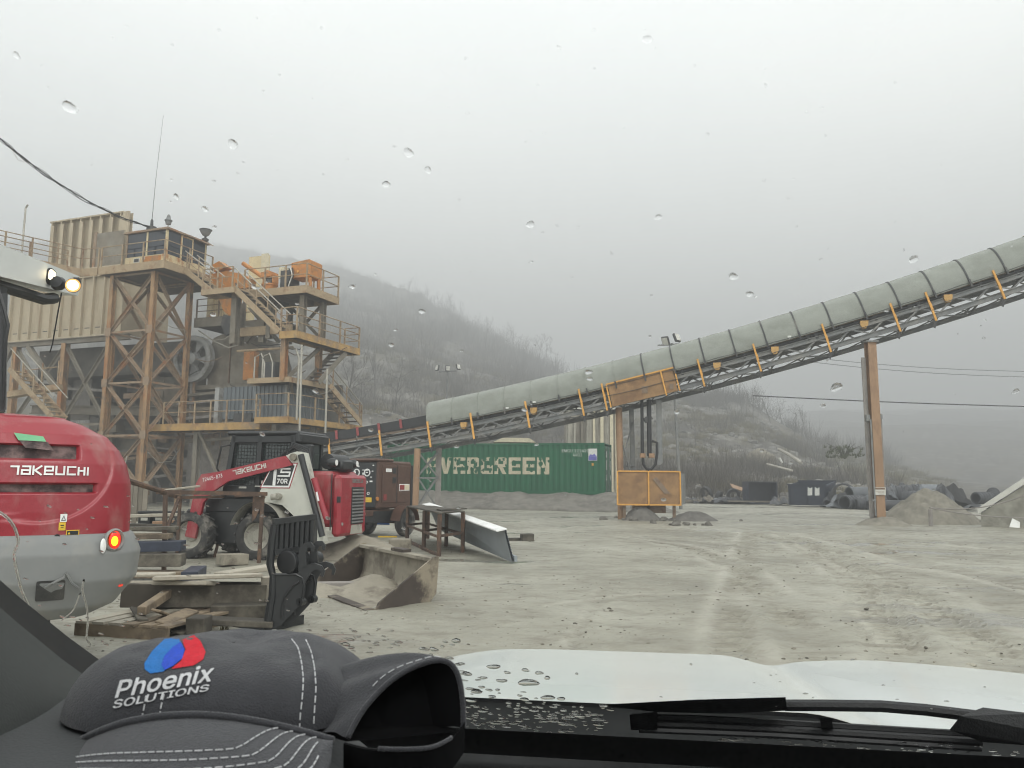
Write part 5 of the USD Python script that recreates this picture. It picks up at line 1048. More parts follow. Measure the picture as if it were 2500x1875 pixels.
part(t, 'boom', prism([(1.2, 12.1), (1.25, 11.4), (2.6, 11.2), (3.7, 11.2), (3.85, 11.6), (3.2, 11.95), (2.2, 12.2)], PL(-0.35, 3.0, -0.25), E1, UZ, 0.4), 'orange_paint')
part(t, 'bracket', prism([(1.1, 12.3), (1.5, 12.45), (2.0, 12.1), (1.2, 11.9)], PL(0, 2.9, 0), E1, UZ, 0.5), 'orange_paint')
part(t, 'cylinder', tube(PL(3.0, 2.7, 12.2), PL(4.4, 2.7, 11.3), 0.11, 10), 'orange_paint', 40)
part(t, 'lower_link', prism([(1.35, 10.6), (2.5, 10.5), (2.9, 9.9), (2.5, 9.3), (1.7, 9.9)], PL(0, 3.1, 0), E1, UZ, 0.35), 'orange_paint')
part(t, 'hammer', prism([(1.75, 9.7), (2.5, 9.5), (2.4, 8.7), (1.9, 8.6), (1.6, 9.2)], PL(0, 3.1, 0), E1, UZ, 0.4), 'steel_dark')
for k in range(3): part(t, 'hose', ptube([PL(2.6, 2.7, 11.2), PL(3.0+0.1*k, 2.7, 10.4), PL(2.9+0.12*k, 2.7, 9.6), PL(2.5, 2.7, 9.0)], 0.03, 5), ('black', 'white_paint', 'black')[k])
# stair flights, landing, upper platform
def stair(name, label, p, q, wdir, w, n, rail=True, mt='deck_tan'):
    t = thing(name, label, 'stairs', (p+q)/2*V(1,1,0) + V(0,0,min(p[2], q[2])))
    run = unit((q-p)*V(1,1,0))
    for o in (0, w):
        part(t, 'stringer', bar(p + wdir*o, q + wdir*o, 0.05, 0.26), mt)
        if rail:
            part(t, 'handrail', tube(p + wdir*o + UZ*0.95, q + wdir*o + UZ*0.95, 0.03, 6), 'rail_steel'); part(t, 'mid_rail', tube(p + wdir*o + UZ*0.5, q + wdir*o + UZ*0.5, 0.022, 6), 'rail_tan')
            for k in (0.08, 0.5, 0.92): c = p + (q-p)*k + wdir*o; part(t, 'rail_post', bar(c, c + UZ*0.95, 0.05), 'rail_tan')
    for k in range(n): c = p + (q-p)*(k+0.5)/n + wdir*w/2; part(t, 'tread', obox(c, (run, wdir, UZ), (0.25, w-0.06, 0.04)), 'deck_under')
    return t
stair('stair_flight', 'short steel flight that drops from the cabin deck to the landing on its right', PL(0.95, 0.9, 11.6), PL(2.9, 0.75, 10.28), E2, 0.8, 6)
stair('stair_flight', 'long steel flight with bright handrails between the landing and the middle platform', PL(4.75, 0.1, 10.18), PL(7.4, 0.1, 7.95), E2, 0.8, 11)
t = thing('stair_landing', 'small tan steel landing between the two upper stair flights', 'landing', PL(3.8, 0.5, 10))
deck(t, 2.9, 4.85, 0.0, 1.0, 9.95, 10.22)
railing(t, [PL(2.95, 0.04, 10.2), PL(4.7, 0.04, 10.2)], 1.0, 0.9)
part(t, 'column', ibeam(PL(4.2, 0.95, 7.7), PL(4.2, 0.95, 9.95), 0.36, 0.3, 0.05, up=tuple(E2)), 'plant_mid')
t = thing('upper_platform', 'high tan railed steel platform with machinery on it, right of the long stair', 'platform', PL(6.3, 2.3, 9.9))
deck(t, 4.4, 8.1, 1.05, 3.75, 9.92, 10.28)
railing(t, [PL(4.5, 1.1, 10.28), PL(8.05, 1.1, 10.28), PL(8.05, 3.7, 10.28), PL(6.6, 3.7, 10.28)], 1.05, 1.2)
for a, b, z0 in ((7.55, 1.6, 7.95), (7.55, 3.2, 7.95), (5.6, 3.2, 8.0), (5.6, 1.7, 8.0)): part(t, 'column', ibeam(PL(a, b, z0), PL(a, b, 9.93), 0.26, 0.24, 0.04, up=tuple(E2)), 'plant_mid')
xbrace(t, PL(5.6, 3.2, 8.1), PL(7.55, 3.2, 8.1), PL(5.6, 3.2, 9.9), PL(7.55, 3.2, 9.9), 0.12, 'plant_mid'); xbrace(t, PL(3.6, 2.6, 8.0), PL(5.5, 2.6, 8.0), PL(3.6, 2.6, 9.9), PL(5.5, 2.6, 9.9), 0.16, 'plant_mid')
q = PL(7.2, 2.0, 10.3)
t = thing('hydraulic_power_unit', 'orange tank on legs with a dark engine and hoses on the high platform', 'power unit', q)
part(t, 'tank', prism([(-0.5, 0.62), (0.62, 0.62), (0.62, 1.38), (0.5, 1.46), (-0.5, 1.36)], PL(7.1, 2.3, 10.3), E1, UZ, 0.9), 'orange_paint')
part(t, 'leg', ptube([PL(7.45, 1.95, 10.95), PL(7.62, 1.95, 10.85), PL(7.68, 1.95, 10.3)], 0.09, 6), 'orange_paint'); part(t, 'leg', tube(PL(7.65, 2.6, 11.0), PL(7.68, 2.6, 10.3), 0.09, 6), 'orange_paint')
part(t, 'engine', cat([pbox(5.95, 6.55, 1.9, 2.6, 10.4, 11.35), lathe([(0.0, 0), (0.2, 0.0), (0.2, 0.12), (0, 0.12)], 14, PL(6.4, 1.88, 10.8), -E2)]), 'steel_dark')
part(t, 'engine_cover', pbox(5.8, 6.1, 1.95, 2.6, 11.0, 11.55), 'cream_paint'); part(t, 'cap', tube(PL(7.0, 1.84, 11.2), PL(7.0, 1.8, 11.2), 0.06, 10), 'yellow')
for k in range(3): part(t, 'hose', ptube([PL(6.5+0.1*k, 1.8, 11.4), PL(6.7+0.08*k, 1.7, 11.0), PL(6.45+0.1*k, 1.75, 10.5)], 0.03, 5), ('black', 'white_paint', 'black')[k])
t = thing('orange_motor', 'squat orange electric motor standing on the high platform beside the stair', 'motor', PL(5.3, 2.4, 10.3))
part(t, 'body', lathe([(0.0, 0), (0.36, 0.0), (0.36, 0.55), (0.40, 0.55), (0.40, 0.62), (0.2, 0.62), (0, 0.62)], 16, PL(4.95, 2.4, 10.25)), 'orange_paint', 40); part(t, 'pump', cat([lathe([(0.0, 0.62), (0.26, 0.64), (0.26, 0.85), (0.1, 0.95), (0, 0.95)], 14, PL(4.95, 2.4, 10.25))]), 'steel_dark', 40)
part(t, 'cap', cat([pbox(4.62, 5.2, 2.1, 2.7, 11.2, 11.45), pbox(4.75, 4.95, 2.2, 2.5, 11.45, 11.55)]), 'orange_paint'); part(t, 'bracket', cat([pbox(5.22, 5.3, 2.2, 2.6, 10.9, 11.3), pbox(4.66, 4.72, 2.2, 2.6, 10.85, 11.2)]), 'orange_paint')
# middle platform and the flights below it
t = thing('middle_platform', 'tan railed steel platform halfway down, where the long stair lands', 'platform', PL(7.9, 2.6, 7.7))
deck(t, 7.45, 8.4, 0.05, 5.3, 7.62, 7.95, 'deck_yellow')
railing(t, [PL(7.5, 0.09, 7.95), PL(8.36, 0.09, 7.95), PL(8.36, 5.25, 7.95), PL(7.5, 5.25, 7.95)], 1.08, 1.6, mids=(0.36, 0.68))
for a, b in ((7.55, 0.35), (7.55, 3.0)): part(t, 'column', ibeam(PL(a, b, 5.75), PL(a, b, 7.64), 0.26, 0.24, 0.04, up=tuple(E2)), 'tower_rust')
part(t, 'brace', angle(PL(7.6, 0.4, 5.8), PL(7.6, 2.9, 7.6), 0.14), 'plant_mid'); part(t, 'brace', angle(PL(7.0, 2.2, 4.0), PL(7.6, 0.5, 6.9), 0.12), 'plant_mid')
part(t, 'pipe_rail', tube(PL(4.2, 1.2, 7.4), PL(7.6, 0.9, 7.35), 0.06, 8), 'rail_tan', 40); part(t, 'under_pipe', ptube([PL(7.6, 0.6, 7.3), PL(8.0, 0.6, 7.2), PL(8.1, 0.7, 6.8), PL(8.1, 0.7, 4)], 0.05, 6), 'rail_steel', 40)
stair('stair_flight', 'steel flight that drops towards the viewer under the right end of the middle platform', PL(7.55, 4.2, 7.6), PL(7.55, 2.0, 5.85), E1, 0.75, 8, False, 'plant_mid')
t = thing('lower_ledge', 'rusty tan steel ledge above the grey corrugated enclosure', 'ledge', PL(7, 1.5, 5.7))
deck(t, 5.6, 7.9, 0.3, 3.6, 5.68, 5.92, 'deck_tan')
part(t, 'machine_block', pbox(5.7, 6.4, 1.2, 2.0, 5.95, 6.8), 'steel_dark')
for a in (5.9, 6.35): part(t, 'hoop_rail', ptube([PL(a, 0.4, 5.9), PL(a, 0.4, 6.9), PL(a+0.35, 0.4, 7.05), PL(a+0.55, 0.4, 6.6), PL(a+0.55, 0.4, 5.9)], 0.035, 6), 'rail_steel', 40)
stair('stair_flight', 'lowest steel flight with pale handrails that drops away at the right end of the plant', PL(7.5, 3.0, 5.8), PL(7.5, 5.9, 4.2), E1, 0.75, 8)
t = thing('sheet_enclosure', 'grey corrugated metal enclosure with whitish streaks behind yellow railings', 'enclosure', PL(5.8, 2.2, 4.2))
def corr(a0, b0, a1, b1, z0, z1, pitch=0.24, dep=0.05):
    p, q = PL(a0, b0, 0), PL(a1, b1, 0); d = unit(q-p); L = np.linalg.norm(q-p); n = V(d[1], -d[0], 0); xs, os_ = [], []
    s = 0.0
    while s < L: xs += [s, s+pitch*.4, s+pitch*.5, s+pitch*.9]; os_ += [0, 0, dep, dep]; s += pitch
    k = [(min(x, L), o) for x, o in zip(xs, os_)]
    return grid(np.array([[p + d*x + n*o + V(0, 0, z) for z in (z0, z1)] for x, o in k]))
part(t, 'front_sheet', corr(3.6, 1.1, 7.2, 1.1, 4.15, 5.66), 'sheet_metal'); part(t, 'side_sheet', corr(7.2, 1.1, 7.2, 4.2, 4.15, 5.66), 'sheet_metal'); part(t, 'back_panel', pbox(3.6, 7.15, 4.1, 4.15, 4.2, 5.6), 'sheet_metal')
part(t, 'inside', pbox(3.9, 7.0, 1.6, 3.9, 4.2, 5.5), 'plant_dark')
part(t, 'corner_trim', pbox(7.16, 7.27, 1.02, 1.12, 4.13, 5.66), 'steel_grey')
t = thing('lower_platform', 'long low yellow-brown railed steel platform in front of the corrugated enclosure', 'platform', PL(4.5, 2, 3.7))
deck(t, -0.9, 6.05, 0.75, 2.4, 3.62, 3.96, 'deck_yellow')
deck(t, 6.06, 7.9, 0.35, 6.6, 3.86, 4.14, 'deck_yellow')
railing(t, [PL(0.3, 0.8, 3.96), PL(6.0, 0.8, 3.96)], 1.05, 1.0); railing(t, [PL(6.1, 0.4, 4.14), PL(7.85, 0.4, 4.14), PL(7.85, 6.5, 4.14)], 1.05, 1.75, 'rail_tan')
for a, b, z1 in ((1.8, 1.5, 3.6), (4.0, 1.5, 3.6), (6.6, 1.2, 3.86), (6.6, 5.0, 3.86), (7.4, 3, 3.86)): part(t, 'column', ibeam(PL(a, b, -0.1), PL(a, b, z1), 0.26, 0.24, 0.04, up=tuple(E2)), 'plant_mid')
part(t, 'brace', angle(PL(2.0, 1.4, 3.6), PL(3.9, 1.4, 0.6), 0.14), 'plant_mid'); part(t, 'brace', angle(PL(4.2, 1.4, 3.6), PL(6.4, 1.4, 0.6), 0.14), 'plant_mid')
part(t, 'under_wall', pbox(5.9, 7.6, 1.6, 1.7, 2.6, 3.85), 'post_grey'); part(t, 'under_wall', pbox(-1, 5.4, 3.9, 4.0, 0.3, 3.3), 'post_grey')
part(t, 'post_box', pbox(2.9, 3.15, 1.3, 1.6, 3.97, 5.7), 'wheel_grey'); part(t, 'pump', pbox(4.4, 5.4, 0.95, 1.08, 3.97, 4.4), 'steel_dark')
for (px, y0, y1, b, lb) in ((737, 842, 1052, -0.2, 'tall pale conduit pole in front of the corrugated enclosure'), (799, 900, 1054, 0.6, 'thin pale conduit pole right of the corrugated enclosure')):
    p, q = on_plane(px, y0, PL(0, b, 0), E2), on_plane(px - 3, y1, PL(0, b, 0), E2)
    single('conduit_pole', tube(V(q[0], q[1], -0.1), p, 0.045, 6), 'rail_steel', lb, 'pole')
# ------------------------------------------------------------------ machines and scrap in the near yard
look('machine_red', (0.26, 0.012, 0.022), 0.38, 0, 0.10, 2, dust=(0.30, 0.17, 0.15), dthr=(0.50, 0.85), dscale=3.5, stretch=(1, 1, 0.5), bump=0.05, bscale=120, coat_weight=0.15)
look('machine_white', (0.50, 0.50, 0.44), 0.5, 0, 0.08, 2, rust=(0.30, 0.29, 0.25), thr=(0.56, 0.72), rscale=3)
look('weight_grey', (0.20, 0.205, 0.20), 0.6, 0, 0.08, 2, dust=(0.25, 0.24, 0.21), dthr=(0.45, 0.7), dscale=2)
look('boom_white', (0.58, 0.60, 0.58), 0.4, 0, 0.06, 2)
look('decal_white', (0.70, 0.70, 0.68), 0.5)
look('decal_red', (0.30, 0.02, 0.03), 0.5)
look('decal_yellow', (0.62, 0.40, 0.03), 0.5)
look('decal_green', (0.12, 0.36, 0.18), 0.5)
look('machine_black', (0.014, 0.015, 0.016), 0.4, 0, 0.3, 5)
look('tyre_mud', (0.032, 0.031, 0.030), 0.8, 0, 0.3, 6, dust=(0.24, 0.22, 0.19), dthr=(0.50, 0.72), dscale=4)
look('rim_mud', (0.34, 0.325, 0.275), 0.85, 0, 0.15, 6, rust=(0.22, 0.20, 0.17), thr=(0.5, 0.65), rscale=6)
look('welder_brown', (0.075, 0.038, 0.026), 0.55, 0, 0.15, 3, dust=(0.13, 0.09, 0.07), dthr=(0.54, 0.75))
look('rusty_bar', (0.085, 0.055, 0.040), 0.8, 0, 0.3, 6, rust=(0.15, 0.085, 0.05), rscale=6)
look('galvanised', (0.30, 0.33, 0.35), 0.4, 0.5, 0.12, 3)
look('bucket_mud', (0.26, 0.235, 0.185), 0.85, 0, 0.2, 3, rust=(0.13, 0.11, 0.085), thr=(0.5, 0.64), rscale=2.5)
look('bucket_dark', (0.052, 0.040, 0.032), 0.7, 0, 0.3, 4, dust=(0.24, 0.205, 0.15), dthr=(0.52, 0.62), dscale=1.6)
look('plank_pale', (0.34, 0.31, 0.25), 0.8, 0, 0.15, 4, rust=(0.22, 0.19, 0.15), thr=(0.5, 0.7), rscale=4, stretch=(1, 1, 3), rnd=0.2)
look('plank_brown', (0.20, 0.155, 0.105), 0.85, 0, 0.25, 5, rust=(0.11, 0.085, 0.06), rscale=4, rnd=0.25)
look('timber_dark', (0.055, 0.048, 0.038), 0.9, 0, 0.3, 4, dust=(0.15, 0.135, 0.105), dthr=(0.5, 0.7), dscale=2.5, rnd=0.25)
look('blue_pipe', (0.03, 0.11, 0.36), 0.45)
look('navy_box', (0.022, 0.028, 0.045), 0.5, 0, 0.3, 5)
look('teal_glass', (0.05, 0.10, 0.095), 0.1)
look('cab_glass', (0.022, 0.032, 0.030), 0.12, 0, 0.4, 3)
usdkit.material(stage, '/World/Looks/work_light', {'e': ('emission', {'color': (1.0, 0.80, 0.50), 'strength': 1.6})}, [], surface='e.emission'); usdkit.material(stage, '/World/Looks/work_rim', {'e': ('emission', {'color': (1.0, 0.50, 0.16), 'strength': 0.55})}, [], surface='e.emission'); LOOK['work_rim'] = UsdShade.Material.Get(stage, '/World/Looks/work_rim'); LOOK['work_light'] = UsdShade.Material.Get(stage, '/World/Looks/work_light')
usdkit.material(stage, '/World/Looks/tail_glow', {'e': ('emission', {'color': (1.0, 0.40, 0.015), 'strength': 1.5})}, [], surface='e.emission'); LOOK['tail_glow'] = UsdShade.Material.Get(stage, '/World/Looks/tail_glow')
usdkit.material(stage, '/World/Looks/tail_red', {'p': ('principled_bsdf', {'base_color': (0.45, 0.015, 0.01), 'roughness': 0.15, 'emission_color': (1, 0.05, 0.01), 'emission_strength': 0.22})}, [], surface='p.BSDF'); LOOK['tail_red'] = UsdShade.Material.Get(stage, '/World/Looks/tail_red')

GL = {'T': ([[(-0.25, .88), (.62, .88)], [(.5, .88), (.5, 0)]], 0.75), 'a': ([[(.1, .9), (.88, .9), (.88, 0)], [(.88, .1), (.12, .1), (.12, .5), (.88, .5)]], 1.1),
      'K': ([[(.1, 1), (.1, 0)], [(.92, 1), (.25, .5), (.92, 0)]], 1.1), 'e': ([[(.95, .1), (.12, .1), (.12, .9), (.88, .9), (.88, .48), (.12, .48)]], 1.12),
      'U': ([[(.1, 1), (.1, .1), (.88, .1), (.88, 1)]], 1.12), 'C': ([[(.95, .9), (.12, .9), (.12, .1), (.95, .1)]], 1.1), 'H': ([[(.1, .92), (.1, 0)], [(.7, .92), (.7, 0)], [(.1, .5), (.7, .5)]], 0.95), 'I': ([[(.1, .92), (.1, 0)]], 0.35)}
def maker_mark(h):
    gs, x = [], 0.0
    for ch in 'TaKeUCHI':
        ls, w = GL[ch]
        for l in ls: gs.append(shapely.affinity.translate(sg.LineString(l).buffer(0.095, cap_style='flat', join_style='mitre'), x, 0))
        x += w
    return shapely.affinity.scale(shapely.union_all(gs), h, h, origin=(0, 0)), (x - 0.15)*h

# skid-steer loader
TH = math.radians(14); SH, SL = V(-math.cos(TH), math.sin(TH), 0), V(-math.sin(TH), -math.cos(TH), 0)
SB = V(-4.16, 13.2, 0) - SL*0.78
def SK(L, T, z): return SB + SH*L + SL*T + V(0, 0, z)
def skb(L0, L1, T0, T1, z0, z1, b=0.02): return rbox(SK((L0+L1)/2, (T0+T1)/2, (z0+z1)/2), (SH, SL, UZ), (L1-L0, T1-T0, z1-z0), b)
def skp(poly, T, th): return prism([(-x, z) for x, z in poly], SK(0, T, 0), -SH, UZ, th)
t = thing('skid_steer_loader', 'red and white skid-steer loader with a black caged cab, parked among the scrap', 'loader', SB)
for L in (0.0, 1.25):
    for T in (-0.64, 0.64):
        c = SK(L, T, 0.385); sd = SL*(1 if T > 0 else -1)
        ty = part(t, 'wheel', lathe([(0.225, 0.10), (0.25, 0.135), (0.33, 0.142), (0.372, 0.115), (0.385, 0.06), (0.385, -0.06), (0.372, -0.115), (0.33, -0.142), (0.25, -0.135), (0.225, -0.10)], 36, c, sd), 'tyre_mud', 40)
        lug = []
        for k in range(18):
            a = 2*math.pi*k/18; rad = SH*math.cos(a) + UZ*math.sin(a); tan = -SH*math.sin(a) + UZ*math.cos(a)
            for s_ in (-1, 1): lug.append(obox(c + rad*0.386 + sd*0.065*s_ + tan*0.02*s_, (rad, unit(sd + tan*0.5*s_), unit(np.cross(rad, sd + tan*0.5*s_))), (0.028, 0.13, 0.045)))
        part(ty, 'tread', cat(lug), 'tyre_mud', kind='stuff')
        part(ty, 'rim', lathe([(0.228, 0.10), (0.215, 0.085), (0.20, 0.045), (0.12, 0.03), (0.10, 0.055), (0.0, 0.06)], 28, c, sd), 'rim_mud', 40)
        part(ty, 'rim_back', lathe([(0.228, -0.1), (0.0, -0.1)], 20, c, sd), 'tyre_mud')
part(t, 'chassis', skb(-0.45, 1.55, -0.48, 0.48, 0.22, 0.80, 0.04), 'machine_black')
part(t, 'side_box', skb(-0.2, 1.15, 0.44, 0.5, 0.76, 1.0), 'machine_black'); part(t, 'side_box', skb(-0.2, 1.15, -0.5, -0.44, 0.76, 1.0), 'machine_black')
tw = [(-.53, 1.745), (-.64, 1.775), (-.77, 1.75), (-1.17, .33), (-1.0, .31), (-.62, .74), (-.42, .90), (0.03, .97), (0.0, 1.12), (-.2, 1.51), (-.37, 1.67)]
for T in (-0.60, 0.60):
    part(t, 'tower', skp(tw, T, 0.18), 'machine_white', label='cream white side tower' if T > 0 else None)
    pts = [SK(-0.02 + 0.50*math.cos(a), T, 0.40 + 0.56*math.sin(a)) for a in np.linspace(0.3, 2.75, 14)]
    part(t, 'fender', grid(np.array([[p - SL*0.16, p + SL*0.2] for p in pts])), 'rim_mud', True)
    arm = [(-.45, 1.70), (.74, 1.44), (1.08, 1.39), (1.17, 1.25), (1.33, .36), (1.14, .33), (1.02, .92), (.86, 1.10), (.57, 1.28), (-.25, 1.47), (-.6, 1.55)]
    part(t, 'lift_arm', skp(arm, T + 0.115*np.sign(T), 0.06), 'machine_red')
    s_ = np.sign(T)
    part(t, 'lift_link', tube(SK(-.74, T + 0.14*s_, 1.72), SK(-1.18, T + 0.14*s_, .42), 0.05, 12), 'machine_black', 40)
    part(t, 'lift_cylinder', tube(SK(-.97, T + 0.10*s_, 1.34), SK(-1.22, T + 0.10*s_, .70), 0.05, 12), 'machine_red', 40)
    part(t, 'pin', lathe([(0.0, 0.0), (0.06, 0.0), (0.06, 0.05), (0.0, 0.05)], 14, SK(-.60, T + 0.10*s_, 1.68), SL*s_), 'bucket_mud', 40)
part(t, 'arm_pipe', tube(SK(1.1, -0.7, 0.6), SK(1.1, 0.7, 0.6), 0.06, 10), 'machine_red', 40)
part(t, 'step_knob', cat([tube(SK(-.36, 0.69, 1.04), SK(-.36, 0.80, 1.04), 0.055, 12), tube(SK(-.36, 0.79, 1.04), SK(-.28, 0.82, 1.03), 0.05, 12)]), 'rim_mud', 40)
# engine hood and rear door
part(t, 'engine_hood', skb(-1.20, -0.55, -0.50, 0.50, 0.55, 1.46, 0.06), 'machine_red')
rd = part(t, 'rear_door', skb(-1.36, -1.205, -0.52, 0.52, 0.40, 1.40, 0.05), 'machine_red')
part(rd, 'grille', skb(-1.372, -1.355, -0.36, 0.10, 0.58, 1.20, 0.005), 'machine_black')
for k in range(11): part(rd, 'louvre', skb(-1.384, -1.366, -0.35, 0.09, 0.60 + 0.054*k, 0.628 + 0.054*k, 0.004), 'steel_grey')
part(rd, 'mud_splash', hull([SK(-1.364, 0.12, 0.42), SK(-1.364, -0.37, 0.42), SK(-1.364, 0.08, 0.57), SK(-1.364, -0.33, 0.57), SK(-1.358, -0.2, 0.42)]), 'rim_mud')
mk, wk = maker_mark(0.065)
part(rd, 'maker_lettering', prism(shapely.affinity.scale(mk, 0.9, 1, origin=(0, 0)), SK(-1.363, 0.10, 1.27), -SL, UZ, 0.006), 'steel_grey')
part(rd, 'reflector', lathe([(0.0, 0), (0.03, 0.0), (0.03, 0.01), (0, 0.01)], 10, SK(-1.36, 0.42, 0.6), -SH), 'post_grey'); part(rd, 'latch', skb(-1.37, -1.3, 0.515, 0.53, 0.95, 1.05), 'machine_black')
part(t, 'hood_vent', skb(-1.15, -0.6, -0.4, 0.4, 1.455, 1.475), 'machine_black')
part(t, 'side_seam', skb(-1.205, -1.185, 0.505, 0.515, 0.5, 1.42, 0.004), 'machine_black')
part(t, 'red_stripe', obox((SK(-1.06, 0.762, 1.12) + SK(-1.10, 0.762, 0.98))/2, (unit(SK(-1.06, 0, 1.12) - SK(-1.10, 0, 0.98)), SL, unit(np.cross(SK(-1.06, 0, 1.12) - SK(-1.10, 0, 0.98), SL))), (0.15, 0.008, 0.03)), 'decal_white')
# cab
part(t, 'cab_floor', skb(-0.5, 0.8, -0.46, 0.46, 0.78, 1.0), 'machine_black')
cab_posts = [((0.80, 1.0), (0.66, 2.06)), ((0.18, 1.0), (0.16, 2.06)), ((-0.46, 1.0), (-0.46, 2.06))]
for T in (-0.46, 0.46):
    for (l0, z0), (l1, z1) in cab_posts: part(t, 'cab_post', bar(SK(l0, T, z0), SK(l1, T, z1), 0.08, 0.08, up=tuple(SH)), 'machine_black')
    part(t, 'cab_sill', skb(-0.48, 0.80, T-0.04, T+0.04, 1.0, 1.22), 'machine_black'); part(t, 'cab_header', skb(-0.48, 0.70, T-0.04, T+0.04, 1.92, 2.06), 'machine_black')
    part(t, 'side_glass', prism([(-0.74, 1.2), (0.44, 1.2), (0.44, 1.94), (-0.67, 1.94)], SK(0, T*0.93, 0), -SH, UZ, 0.012), 'cab_glass')
    wires = []
    for k in range(22):
        l = -0.44 + 1.2*k/21; wires.append(tube(SK(l, T*1.04, 1.2), SK(l - 0.02, T*1.04, 1.95), 0.005, 4))
    for k in range(13): z = 1.22 + 0.72*k/12; wires.append(tube(SK(-0.45, T*1.045, z), SK(0.74, T*1.045, z + 0.03), 0.005, 4))
    part(t, 'window_mesh', cat(wires), 'machine_black', kind='stuff')
part(t, 'rear_glass', skb(-0.48, -0.46, -0.42, 0.42, 1.5, 1.95, 0.005), 'cab_glass'); part(t, 'front_frame', cat([bar(SK(0.70, -0.46, 1.92), SK(0.70, 0.46, 1.92), 0.08, 0.1), bar(SK(0.80, -0.46, 1.05), SK(0.80, 0.46, 1.05), 0.08, 0.2)]), 'machine_black')
part(t, 'roof', cat([skb(-0.56, 0.80, -0.52, 0.52, 2.055, 2.13, 0.03)]), 'machine_black'); part(t, 'roof_rear', skb(-0.60, -0.50, -0.53, 0.53, 1.93, 2.085, 0.02), 'machine_black')
part(t, 'seat', cat([skb(-0.2, 0.3, -0.25, 0.25, 1.05, 1.2, 0.05), skb(-0.3, -0.18, -0.25, 0.25, 1.15, 1.75, 0.05)]), 'rubber')
part(t, 'grab_bar', ptube([SK(0.70, 0.5, 1.9), SK(0.86, 0.55, 1.86), SK(0.93, 0.55, 1.5), SK(0.90, 0.5, 1.42)], 0.015, 6), 'machine_black', 40)
for k in range(4): part(t, 'hose', ptube([SK(-0.15 - 0.05*k, 0.52, 1.55), SK(-0.30 - 0.04*k, 0.54, 1.74 + 0.03*k), SK(-0.5, 0.54, 1.85 + 0.025*k), SK(-0.68 - 0.03*k, 0.52, 1.76 + 0.02*k), SK(-0.78 - 0.02*k, 0.5, 1.5)], 0.016, 6), 'machine_black', 40)
part(t, 'tower_block', skb(-0.78, -0.58, 0.36, 0.50, 1.5, 1.9), 'machine_black')
part(t, 'muffler', cat([tube(SK(-1.0, -0.3, 1.62), SK(-1.0, 0.3, 1.62), 0.13, 14), skb(-1.25, -0.95, -0.2, 0.25, 1.46, 1.66, 0.04)]), 'machine_black', 40)
for T in (0.4, -0.4):
    lp = part(t, 'rear_lamp', lathe([(0.0, 0), (0.055, 0.01), (0.075, 0.06), (0.075, 0.12), (0.05, 0.16), (0, 0.16)], 14, SK(-1.05, T, 1.60), -SH), 'machine_black', 40); part(lp, 'lens', lathe([(0, 0.162), (0.05, 0.162), (0.05, 0.168), (0, 0.17)], 12, SK(-1.05, T, 1.60), -SH), 'decal_white')
# decals
TT = 0.697
def on_side(px, py): return SB + SL*0 + SH*((1030 - px)*0.00171) + V(0, 0, (1530 - py)*0.00153)
def side_poly(pts, T, th, grow=0): 
    P_ = [((x - 1030)*0.00171, (1530 - y)*0.00153) for x, y in pts]; pg = sg.Polygon(P_).buffer(grow, join_style='mitre'); return prism(pg, SK(0, T, 0), -SH, UZ, th)
pan = [(1165, 510), (1400, 510), (1335, 745), (1055, 745)]
dc = part(t, 'model_decal', side_poly(pan, TT-0.003, 0.004, 0.028), 'decal_red'); part(dc, 'white_edge', side_poly(pan, TT, 0.004, 0.014), 'decal_white'); part(dc, 'black_field', side_poly([(1165, 520), (1392, 520), (1330, 735), (1060, 735)], TT+0.003, 0.004), 'machine_black')
tsx = lambda x, y: ((x - 1030)*0.00171, (1530 - y)*0.00153)
ts = [sg.LineString([tsx(1145, 552), tsx(1262, 552)]).buffer(0.014, cap_style='flat'), sg.LineString([tsx(1190, 552), tsx(1180, 735)]).buffer(0.026, cap_style='flat'),
      sg.LineString([tsx(1350, 555), tsx(1258, 555), tsx(1250, 592), tsx(1345, 592), tsx(1338, 632), tsx(1215, 632)]).buffer(0.013, cap_style='flat', join_style='mitre')]
part(dc, 'letters', prism(shapely.union_all(ts), SK(0, TT+0.006, 0), -SH, UZ, 0.004), 'decal_white')
part(dc, 'digits', lettering('70R', 0.075, SK((1030-1205)*.00171, TT+0.006, (1530-712)*.00153), -SH, UZ, 0.004, True, width=0.205), 'decal_white')
TA_ = 0.747; ad = unit(-SH*1.0 + UZ*0.215); au = unit(UZ*1.0 + SH*0.215)
part(t, 'fleet_number', lettering('72465-873', 0.062, SK((1030-418)*.00171, TA_, (1530-703)*.00153), ad, au, 0.003, width=0.38), 'decal_white')
mk, wk = maker_mark(0.085)
part(t, 'arm_lettering', prism(shapely.affinity.scale(mk, 0.60/wk, 1, origin=(0, 0)), SK((1030-765)*.00171, TA_+0.002, (1530-628)*.00153), ad, au, 0.005), 'off_white')
for px, py, w, h_ in ((1000, 700, 0.1, 0.05), (940, 745, 0.12, 0.02), (770, 760, 0.14, 0.03)): part(t, 'small_label', obox(on_side(px, py) + SL*0.503, (SH, SL, UZ), (w, 0.006, h_)), 'off_white')

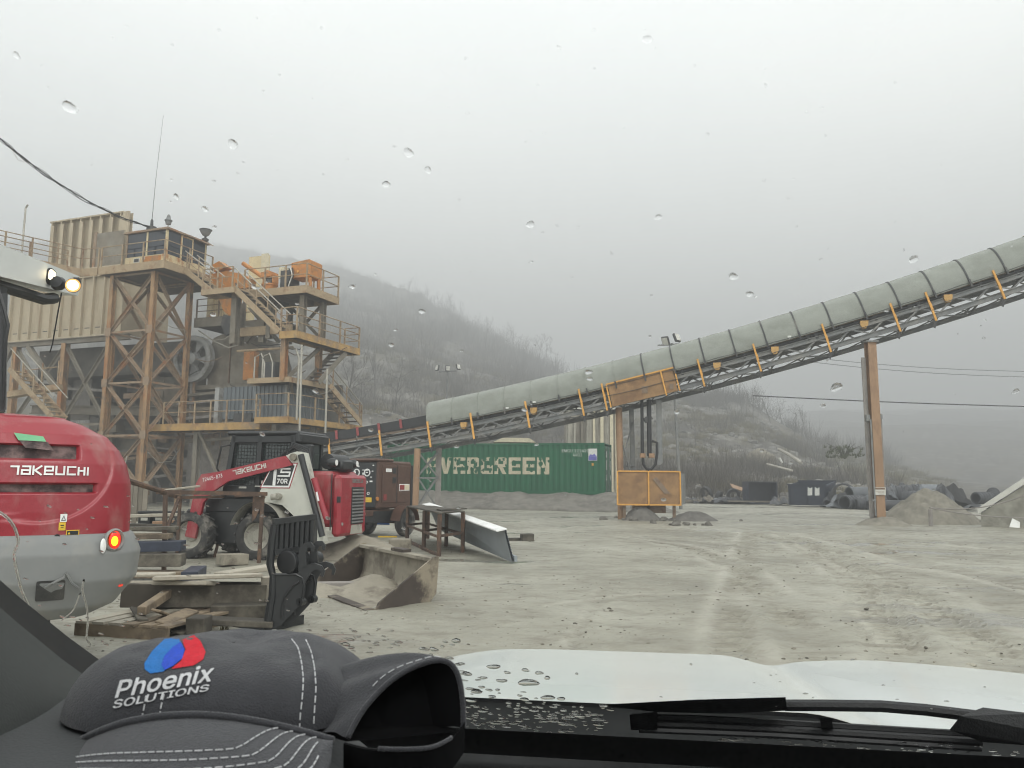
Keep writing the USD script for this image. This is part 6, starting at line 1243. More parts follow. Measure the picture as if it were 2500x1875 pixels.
# red excavator seen from behind
EN, ET = V(0.5, -0.866, 0), V(0.866, 0.5, 0)
EPc = V(-3.07, 5.30, 0); EC = EPc - EN*0.55 - ET*0.25; ESH = 0.25
ZS = np.array([0.36, 0.42, 0.55, 0.70, 0.84, 0.90, 1.08, 1.27, 1.40, 1.50, 1.60, 1.68, 1.73, 1.755])
HS = np.array([1.0, 1.0, 1.0, 1.0, 1.0, 1.0, 1.0, 0.985, 0.945, 0.88, 0.77, 0.60, 0.42, 0.02])
def hood_s(z): return np.interp(z, ZS, HS)
def wt_s(z): return np.interp(z, [0.36, 0.44, 0.62, 0.80, 0.88, 0.93, 0.95], [0.72, 0.92, 1.08, 1.10, 1.06, 1.02, 0.9])
def shell_pt(q, z, sf, off=0.0, a=0.81, b=0.55, e=0.55):
    q = q + ESH; s = sf(z); x = np.clip(np.abs(q)/(a*s), 0, 0.9999); return EC + ET*q + EN*(b*s*(1 - x**(2/e))**(e/2) + off) + V(0, 0, z)
def shell(sf, zs, nphi=120, disp=None, a=0.81, b=0.55, e=0.55, full=True):
    ph = np.linspace(-math.pi, math.pi, nphi + 1) if full else np.linspace(-1.75, 1.75, nphi+1); P = np.zeros((len(zs), nphi+1, 3))
    for i, z in enumerate(zs):
        s = max(sf(z), 0.01); cx_ = a*s*np.sign(np.sin(ph))*np.abs(np.sin(ph))**e; cy_ = b*s*np.sign(np.cos(ph))*np.abs(np.cos(ph))**e
        d = 0 if disp is None else disp(cx_ - ESH, z, np.cos(ph) > 0)
        nrm = np.stack([np.sign(cx_)*(np.abs(cx_)/(a*s)+1e-9)**(2/e-1)/a, np.sign(cy_)*(np.abs(cy_)/(b*s)+1e-9)**(2/e-1)/b], 1); nrm /= np.linalg.norm(nrm, axis=1, keepdims=True)
        P[i] = EC + (cx_ + d*nrm[:, 0])[:, None]*ET + (cy_ + d*nrm[:, 1])[:, None]*EN + V(0, 0, z)
    return P
def sstep(x): x = np.clip(x, 0, 1); return x*x*(3-2*x)
VENTS = [(1.475, 0.052, -0.36, 0.205), (1.235, 0.034, -0.33, 0.325)]       # height, half height, from, to across
def hood_disp(q, z, front):
    d = np.zeros_like(q)
    el = np.hypot((q + 0.02)/0.44, (z - 1.40)/0.40)
    d += -0.016*sstep((1.0 - el)/0.05)*(z < 1.72)
    for zc_, hh, q0, q1 in VENTS: d += -0.045*sstep((hh - abs(z - zc_))/0.010)*sstep((q - q0)/0.015)*sstep((q1 - q)/0.03)
    return d*front
t = thing('excavator', 'mini excavator seen from behind, red rounded engine hood over a grey counterweight', 'excavator', EC)
zs = np.concatenate([np.linspace(0.88, 1.60, 110), np.linspace(1.605, 1.755, 22)])
hood = grid(shell(hood_s, zs, 300, hood_disp)); hd = part(t, 'engine_hood', hood, 'machine_red', True)
def patch(z0, z1, q0, q1, off, sf=hood_s, n=12, m=5):
    return grid(np.array([[shell_pt(q, z, sf, off) for q in np.linspace(q0, q1, n)] for z in np.linspace(z0, z1, m)]))
look('vent_dirt', (0.05, 0.035, 0.035), 0.9, 0, 0.5, 30, dust=(0.22, 0.15, 0.14), dthr=(0.45, 0.7), dscale=9)
for zc_, hh, q0, q1 in VENTS: part(hd, 'vent', patch(zc_-hh+0.008, zc_+hh-0.008, q0+0.015, q1-0.03, -0.052), 'vent_dirt', True)
for k, z in enumerate((1.45, 1.475, 1.5)): pass
def wrap_on_hood(pg, q0, z0, off, sf=hood_s, th=0.004):
    out = []
    pg = shapely.segmentize(pg, 0.012)
    for g_ in getattr(pg, 'geoms', [pg]):
        m = trimesh.creation.extrude_polygon(g_, th, engine='earcut'); v = np.array(m.vertices)
        out.append((np.array([shell_pt(q0 + a, z0 + b, sf, off + c) for a, b, c in v]), np.array(m.faces)))
    return cat(out)
mk, wk = maker_mark(0.062)
part(hd, 'maker_lettering', wrap_on_hood(shapely.affinity.scale(mk, 0.44/wk, 1, origin=(0, 0)), -0.185, 1.322, -0.010), 'decal_white')
part(hd, 'green_sticker', wrap_on_hood(sg.Polygon([(0, 0), (0.03, -0.05), (0.19, -0.055), (0.17, -0.02)]), -0.20, 1.60, 0.002), 'decal_green')
part(hd, 'dark_sticker', wrap_on_hood(sg.Polygon([(0.035, -0.052), (0.075, -0.10), (0.24, -0.115), (0.20, -0.058)]), -0.20, 1.60, 0.002), 'vent_dirt')
lb = part(hd, 'warning_label', wrap_on_hood(sg.box(0, 0, 0.040, 0.052), 0.105, 1.015, 0.001), 'decal_white'); part(lb, 'triangle', wrap_on_hood(sg.Polygon([(0.006, 0.008), (0.034, 0.008), (0.021, 0.044)]).difference(sg.Polygon([(0.012, 0.012), (0.029, 0.012), (0.021, 0.034)])), 0.105, 1.015, 0.003), 'navy_box')
lb = part(hd, 'yellow_label', wrap_on_hood(sg.box(0, 0, 0.040, 0.052), 0.100, 0.96, 0.001), 'decal_yellow'); part(lb, 'print', wrap_on_hood(shapely.union_all([sg.box(0.01, 0.03, 0.03, 0.036), sg.box(0.012, 0.016, 0.028, 0.02)]), 0.100, 0.96, 0.003), 'machine_black')
lb = part(hd, 'caution_label', wrap_on_hood(sg.box(0, 0, 0.078, 0.066), 0.145, 0.895, 0.001), 'decal_yellow'); part(lb, 'black_bar', wrap_on_hood(sg.box(0.006, 0.034, 0.072, 0.06), 0.145, 0.895, 0.003), 'machine_black')
part(lb, 'print', wrap_on_hood(shapely.union_all([sg.box(0.01, 0.02, 0.066, 0.024), sg.box(0.01, 0.01, 0.06, 0.014)]), 0.145, 0.895, 0.003), 'machine_black'); part(lb, 'triangle', wrap_on_hood(sg.Polygon([(0.010, 0.038), (0.026, 0.038), (0.018, 0.055)]), 0.145, 0.895, 0.005), 'decal_yellow')
part(hd, 'seam', ptube([shell_pt(q, 0.905, hood_s, 0.001) for q in np.linspace(-0.7, 0.52, 30)], 0.004, 5), 'machine_black')
part(hd, 'lock', lathe([(0.0, 0.012), (0.018, 0.012), (0.022, 0.0)], 14, shell_pt(0.095, 0.915, hood_s), EN), 'machine_black', 40)
part(hd, 'side_number', wrap_on_hood(sg.LineString([(0.05, 0.10), (0.0, 0.10), (0.0, 0.055), (0.045, 0.05), (0.05, 0.02), (0.0, 0.0), (-0.02, 0.01)]).buffer(0.012), -0.395, 0.99, 0.001), 'decal_white')
cw = part(t, 'counterweight', grid(shell(wt_s, np.concatenate([np.linspace(0.36, 0.95, 40)]), 160)), 'weight_grey', True)
part(cw, 'hitch_plate', wrap_on_hood(sg.box(-0.01, 0.0, 0.13, 0.11).buffer(0.012), 0.02, 0.52, 0.0015, wt_s), 'steel_dark')
part(cw, 'tow_shackle', ptube([shell_pt(0.05, 0.60, wt_s, 0.02), shell_pt(0.09, 0.63, wt_s, 0.05), shell_pt(0.15, 0.66, wt_s, 0.03), shell_pt(0.16, 0.69, wt_s, 0.02), shell_pt(0.20, 0.62, wt_s, 0.03), shell_pt(0.24, 0.585, wt_s, 0.02)], 0.009, 6), 'steel_grey', 40)
# the light cluster at the corner
lc = on_plane(280, 1318, shell_pt(0.47, 0.86, wt_s, 0.02), unit(EN + ET*0.55)); ln = unit(EN*0.85 + ET*0.55 + V(0, 0, 0.05)); lx = unit(np.cross(UZ, ln)); ly = np.cross(ln, lx)
hs = part(t, 'lamp_housing', lathe([(0.0, -0.06), (0.05, -0.05), (0.072, -0.02), (0.078, 0.0), (0.066, 0.012), (0.055, 0.0)], 24, lc, ln), 'weight_grey', 40)
def lens(c, rx, ry, h, n=24, m=6):
    P = np.array([[c + lx*rx*math.sin(a)*math.cos(b) + ly*ry*math.sin(a)*math.sin(b) + ln*h*math.cos(a) for b in np.linspace(0, 2*math.pi, n+1)] for a in np.linspace(0.001, math.pi/2, m)]); return grid(P)
part(t, 'tail_lamp', lens(lc, 0.045, 0.064, 0.022), 'tail_red', True); part(t, 'lit_bulb', lens(lc + ln*0.012 - lx*0.010 - ly*0.006, 0.026, 0.036, 0.016), 'tail_glow', True)
part(t, 'mirror_lens', lens(lc - lx*0.085 - ly*0.035 + ln*0.0, 0.022, 0.05, 0.012), 'decal_white', True)
lc0 = shell_pt(-0.34, 0.70, wt_s, 0.01); part(t, 'round_lamp', lathe([(0.0, 0.03), (0.05, 0.022), (0.06, 0.0)], 18, lc0, EN), 'weight_grey', 40)
part(t, 'reflector', wrap_on_hood(sg.box(0, 0, 0.03, 0.016), 0.49, 0.56, 0.002, wt_s), 'tail_red')
# upper structure: cab edge, hoses, boom with its lamps
part(t, 'cab', cat([bar(at(-8, 1008, 6.05), at(-1, 720, 6.2), 0.09, 0.09), bar(at(-150, 720, 6.3), at(4, 715, 6.2), 0.1)]), 'machine_black')
part(t, 'cab_window', hull([at(-140, 1000, 6.3), at(7, 1004, 6.1), at(9, 925, 6.1), at(-140, 920, 6.3), at(-140, 1000, 6.36), at(8, 1004, 6.16)]), 'teal_glass')
part(t, 'cab_trim', ptube([at(14, 1000, 6.08), at(15, 900, 6.1), at(18, 780, 6.12), at(22, 790, 6.12)], 0.006, 5), 'steel_grey')
part(t, 'hose', ptube([at(-6, 700, 6.0), at(12, 760, 6.0), at(20, 795, 6.0), at(14, 830, 6.0), at(6, 1000, 6.05)], 0.012, 6), 'machine_black', 40); part(t, 'hose', ptube([at(-16, 690, 6.0), at(0, 770, 6.0), at(3, 1000, 6.05)], 0.02, 6), 'machine_black', 40)
b0, b1 = at(-210, 570, 5.3), at(172, 697, 7.4); bd, bs, bu = frame_of(b0, b1)
def bpt(s, o, u): return b0 + bd*s + bs*o + bu*u
LB = np.linalg.norm(b1 - b0)
bm = part(t, 'boom', hull([bpt(0, o, u) for o in (-0.1, 0.1) for u in (-0.17, 0.13)] + [bpt(LB-0.03, o, u) for o in (-0.09, 0.09) for u in (-0.10, 0.085)] + [bpt(LB, o, u) for o in (-0.07, 0.07) for u in (-0.085, 0.06)]), 'boom_white')
part(bm, 'underside_pipe', ptube([bpt(LB*0.4, 0.0, -0.19), bpt(LB*0.62, 0.02, -0.2), bpt(LB*0.75, 0.03, -0.21), bpt(LB*0.85, 0.02, -0.17)], 0.05, 8), 'machine_black', 40)
part(bm, 'pin_boss', lathe([(0.0, 0), (0.06, 0), (0.06, 0.03), (0, 0.03)], 12, bpt(LB-0.12, 0.1, 0.0), bs), 'machine_black')
lamp = at(120, 675, 6.85); fx = unit(V(1, 0.15, 0)); fn = unit(V(0.15, -1, 0.1))
wl = part(t, 'work_lamp', rbox(lamp, (fx, fn, np.cross(fx, fn)), (0.095, 0.09, 0.145), 0.025), 'machine_black'); part(wl, 'lens', rbox(lamp + fn*0.03 + fx*0.035, (fx, fn, np.cross(fx, fn)), (0.035, 0.08, 0.09), 0.012), 'work_light', label='amber lit lens turned aside')
lamp = at(142, 692, 6.85); part(t, 'lamp_bracket', lathe([(0.0, -0.05), (0.05, -0.045), (0.065, 0.0), (0.05, 0.05), (0, 0.055)], 14, lamp, fn), 'machine_black', 40)
lamp = at(178, 697, 6.8); ln2 = unit(V(0.42, -1, 0.05)); wl = part(t, 'work_lamp', lathe([(0.0, -0.09), (0.04, -0.08), (0.06, -0.02), (0.064, 0.0), (0.058, 0.0)], 20, lamp, ln2), 'machine_black', 40)
part(wl, 'lens', lathe([(0.046, 0.010), (0.03, 0.019), (0.0, 0.022)], 20, lamp, ln2), 'work_light', 40, label='white hot lit lens'); part(wl, 'lens_rim', lathe([(0.060, 0.002), (0.052, 0.012), (0.046, 0.010)], 20, lamp, ln2), 'work_rim', 40)
part(t, 'cable', ptube([at(150, 715, 7.0), at(140, 770, 7.1), at(128, 840, 7.3), at(122, 860, 7.4)], 0.006, 5), 'machine_black')
for k in (-1, 1):
    c = EC + ET*(0.28*k - 0.05) - EN*1.0 + V(0, 0, 0.2); part(t, 'track', rbox(c, (ET, EN, UZ), (0.25, 1.5, 0.38), 0.12), 'rubber')
part(t, 'turntable', tube(EC + V(0, 0, 0.25), EC + V(0, 0, 0.4), 0.35, 16), 'machine_black')

# brown welding generator on a trailer
GD, GF = unit(V(.45, .89, 0)), unit(V(-.89, .45, 0)); G0 = V(-3.12, 18.6, 0)
def GP(s, w, z): return G0 + GD*s + GF*w + V(0, 0, z)
def gbx(s0, s1, w0, w1, z0, z1, b=0.015): return rbox(GP((s0+s1)/2, (w0+w1)/2, (z0+z1)/2), (GD, GF, UZ), (s1-s0, w1-w0, z1-z0), b)
t = thing('welding_generator', 'brown trailer-mounted welding generator with a dark gauge panel at its end', 'generator', GP(0.7, 0.4, 0))
part(t, 'housing', gbx(0.05, 1.45, 0.0, 0.80, 0.66, 1.78, 0.04), 'welder_brown'); part(t, 'roof', gbx(-0.02, 0.7, -0.015, 0.815, 1.76, 1.83, 0.03), 'welder_brown')
part(t, 'rear_post', gbx(1.42, 1.5, -0.02, 0.1, 0.66, 1.7), 'machine_black')
pn = part(t, 'control_panel', gbx(-0.01, 0.045, 0.02, 0.78, 0.70, 1.74), 'machine_black')
rq = np.random.default_rng(3)
for (w, z, r_) in ((0.25, 1.5, 0.09), (0.55, 1.5, 0.09), (0.25, 1.28, 0.03), (0.4, 1.3, 0.04), (0.6, 1.28, 0.03), (0.2, 1.02, 0.035), (0.5, 1.05, 0.04)): 
    gg = part(pn, 'dial', lathe([(r_*0.72, 0.004), (r_*0.72, 0.014), (r_, 0.014), (r_, 0.0)], 16, GP(-0.012, w, z), -GD), 'decal_white')
for k in range(14): w, z = rq.uniform(0.08, 0.72), rq.uniform(1.18, 1.68); part(pn, 'panel_mark', obox(GP(-0.014, w, z), (GD, GF, UZ), (0.006, rq.uniform(0.02, 0.09), rq.uniform(0.012, 0.05))), 'decal_white')
part(pn, 'tag', prism(sg.box(0, 0, 0.2, 0.11), GP(-0.02, 0.30, 0.82), -GF, UZ, 0.006), 'decal_yellow'); part(pn, 'tag', prism(sg.box(0, 0, 0.22, 0.11), GP(-0.02, 0.55, 0.82), -GF, UZ, 0.006), 'decal_white'); part(pn, 'tag_print', prism(sg.Polygon([(0, .02), (0.14, .02), (0.19, .055), (0.14, .09), (0, .09)]), GP(-0.026, 0.52, 0.82), -GF, UZ, 0.004), 'red_dull')
dr = part(t, 'side_door', gbx(0.22, 0.80, -0.018, 0.0, 0.80, 1.68), 'welder_brown'); part(dr, 'vent', gbx(0.62, 0.76, -0.024, -0.017, 1.26, 1.40), 'machine_black'); part(dr, 'vent', gbx(0.62, 0.76, -0.024, -0.017, 1.48, 1.62), 'machine_black'); part(dr, 'name_plate', gbx(0.34, 0.58, -0.026, -0.018, 1.52, 1.60), 'decal_white'); part(dr, 'red_plate', gbx(0.28, 0.40, -0.024, -0.018, 0.86, 1.0), 'red_dull')
dr = part(t, 'side_door', gbx(0.84, 1.38, -0.016, 0.0, 0.80, 1.68), 'welder_brown'); tg = part(dr, 'tag', gbx(0.90, 1.34, -0.022, -0.015, 1.08, 1.24, 0.004), 'decal_white'); part(tg, 'print', gbx(0.92, 1.12, -0.028, -0.021, 1.10, 1.22, 0.004), 'red_dull'); part(tg, 'yellow_field', gbx(1.13, 1.32, -0.027, -0.021, 1.10, 1.22, 0.004), 'cream_paint')
part(t, 'door_gap', gbx(0.805, 0.835, -0.006, 0.002, 0.78, 1.70, 0.002), 'machine_black')
for w in (-0.16, 0.96):
    ty = part(t, 'wheel', lathe([(0.20, 0.08), (0.30, 0.095), (0.33, 0.06), (0.335, 0), (0.33, -0.06), (0.30, -0.095), (0.20, -0.08)], 28, GP(0.98, w, 0.335), -GF), 'tyre_mud', 40); part(ty, 'rim', lathe([(0.21, 0.075), (0.19, 0.04), (0.10, 0.02), (0.08, 0.06), (0, 0.06)], 20, GP(0.98, w, 0.335), -GF), 'steel_dark', 40)
    pts = [GP(0.98 + 0.42*math.cos(a), w, 0.32 + 0.42*math.sin(a)) for a in np.linspace(0.1, 3.0, 12)]
    part(t, 'fender', grid(np.array([[p - GF*0.14, p + GF*0.14] for p in pts])), 'welder_brown', True)
part(t, 'trailer_frame', cat([gbx(-0.5, 1.5, 0.06, 0.14, 0.5, 0.64), gbx(-0.5, 1.5, 0.66, 0.74, 0.5, 0.64), gbx(0.94, 1.02, -0.15, 0.95, 0.3, 0.4)]), 'welder_brown'); part(t, 'drawbar', tube(GP(-0.4, 0.4, 0.55), GP(-1.5, 0.4, 0.45), 0.05, 8), 'welder_brown')
part(t, 'lower_tray', gbx(0.0, 0.8, 0.05, 0.75, 0.34, 0.62), 'machine_black'); part(t, 'marker_lamp', tube(GP(0.02, -0.02, 0.90), GP(0.02, -0.05, 0.90), 0.045, 12), 'orange_paint', 40)
q = on_ground(922, 1302); single('blue_pipe', tube(V(q[0]-0.4, q[1], 0.28), V(q[0]+0.28, q[1]+0.1, 0.27), 0.065, 12), 'blue_pipe', 'bright blue plastic pipe lying under the brown generator', 'pipe', smooth=40)
q = on_ground(946, 1318); single('yellow_stick', bar(V(q[0]-0.21, q[1]-0.02, 0.07), V(q[0]+0.21, q[1]+0.02, 0.07), 0.035, 0.03), 'decal_yellow', 'short yellow stick on the mud in front of the generator', 'stick')
q = on_ground(975, 1345); single('concrete_block', rbox(V(q[0], q[1]+0.1, 0.10), (unit(V(1, 0.08, 0)), unit(V(-0.08, 1, 0)), UZ), (0.42, 0.3, 0.24), 0.02), 'bucket_mud', 'mud-coloured concrete block on the ground left of the rusty table frame', 'block')

# rusty table frame and the galvanised panel leaning behind it
A_, B_, C_ = V(-1.25, 14.2, 0), V(-.89, 15.1, 0), V(-2.27, 17.8, 0); lx_, sx_ = C_ - A_, B_ - A_
t = thing('table_frame', 'rusty steel table frame with a bare flat top and open legs', 'table', (A_ + B_)/2)
for u in (0, 0.42, 1.0):
    for s_ in (0, 1): p = A_ + lx_*u + sx_*s_; part(t, 'leg', bar(p + V(0, 0, -0.03), p + V(0, 0, 0.74), 0.06, 0.06, up=(0.3, 0.9, 0)), 'rusty_bar')
part(t, 'top_plate', hull([A_ + lx_*u + sx_*s_ + V(0, 0, z) for u in (-0.02, 1.02) for s_ in (-0.03, 1.03) for z in (0.745, 0.77)]), 'timber_dark')
for s_ in (0, 1): part(t, 'rail', bar(A_ + sx_*s_ + V(0, 0, 0.34), C_ + sx_*s_ + V(0, 0, 0.34), 0.04), 'rusty_bar')
for u in (0, 0.42, 1.0): part(t, 'cross_rail', bar(A_ + lx_*u + V(0, 0, 0.36), B_ + lx_*u + V(0, 0, 0.36), 0.045), 'rusty_bar'); 
part(t, 'foot_bar', bar(A_ + V(0, 0, 0.02), C_ + V(0, 0, 0.02), 0.05), 'rusty_bar')
single('loose_plate', hull([A_ + lx_*0.1 + sx_*s_ + V(0.05, 0, z) + lx_*u for s_ in (0.1, 1.25) for u in (0, 0.12) for z in (0.775, 0.80)]), 'timber_dark', 'small dark plate lying across the near end of the rusty table', 'plate')
N0, N1, F0, F1 = V(0.06, 13.3, 0.01), V(-0.08, 13.42, 0.52), V(-1.62, 18.5, 0.22), V(-1.9, 18.7, 0.80)
t = thing('metal_panel', 'ribbed galvanised metal panel with a white top edge leaning behind the rusty table', 'panel', (N0+F0)/2*V(1, 1, 0))
nn = unit(np.cross(F0 - N0, N1 - N0)); nn = nn if nn[0] > 0 else -nn
rows = []
for k in range(25): u = k/24; o = 0.012 if k % 2 else 0.0; rows += [[N0 + (N1-N0)*u + nn*o, F0 + (F1-F0)*u + nn*o]]
part(t, 'ribbed_sheet', grid(np.array(rows)), 'galvanised'); part(t, 'back_sheet', grid(np.array([[N0 - nn*0.03, F0 - nn*0.03], [N1 - nn*0.03, F1 - nn*0.03]])), 'galvanised')
part(t, 'top_edge', hull([p - nn*o + V(0, 0, z) for p in (N1, F1) for o in (-0.02, 0.16) for z in (0.0, 0.02)]), 'decal_white'); part(t, 'bottom_flange', bar(N0 + nn*0.03 + V(0,0,0.045), F0 + nn*0.03 + V(0,0,0.045), 0.05, 0.09), 'galvanised')
q = on_ground(1287, 1322)
single('timber_block', rbox(V(q[0], q[1]+0.1, 0.08), (unit(V(1, 0.2, 0)), unit(V(-0.2, 1, 0)), UZ), (0.28, 0.22, 0.17), 0.015), 'timber_dark', 'small square timber block alone on the mud right of the metal panel', 'block'); single('broken_board', box(q[0]-0.32, q[1]+0.2, 0.03, 0.35, 0.2, 0.06, 0.3), 'timber_dark', 'flat broken board beside the small timber block', 'board')

# loader bucket lying on the mud
K0 = V(-0.83, 8.9, 0); kf, kw = unit(V(-0.68, -0.74, 0)), unit(V(-0.52, 0.855, 0))
def KP(f, w, z): return K0 + kf*f + kw*w + V(0, 0, z)
t = thing('loader_bucket', 'mud-caked steel loader bucket lying open on the ground', 'bucket', KP(0.3, 1.1, 0))
prof_ = [(0.82, 0.012), (0.14, 0.012), (0.05, 0.05), (0.0, 0.13), (-0.03, 0.44)]
WB = 2.15
for (p, q), nm in zip(zip(prof_[:-1], prof_[1:]), ('floor_plate', 'curved_plate', 'curved_plate', 'back_plate')): part(t, nm, hull([KP(f + df, w, z + dz) for f, z in (p, q) for w in (0.0, WB) for df, dz in ((0, 0), (-0.012, -0.012 if nm == 'floor_plate' else 0.004))]), 'bucket_mud')
sp_ = [(0.80, 0.0), (0.76, 0.075), (0.02, 0.49), (-0.05, 0.49), (-0.02, 0.1), (0.08, 0.0)]
for w in (-0.012, WB + 0.012): part(t, 'side_plate', prism(sp_, KP(0, w, 0), kf, UZ, 0.022), 'bucket_dark')
part(t, 'top_lip', hull([KP(f, w, z) for f in (-0.06, 0.07) for w in (0, WB) for z in (0.44, 0.475)]), 'bucket_mud'); part(t, 'hook_plate', hull([KP(f, w, z) for f in (-0.07, 0.06) for w in (0.75, 1.1) for z in (0.478, 0.51)]), 'bucket_dark'); part(t, 'cutting_edge', hull([KP(f, w, z) for f in (0.80, 0.92) for w in (0, WB) for z in (0.004, 0.02)]), 'bucket_dark')
c = KP(0.25, 1.25, 0.0); single('mud_heap', heap((c[0], c[1], 0.03), 0.62, 0.78, 0.20, 91, 40), 'bucket_mud', 'pale mud heaped inside the loader bucket', 'mud heap', smooth=True)
c = on_ground(760, 1455); single('mud_heap', heap((c[0]-0.05, c[1]+0.2, 0), 0.75, 0.55, 0.16, 93, 40), 'bucket_mud', 'low mud heap spilling from the open left side of the bucket', 'mud heap', smooth=True)
c = on_ground(850, 1365); single('mud_heap', heap((c[0], c[1]+0.5, 0), 1.1, 0.8, 0.42, 95, 44), 'bucket_mud', 'mud heap behind the bucket at the rear of the loader', 'mud heap', smooth=True)
p, q = on_ground(720, 1449), on_ground(893, 1446)
single('grey_beam', rbox((p+q)/2 + V(0, 0.05, 0.055), (unit(q-p), unit(np.cross(UZ, q-p)), UZ), (np.linalg.norm(q-p), 0.14, 0.13), 0.008), 'post_grey', 'grey squared beam lying on the ground left of the bucket', 'beam')

# black fork carriage standing on the ground
F0_ = V(-2.09, 7.06, 0); fxx = unit(V(1, 0.12, 0)); fdp = unit(V(0.35, 0.94, 0)); S_ = 0.001136
def FP(cx_, cy_, d=0.0): return F0_ + fxx*((cx_ - 1640)*S_*0.92) + V(0, 0, (890 - cy_)*S_) + fdp*d
t = thing('fork_carriage', 'black steel fork carriage with hooked side plates and a slatted back guard', 'attachment', F0_)
def fplate(pts, d, th=0.025): return prism([((x-1640)*S_*0.92, (890-y)*S_) for x, y in pts], F0_ + fdp*d, fxx, UZ, th)
for d in (0.0, 0.17):
    part(t, 'side_plate', fplate([(1690, 450), (1870, 445), (1925, 470), (1945, 520), (1935, 640), (1900, 640), (1890, 700), (1760, 830), (1620, 892), (1590, 870), (1665, 830), (1690, 700)], d), 'machine_black')
    part(t, 'disc', lathe([(0.0, 0.03), (0.085, 0.03), (0.10, 0.02), (0.10, -0.02), (0, -0.03)], 26, FP(1790, 365, d), -fdp), 'machine_black', 40)
    for pts in ([(1880, 430), (1875, 320), (1885, 255), (1925, 215), (1975, 215), (2005, 250), (1998, 285), (1980, 285), (1975, 255), (1950, 250), (1935, 300), (1950, 400)], [(1870, 450), (1930, 390), (2010, 372), (2070, 392), (2098, 435), (2085, 475), (2062, 470), (2065, 435), (2030, 415), (1985, 440), (1940, 520)]): part(t, 'hook', fplate(pts, d, 0.05), 'machine_black')
    part(t, 'edge_rib', ptube([FP(1700, 455, d-0.02), FP(1870, 455, d-0.02), FP(1925, 480, d-0.02), FP(1940, 540, d-0.02), FP(1930, 640, d-0.02)], 0.012, 6), 'machine_black', 40); part(t, 'lower_curve', ptube([FP(1900, 510, d-0.02), FP(1850, 540, d-0.02), FP(1790, 620, d-0.02), FP(1770, 700, d-0.02), FP(1775, 780, d-0.02)], 0.014, 6), 'machine_black', 40)
    part(t, 'lug', lathe([(0.012, -0.03), (0.035, -0.03), (0.035, 0.03), (0.012, 0.03)], 14, FP(1912, 660, d), fdp), 'machine_black', 40)
part(t, 'post', ptube([FP(1668, 80), FP(1655, 200), FP(1648, 380), FP(1675, 470), FP(1678, 620), FP(1662, 720), FP(1650, 860)], [0.035, 0.035, 0.035, 0.03, 0.035, 0.04, 0.04], 8), 'machine_black', 40)
part(t, 'guard_top', bar(FP(1672, 60, -0.02), FP(1860, 30, 0.26), 0.05, 0.05), 'machine_black'); part(t, 'guard_bottom', bar(FP(1672, 290, 0), FP(1860, 270, 0.26), 0.05, 0.05), 'machine_black')
for k in range(8): u = (k+0.5)/8; part(t, 'guard_slat', bar(FP(1672 + 188*u, 60 - 30*u, 0.26*u), FP(1672 + 188*u, 290 - 20*u, 0.26*u), 0.03, 0.045), 'machine_black')
part(t, 'guard_panel', hull([FP(1674, 70, 0.03), FP(1855, 40, 0.30), FP(1674, 280, 0.03), FP(1855, 265, 0.30), FP(1676, 70, 0.04), FP(1857, 265, 0.31)]), 'steel_dark')
part(t, 'cross_tube', tube(FP(1790, 365, -0.02), FP(1790, 365, 0.46), 0.06, 12), 'machine_black', 40); part(t, 'tine', hull([FP(1640, 830), FP(1640, 885), FP(1280, 800), FP(1280, 825), FP(1640, 830, 0.12), FP(1640, 885, 0.12), FP(1280, 800, 0.1), FP(1280, 825, 0.1)]), 'machine_black'); part(t, 'tine', hull([FP(1640, 830, 0.4), FP(1640, 885, 0.4), FP(1300, 860, 0.4), FP(1300, 880, 0.4), FP(1640, 830, 0.5), FP(1640, 885, 0.5), FP(1300, 860, 0.5), FP(1300, 880, 0.5)]), 'machine_black')
part(t, 'base_beam', bar(FP(1640, 850, 0), FP(1650, 850, 0.48), 0.07, 0.08), 'machine_black')

# timber: pallet, boards and beams in the left foreground
P1, P2 = V(-3.62, 6.85, 0), V(-2.74, 6.60, 0); pf = unit(P2 - P1); pd_ = V(-pf[1], pf[0], 0)
t = thing('pallet', 'weathered wooden pallet with gapped boards in front of the grey counterweight', 'pallet', (P1+P2)/2)
for d in (0.03, 0.5, 1.0): part(t, 'stringer', obox(P1 + pf*0.44 + pd_*d + V(0, 0, 0.055), (pf, pd_, UZ), (0.9, 0.05, 0.10)), 'plank_brown')
for k in range(6): part(t, 'board', obox(P1 + pf*(0.07 + 0.155*k) + pd_*(0.53 + 0.01*(k % 3)) + V(0, 0, 0.118), (unit(pf + pd_*0.02*(k % 2)), pd_, UZ), (0.115, 1.08, 0.02)), 'plank_pale' if k < 3 else 'plank_brown')
for k in range(3): part(t, 'bottom_board', obox(P1 + pf*(0.07 + 0.37*k) + pd_*0.53 + V(0, 0, 0.008), (pf, pd_, UZ), (0.1, 1.06, 0.016)), 'plank_brown')
def slab(name, p, q, w, h, mt, label, cat_='board', up=(0, 0, 1), b=0.006):
    d, s, u_ = frame_of(p, q, up); return single(name, rbox((p+q)/2, (d, s, u_), (np.linalg.norm(q-p), w, h), b), mt, label, cat_)
slab('timber_beam', at(303, 1450, 7.5), at(652, 1452, 7.75), 0.24, 0.21, 'timber_dark', 'long dark squared timber lying across the pallet under the pale boards', 'beam')
slab('short_post', at(345, 1492, 6.95), at(412, 1447, 7.5), 0.075, 0.075, 'plank_brown', 'short square post propped against the long dark timber', 'post')
slab('pale_board', at(376, 1412, 7.45), at(640, 1404, 7.75), 0.34, 0.035, 'plank_pale', 'wide pale board on top of the timber heap', up=(0.05, 0.1, 1))
slab('pale_board', at(320, 1424, 7.6), at(520, 1424, 7.5), 0.26, 0.04, 'plank_pale', 'pale board under the topmost wide board, its corner sticking out to the front', up=(0, 0.15, 1))
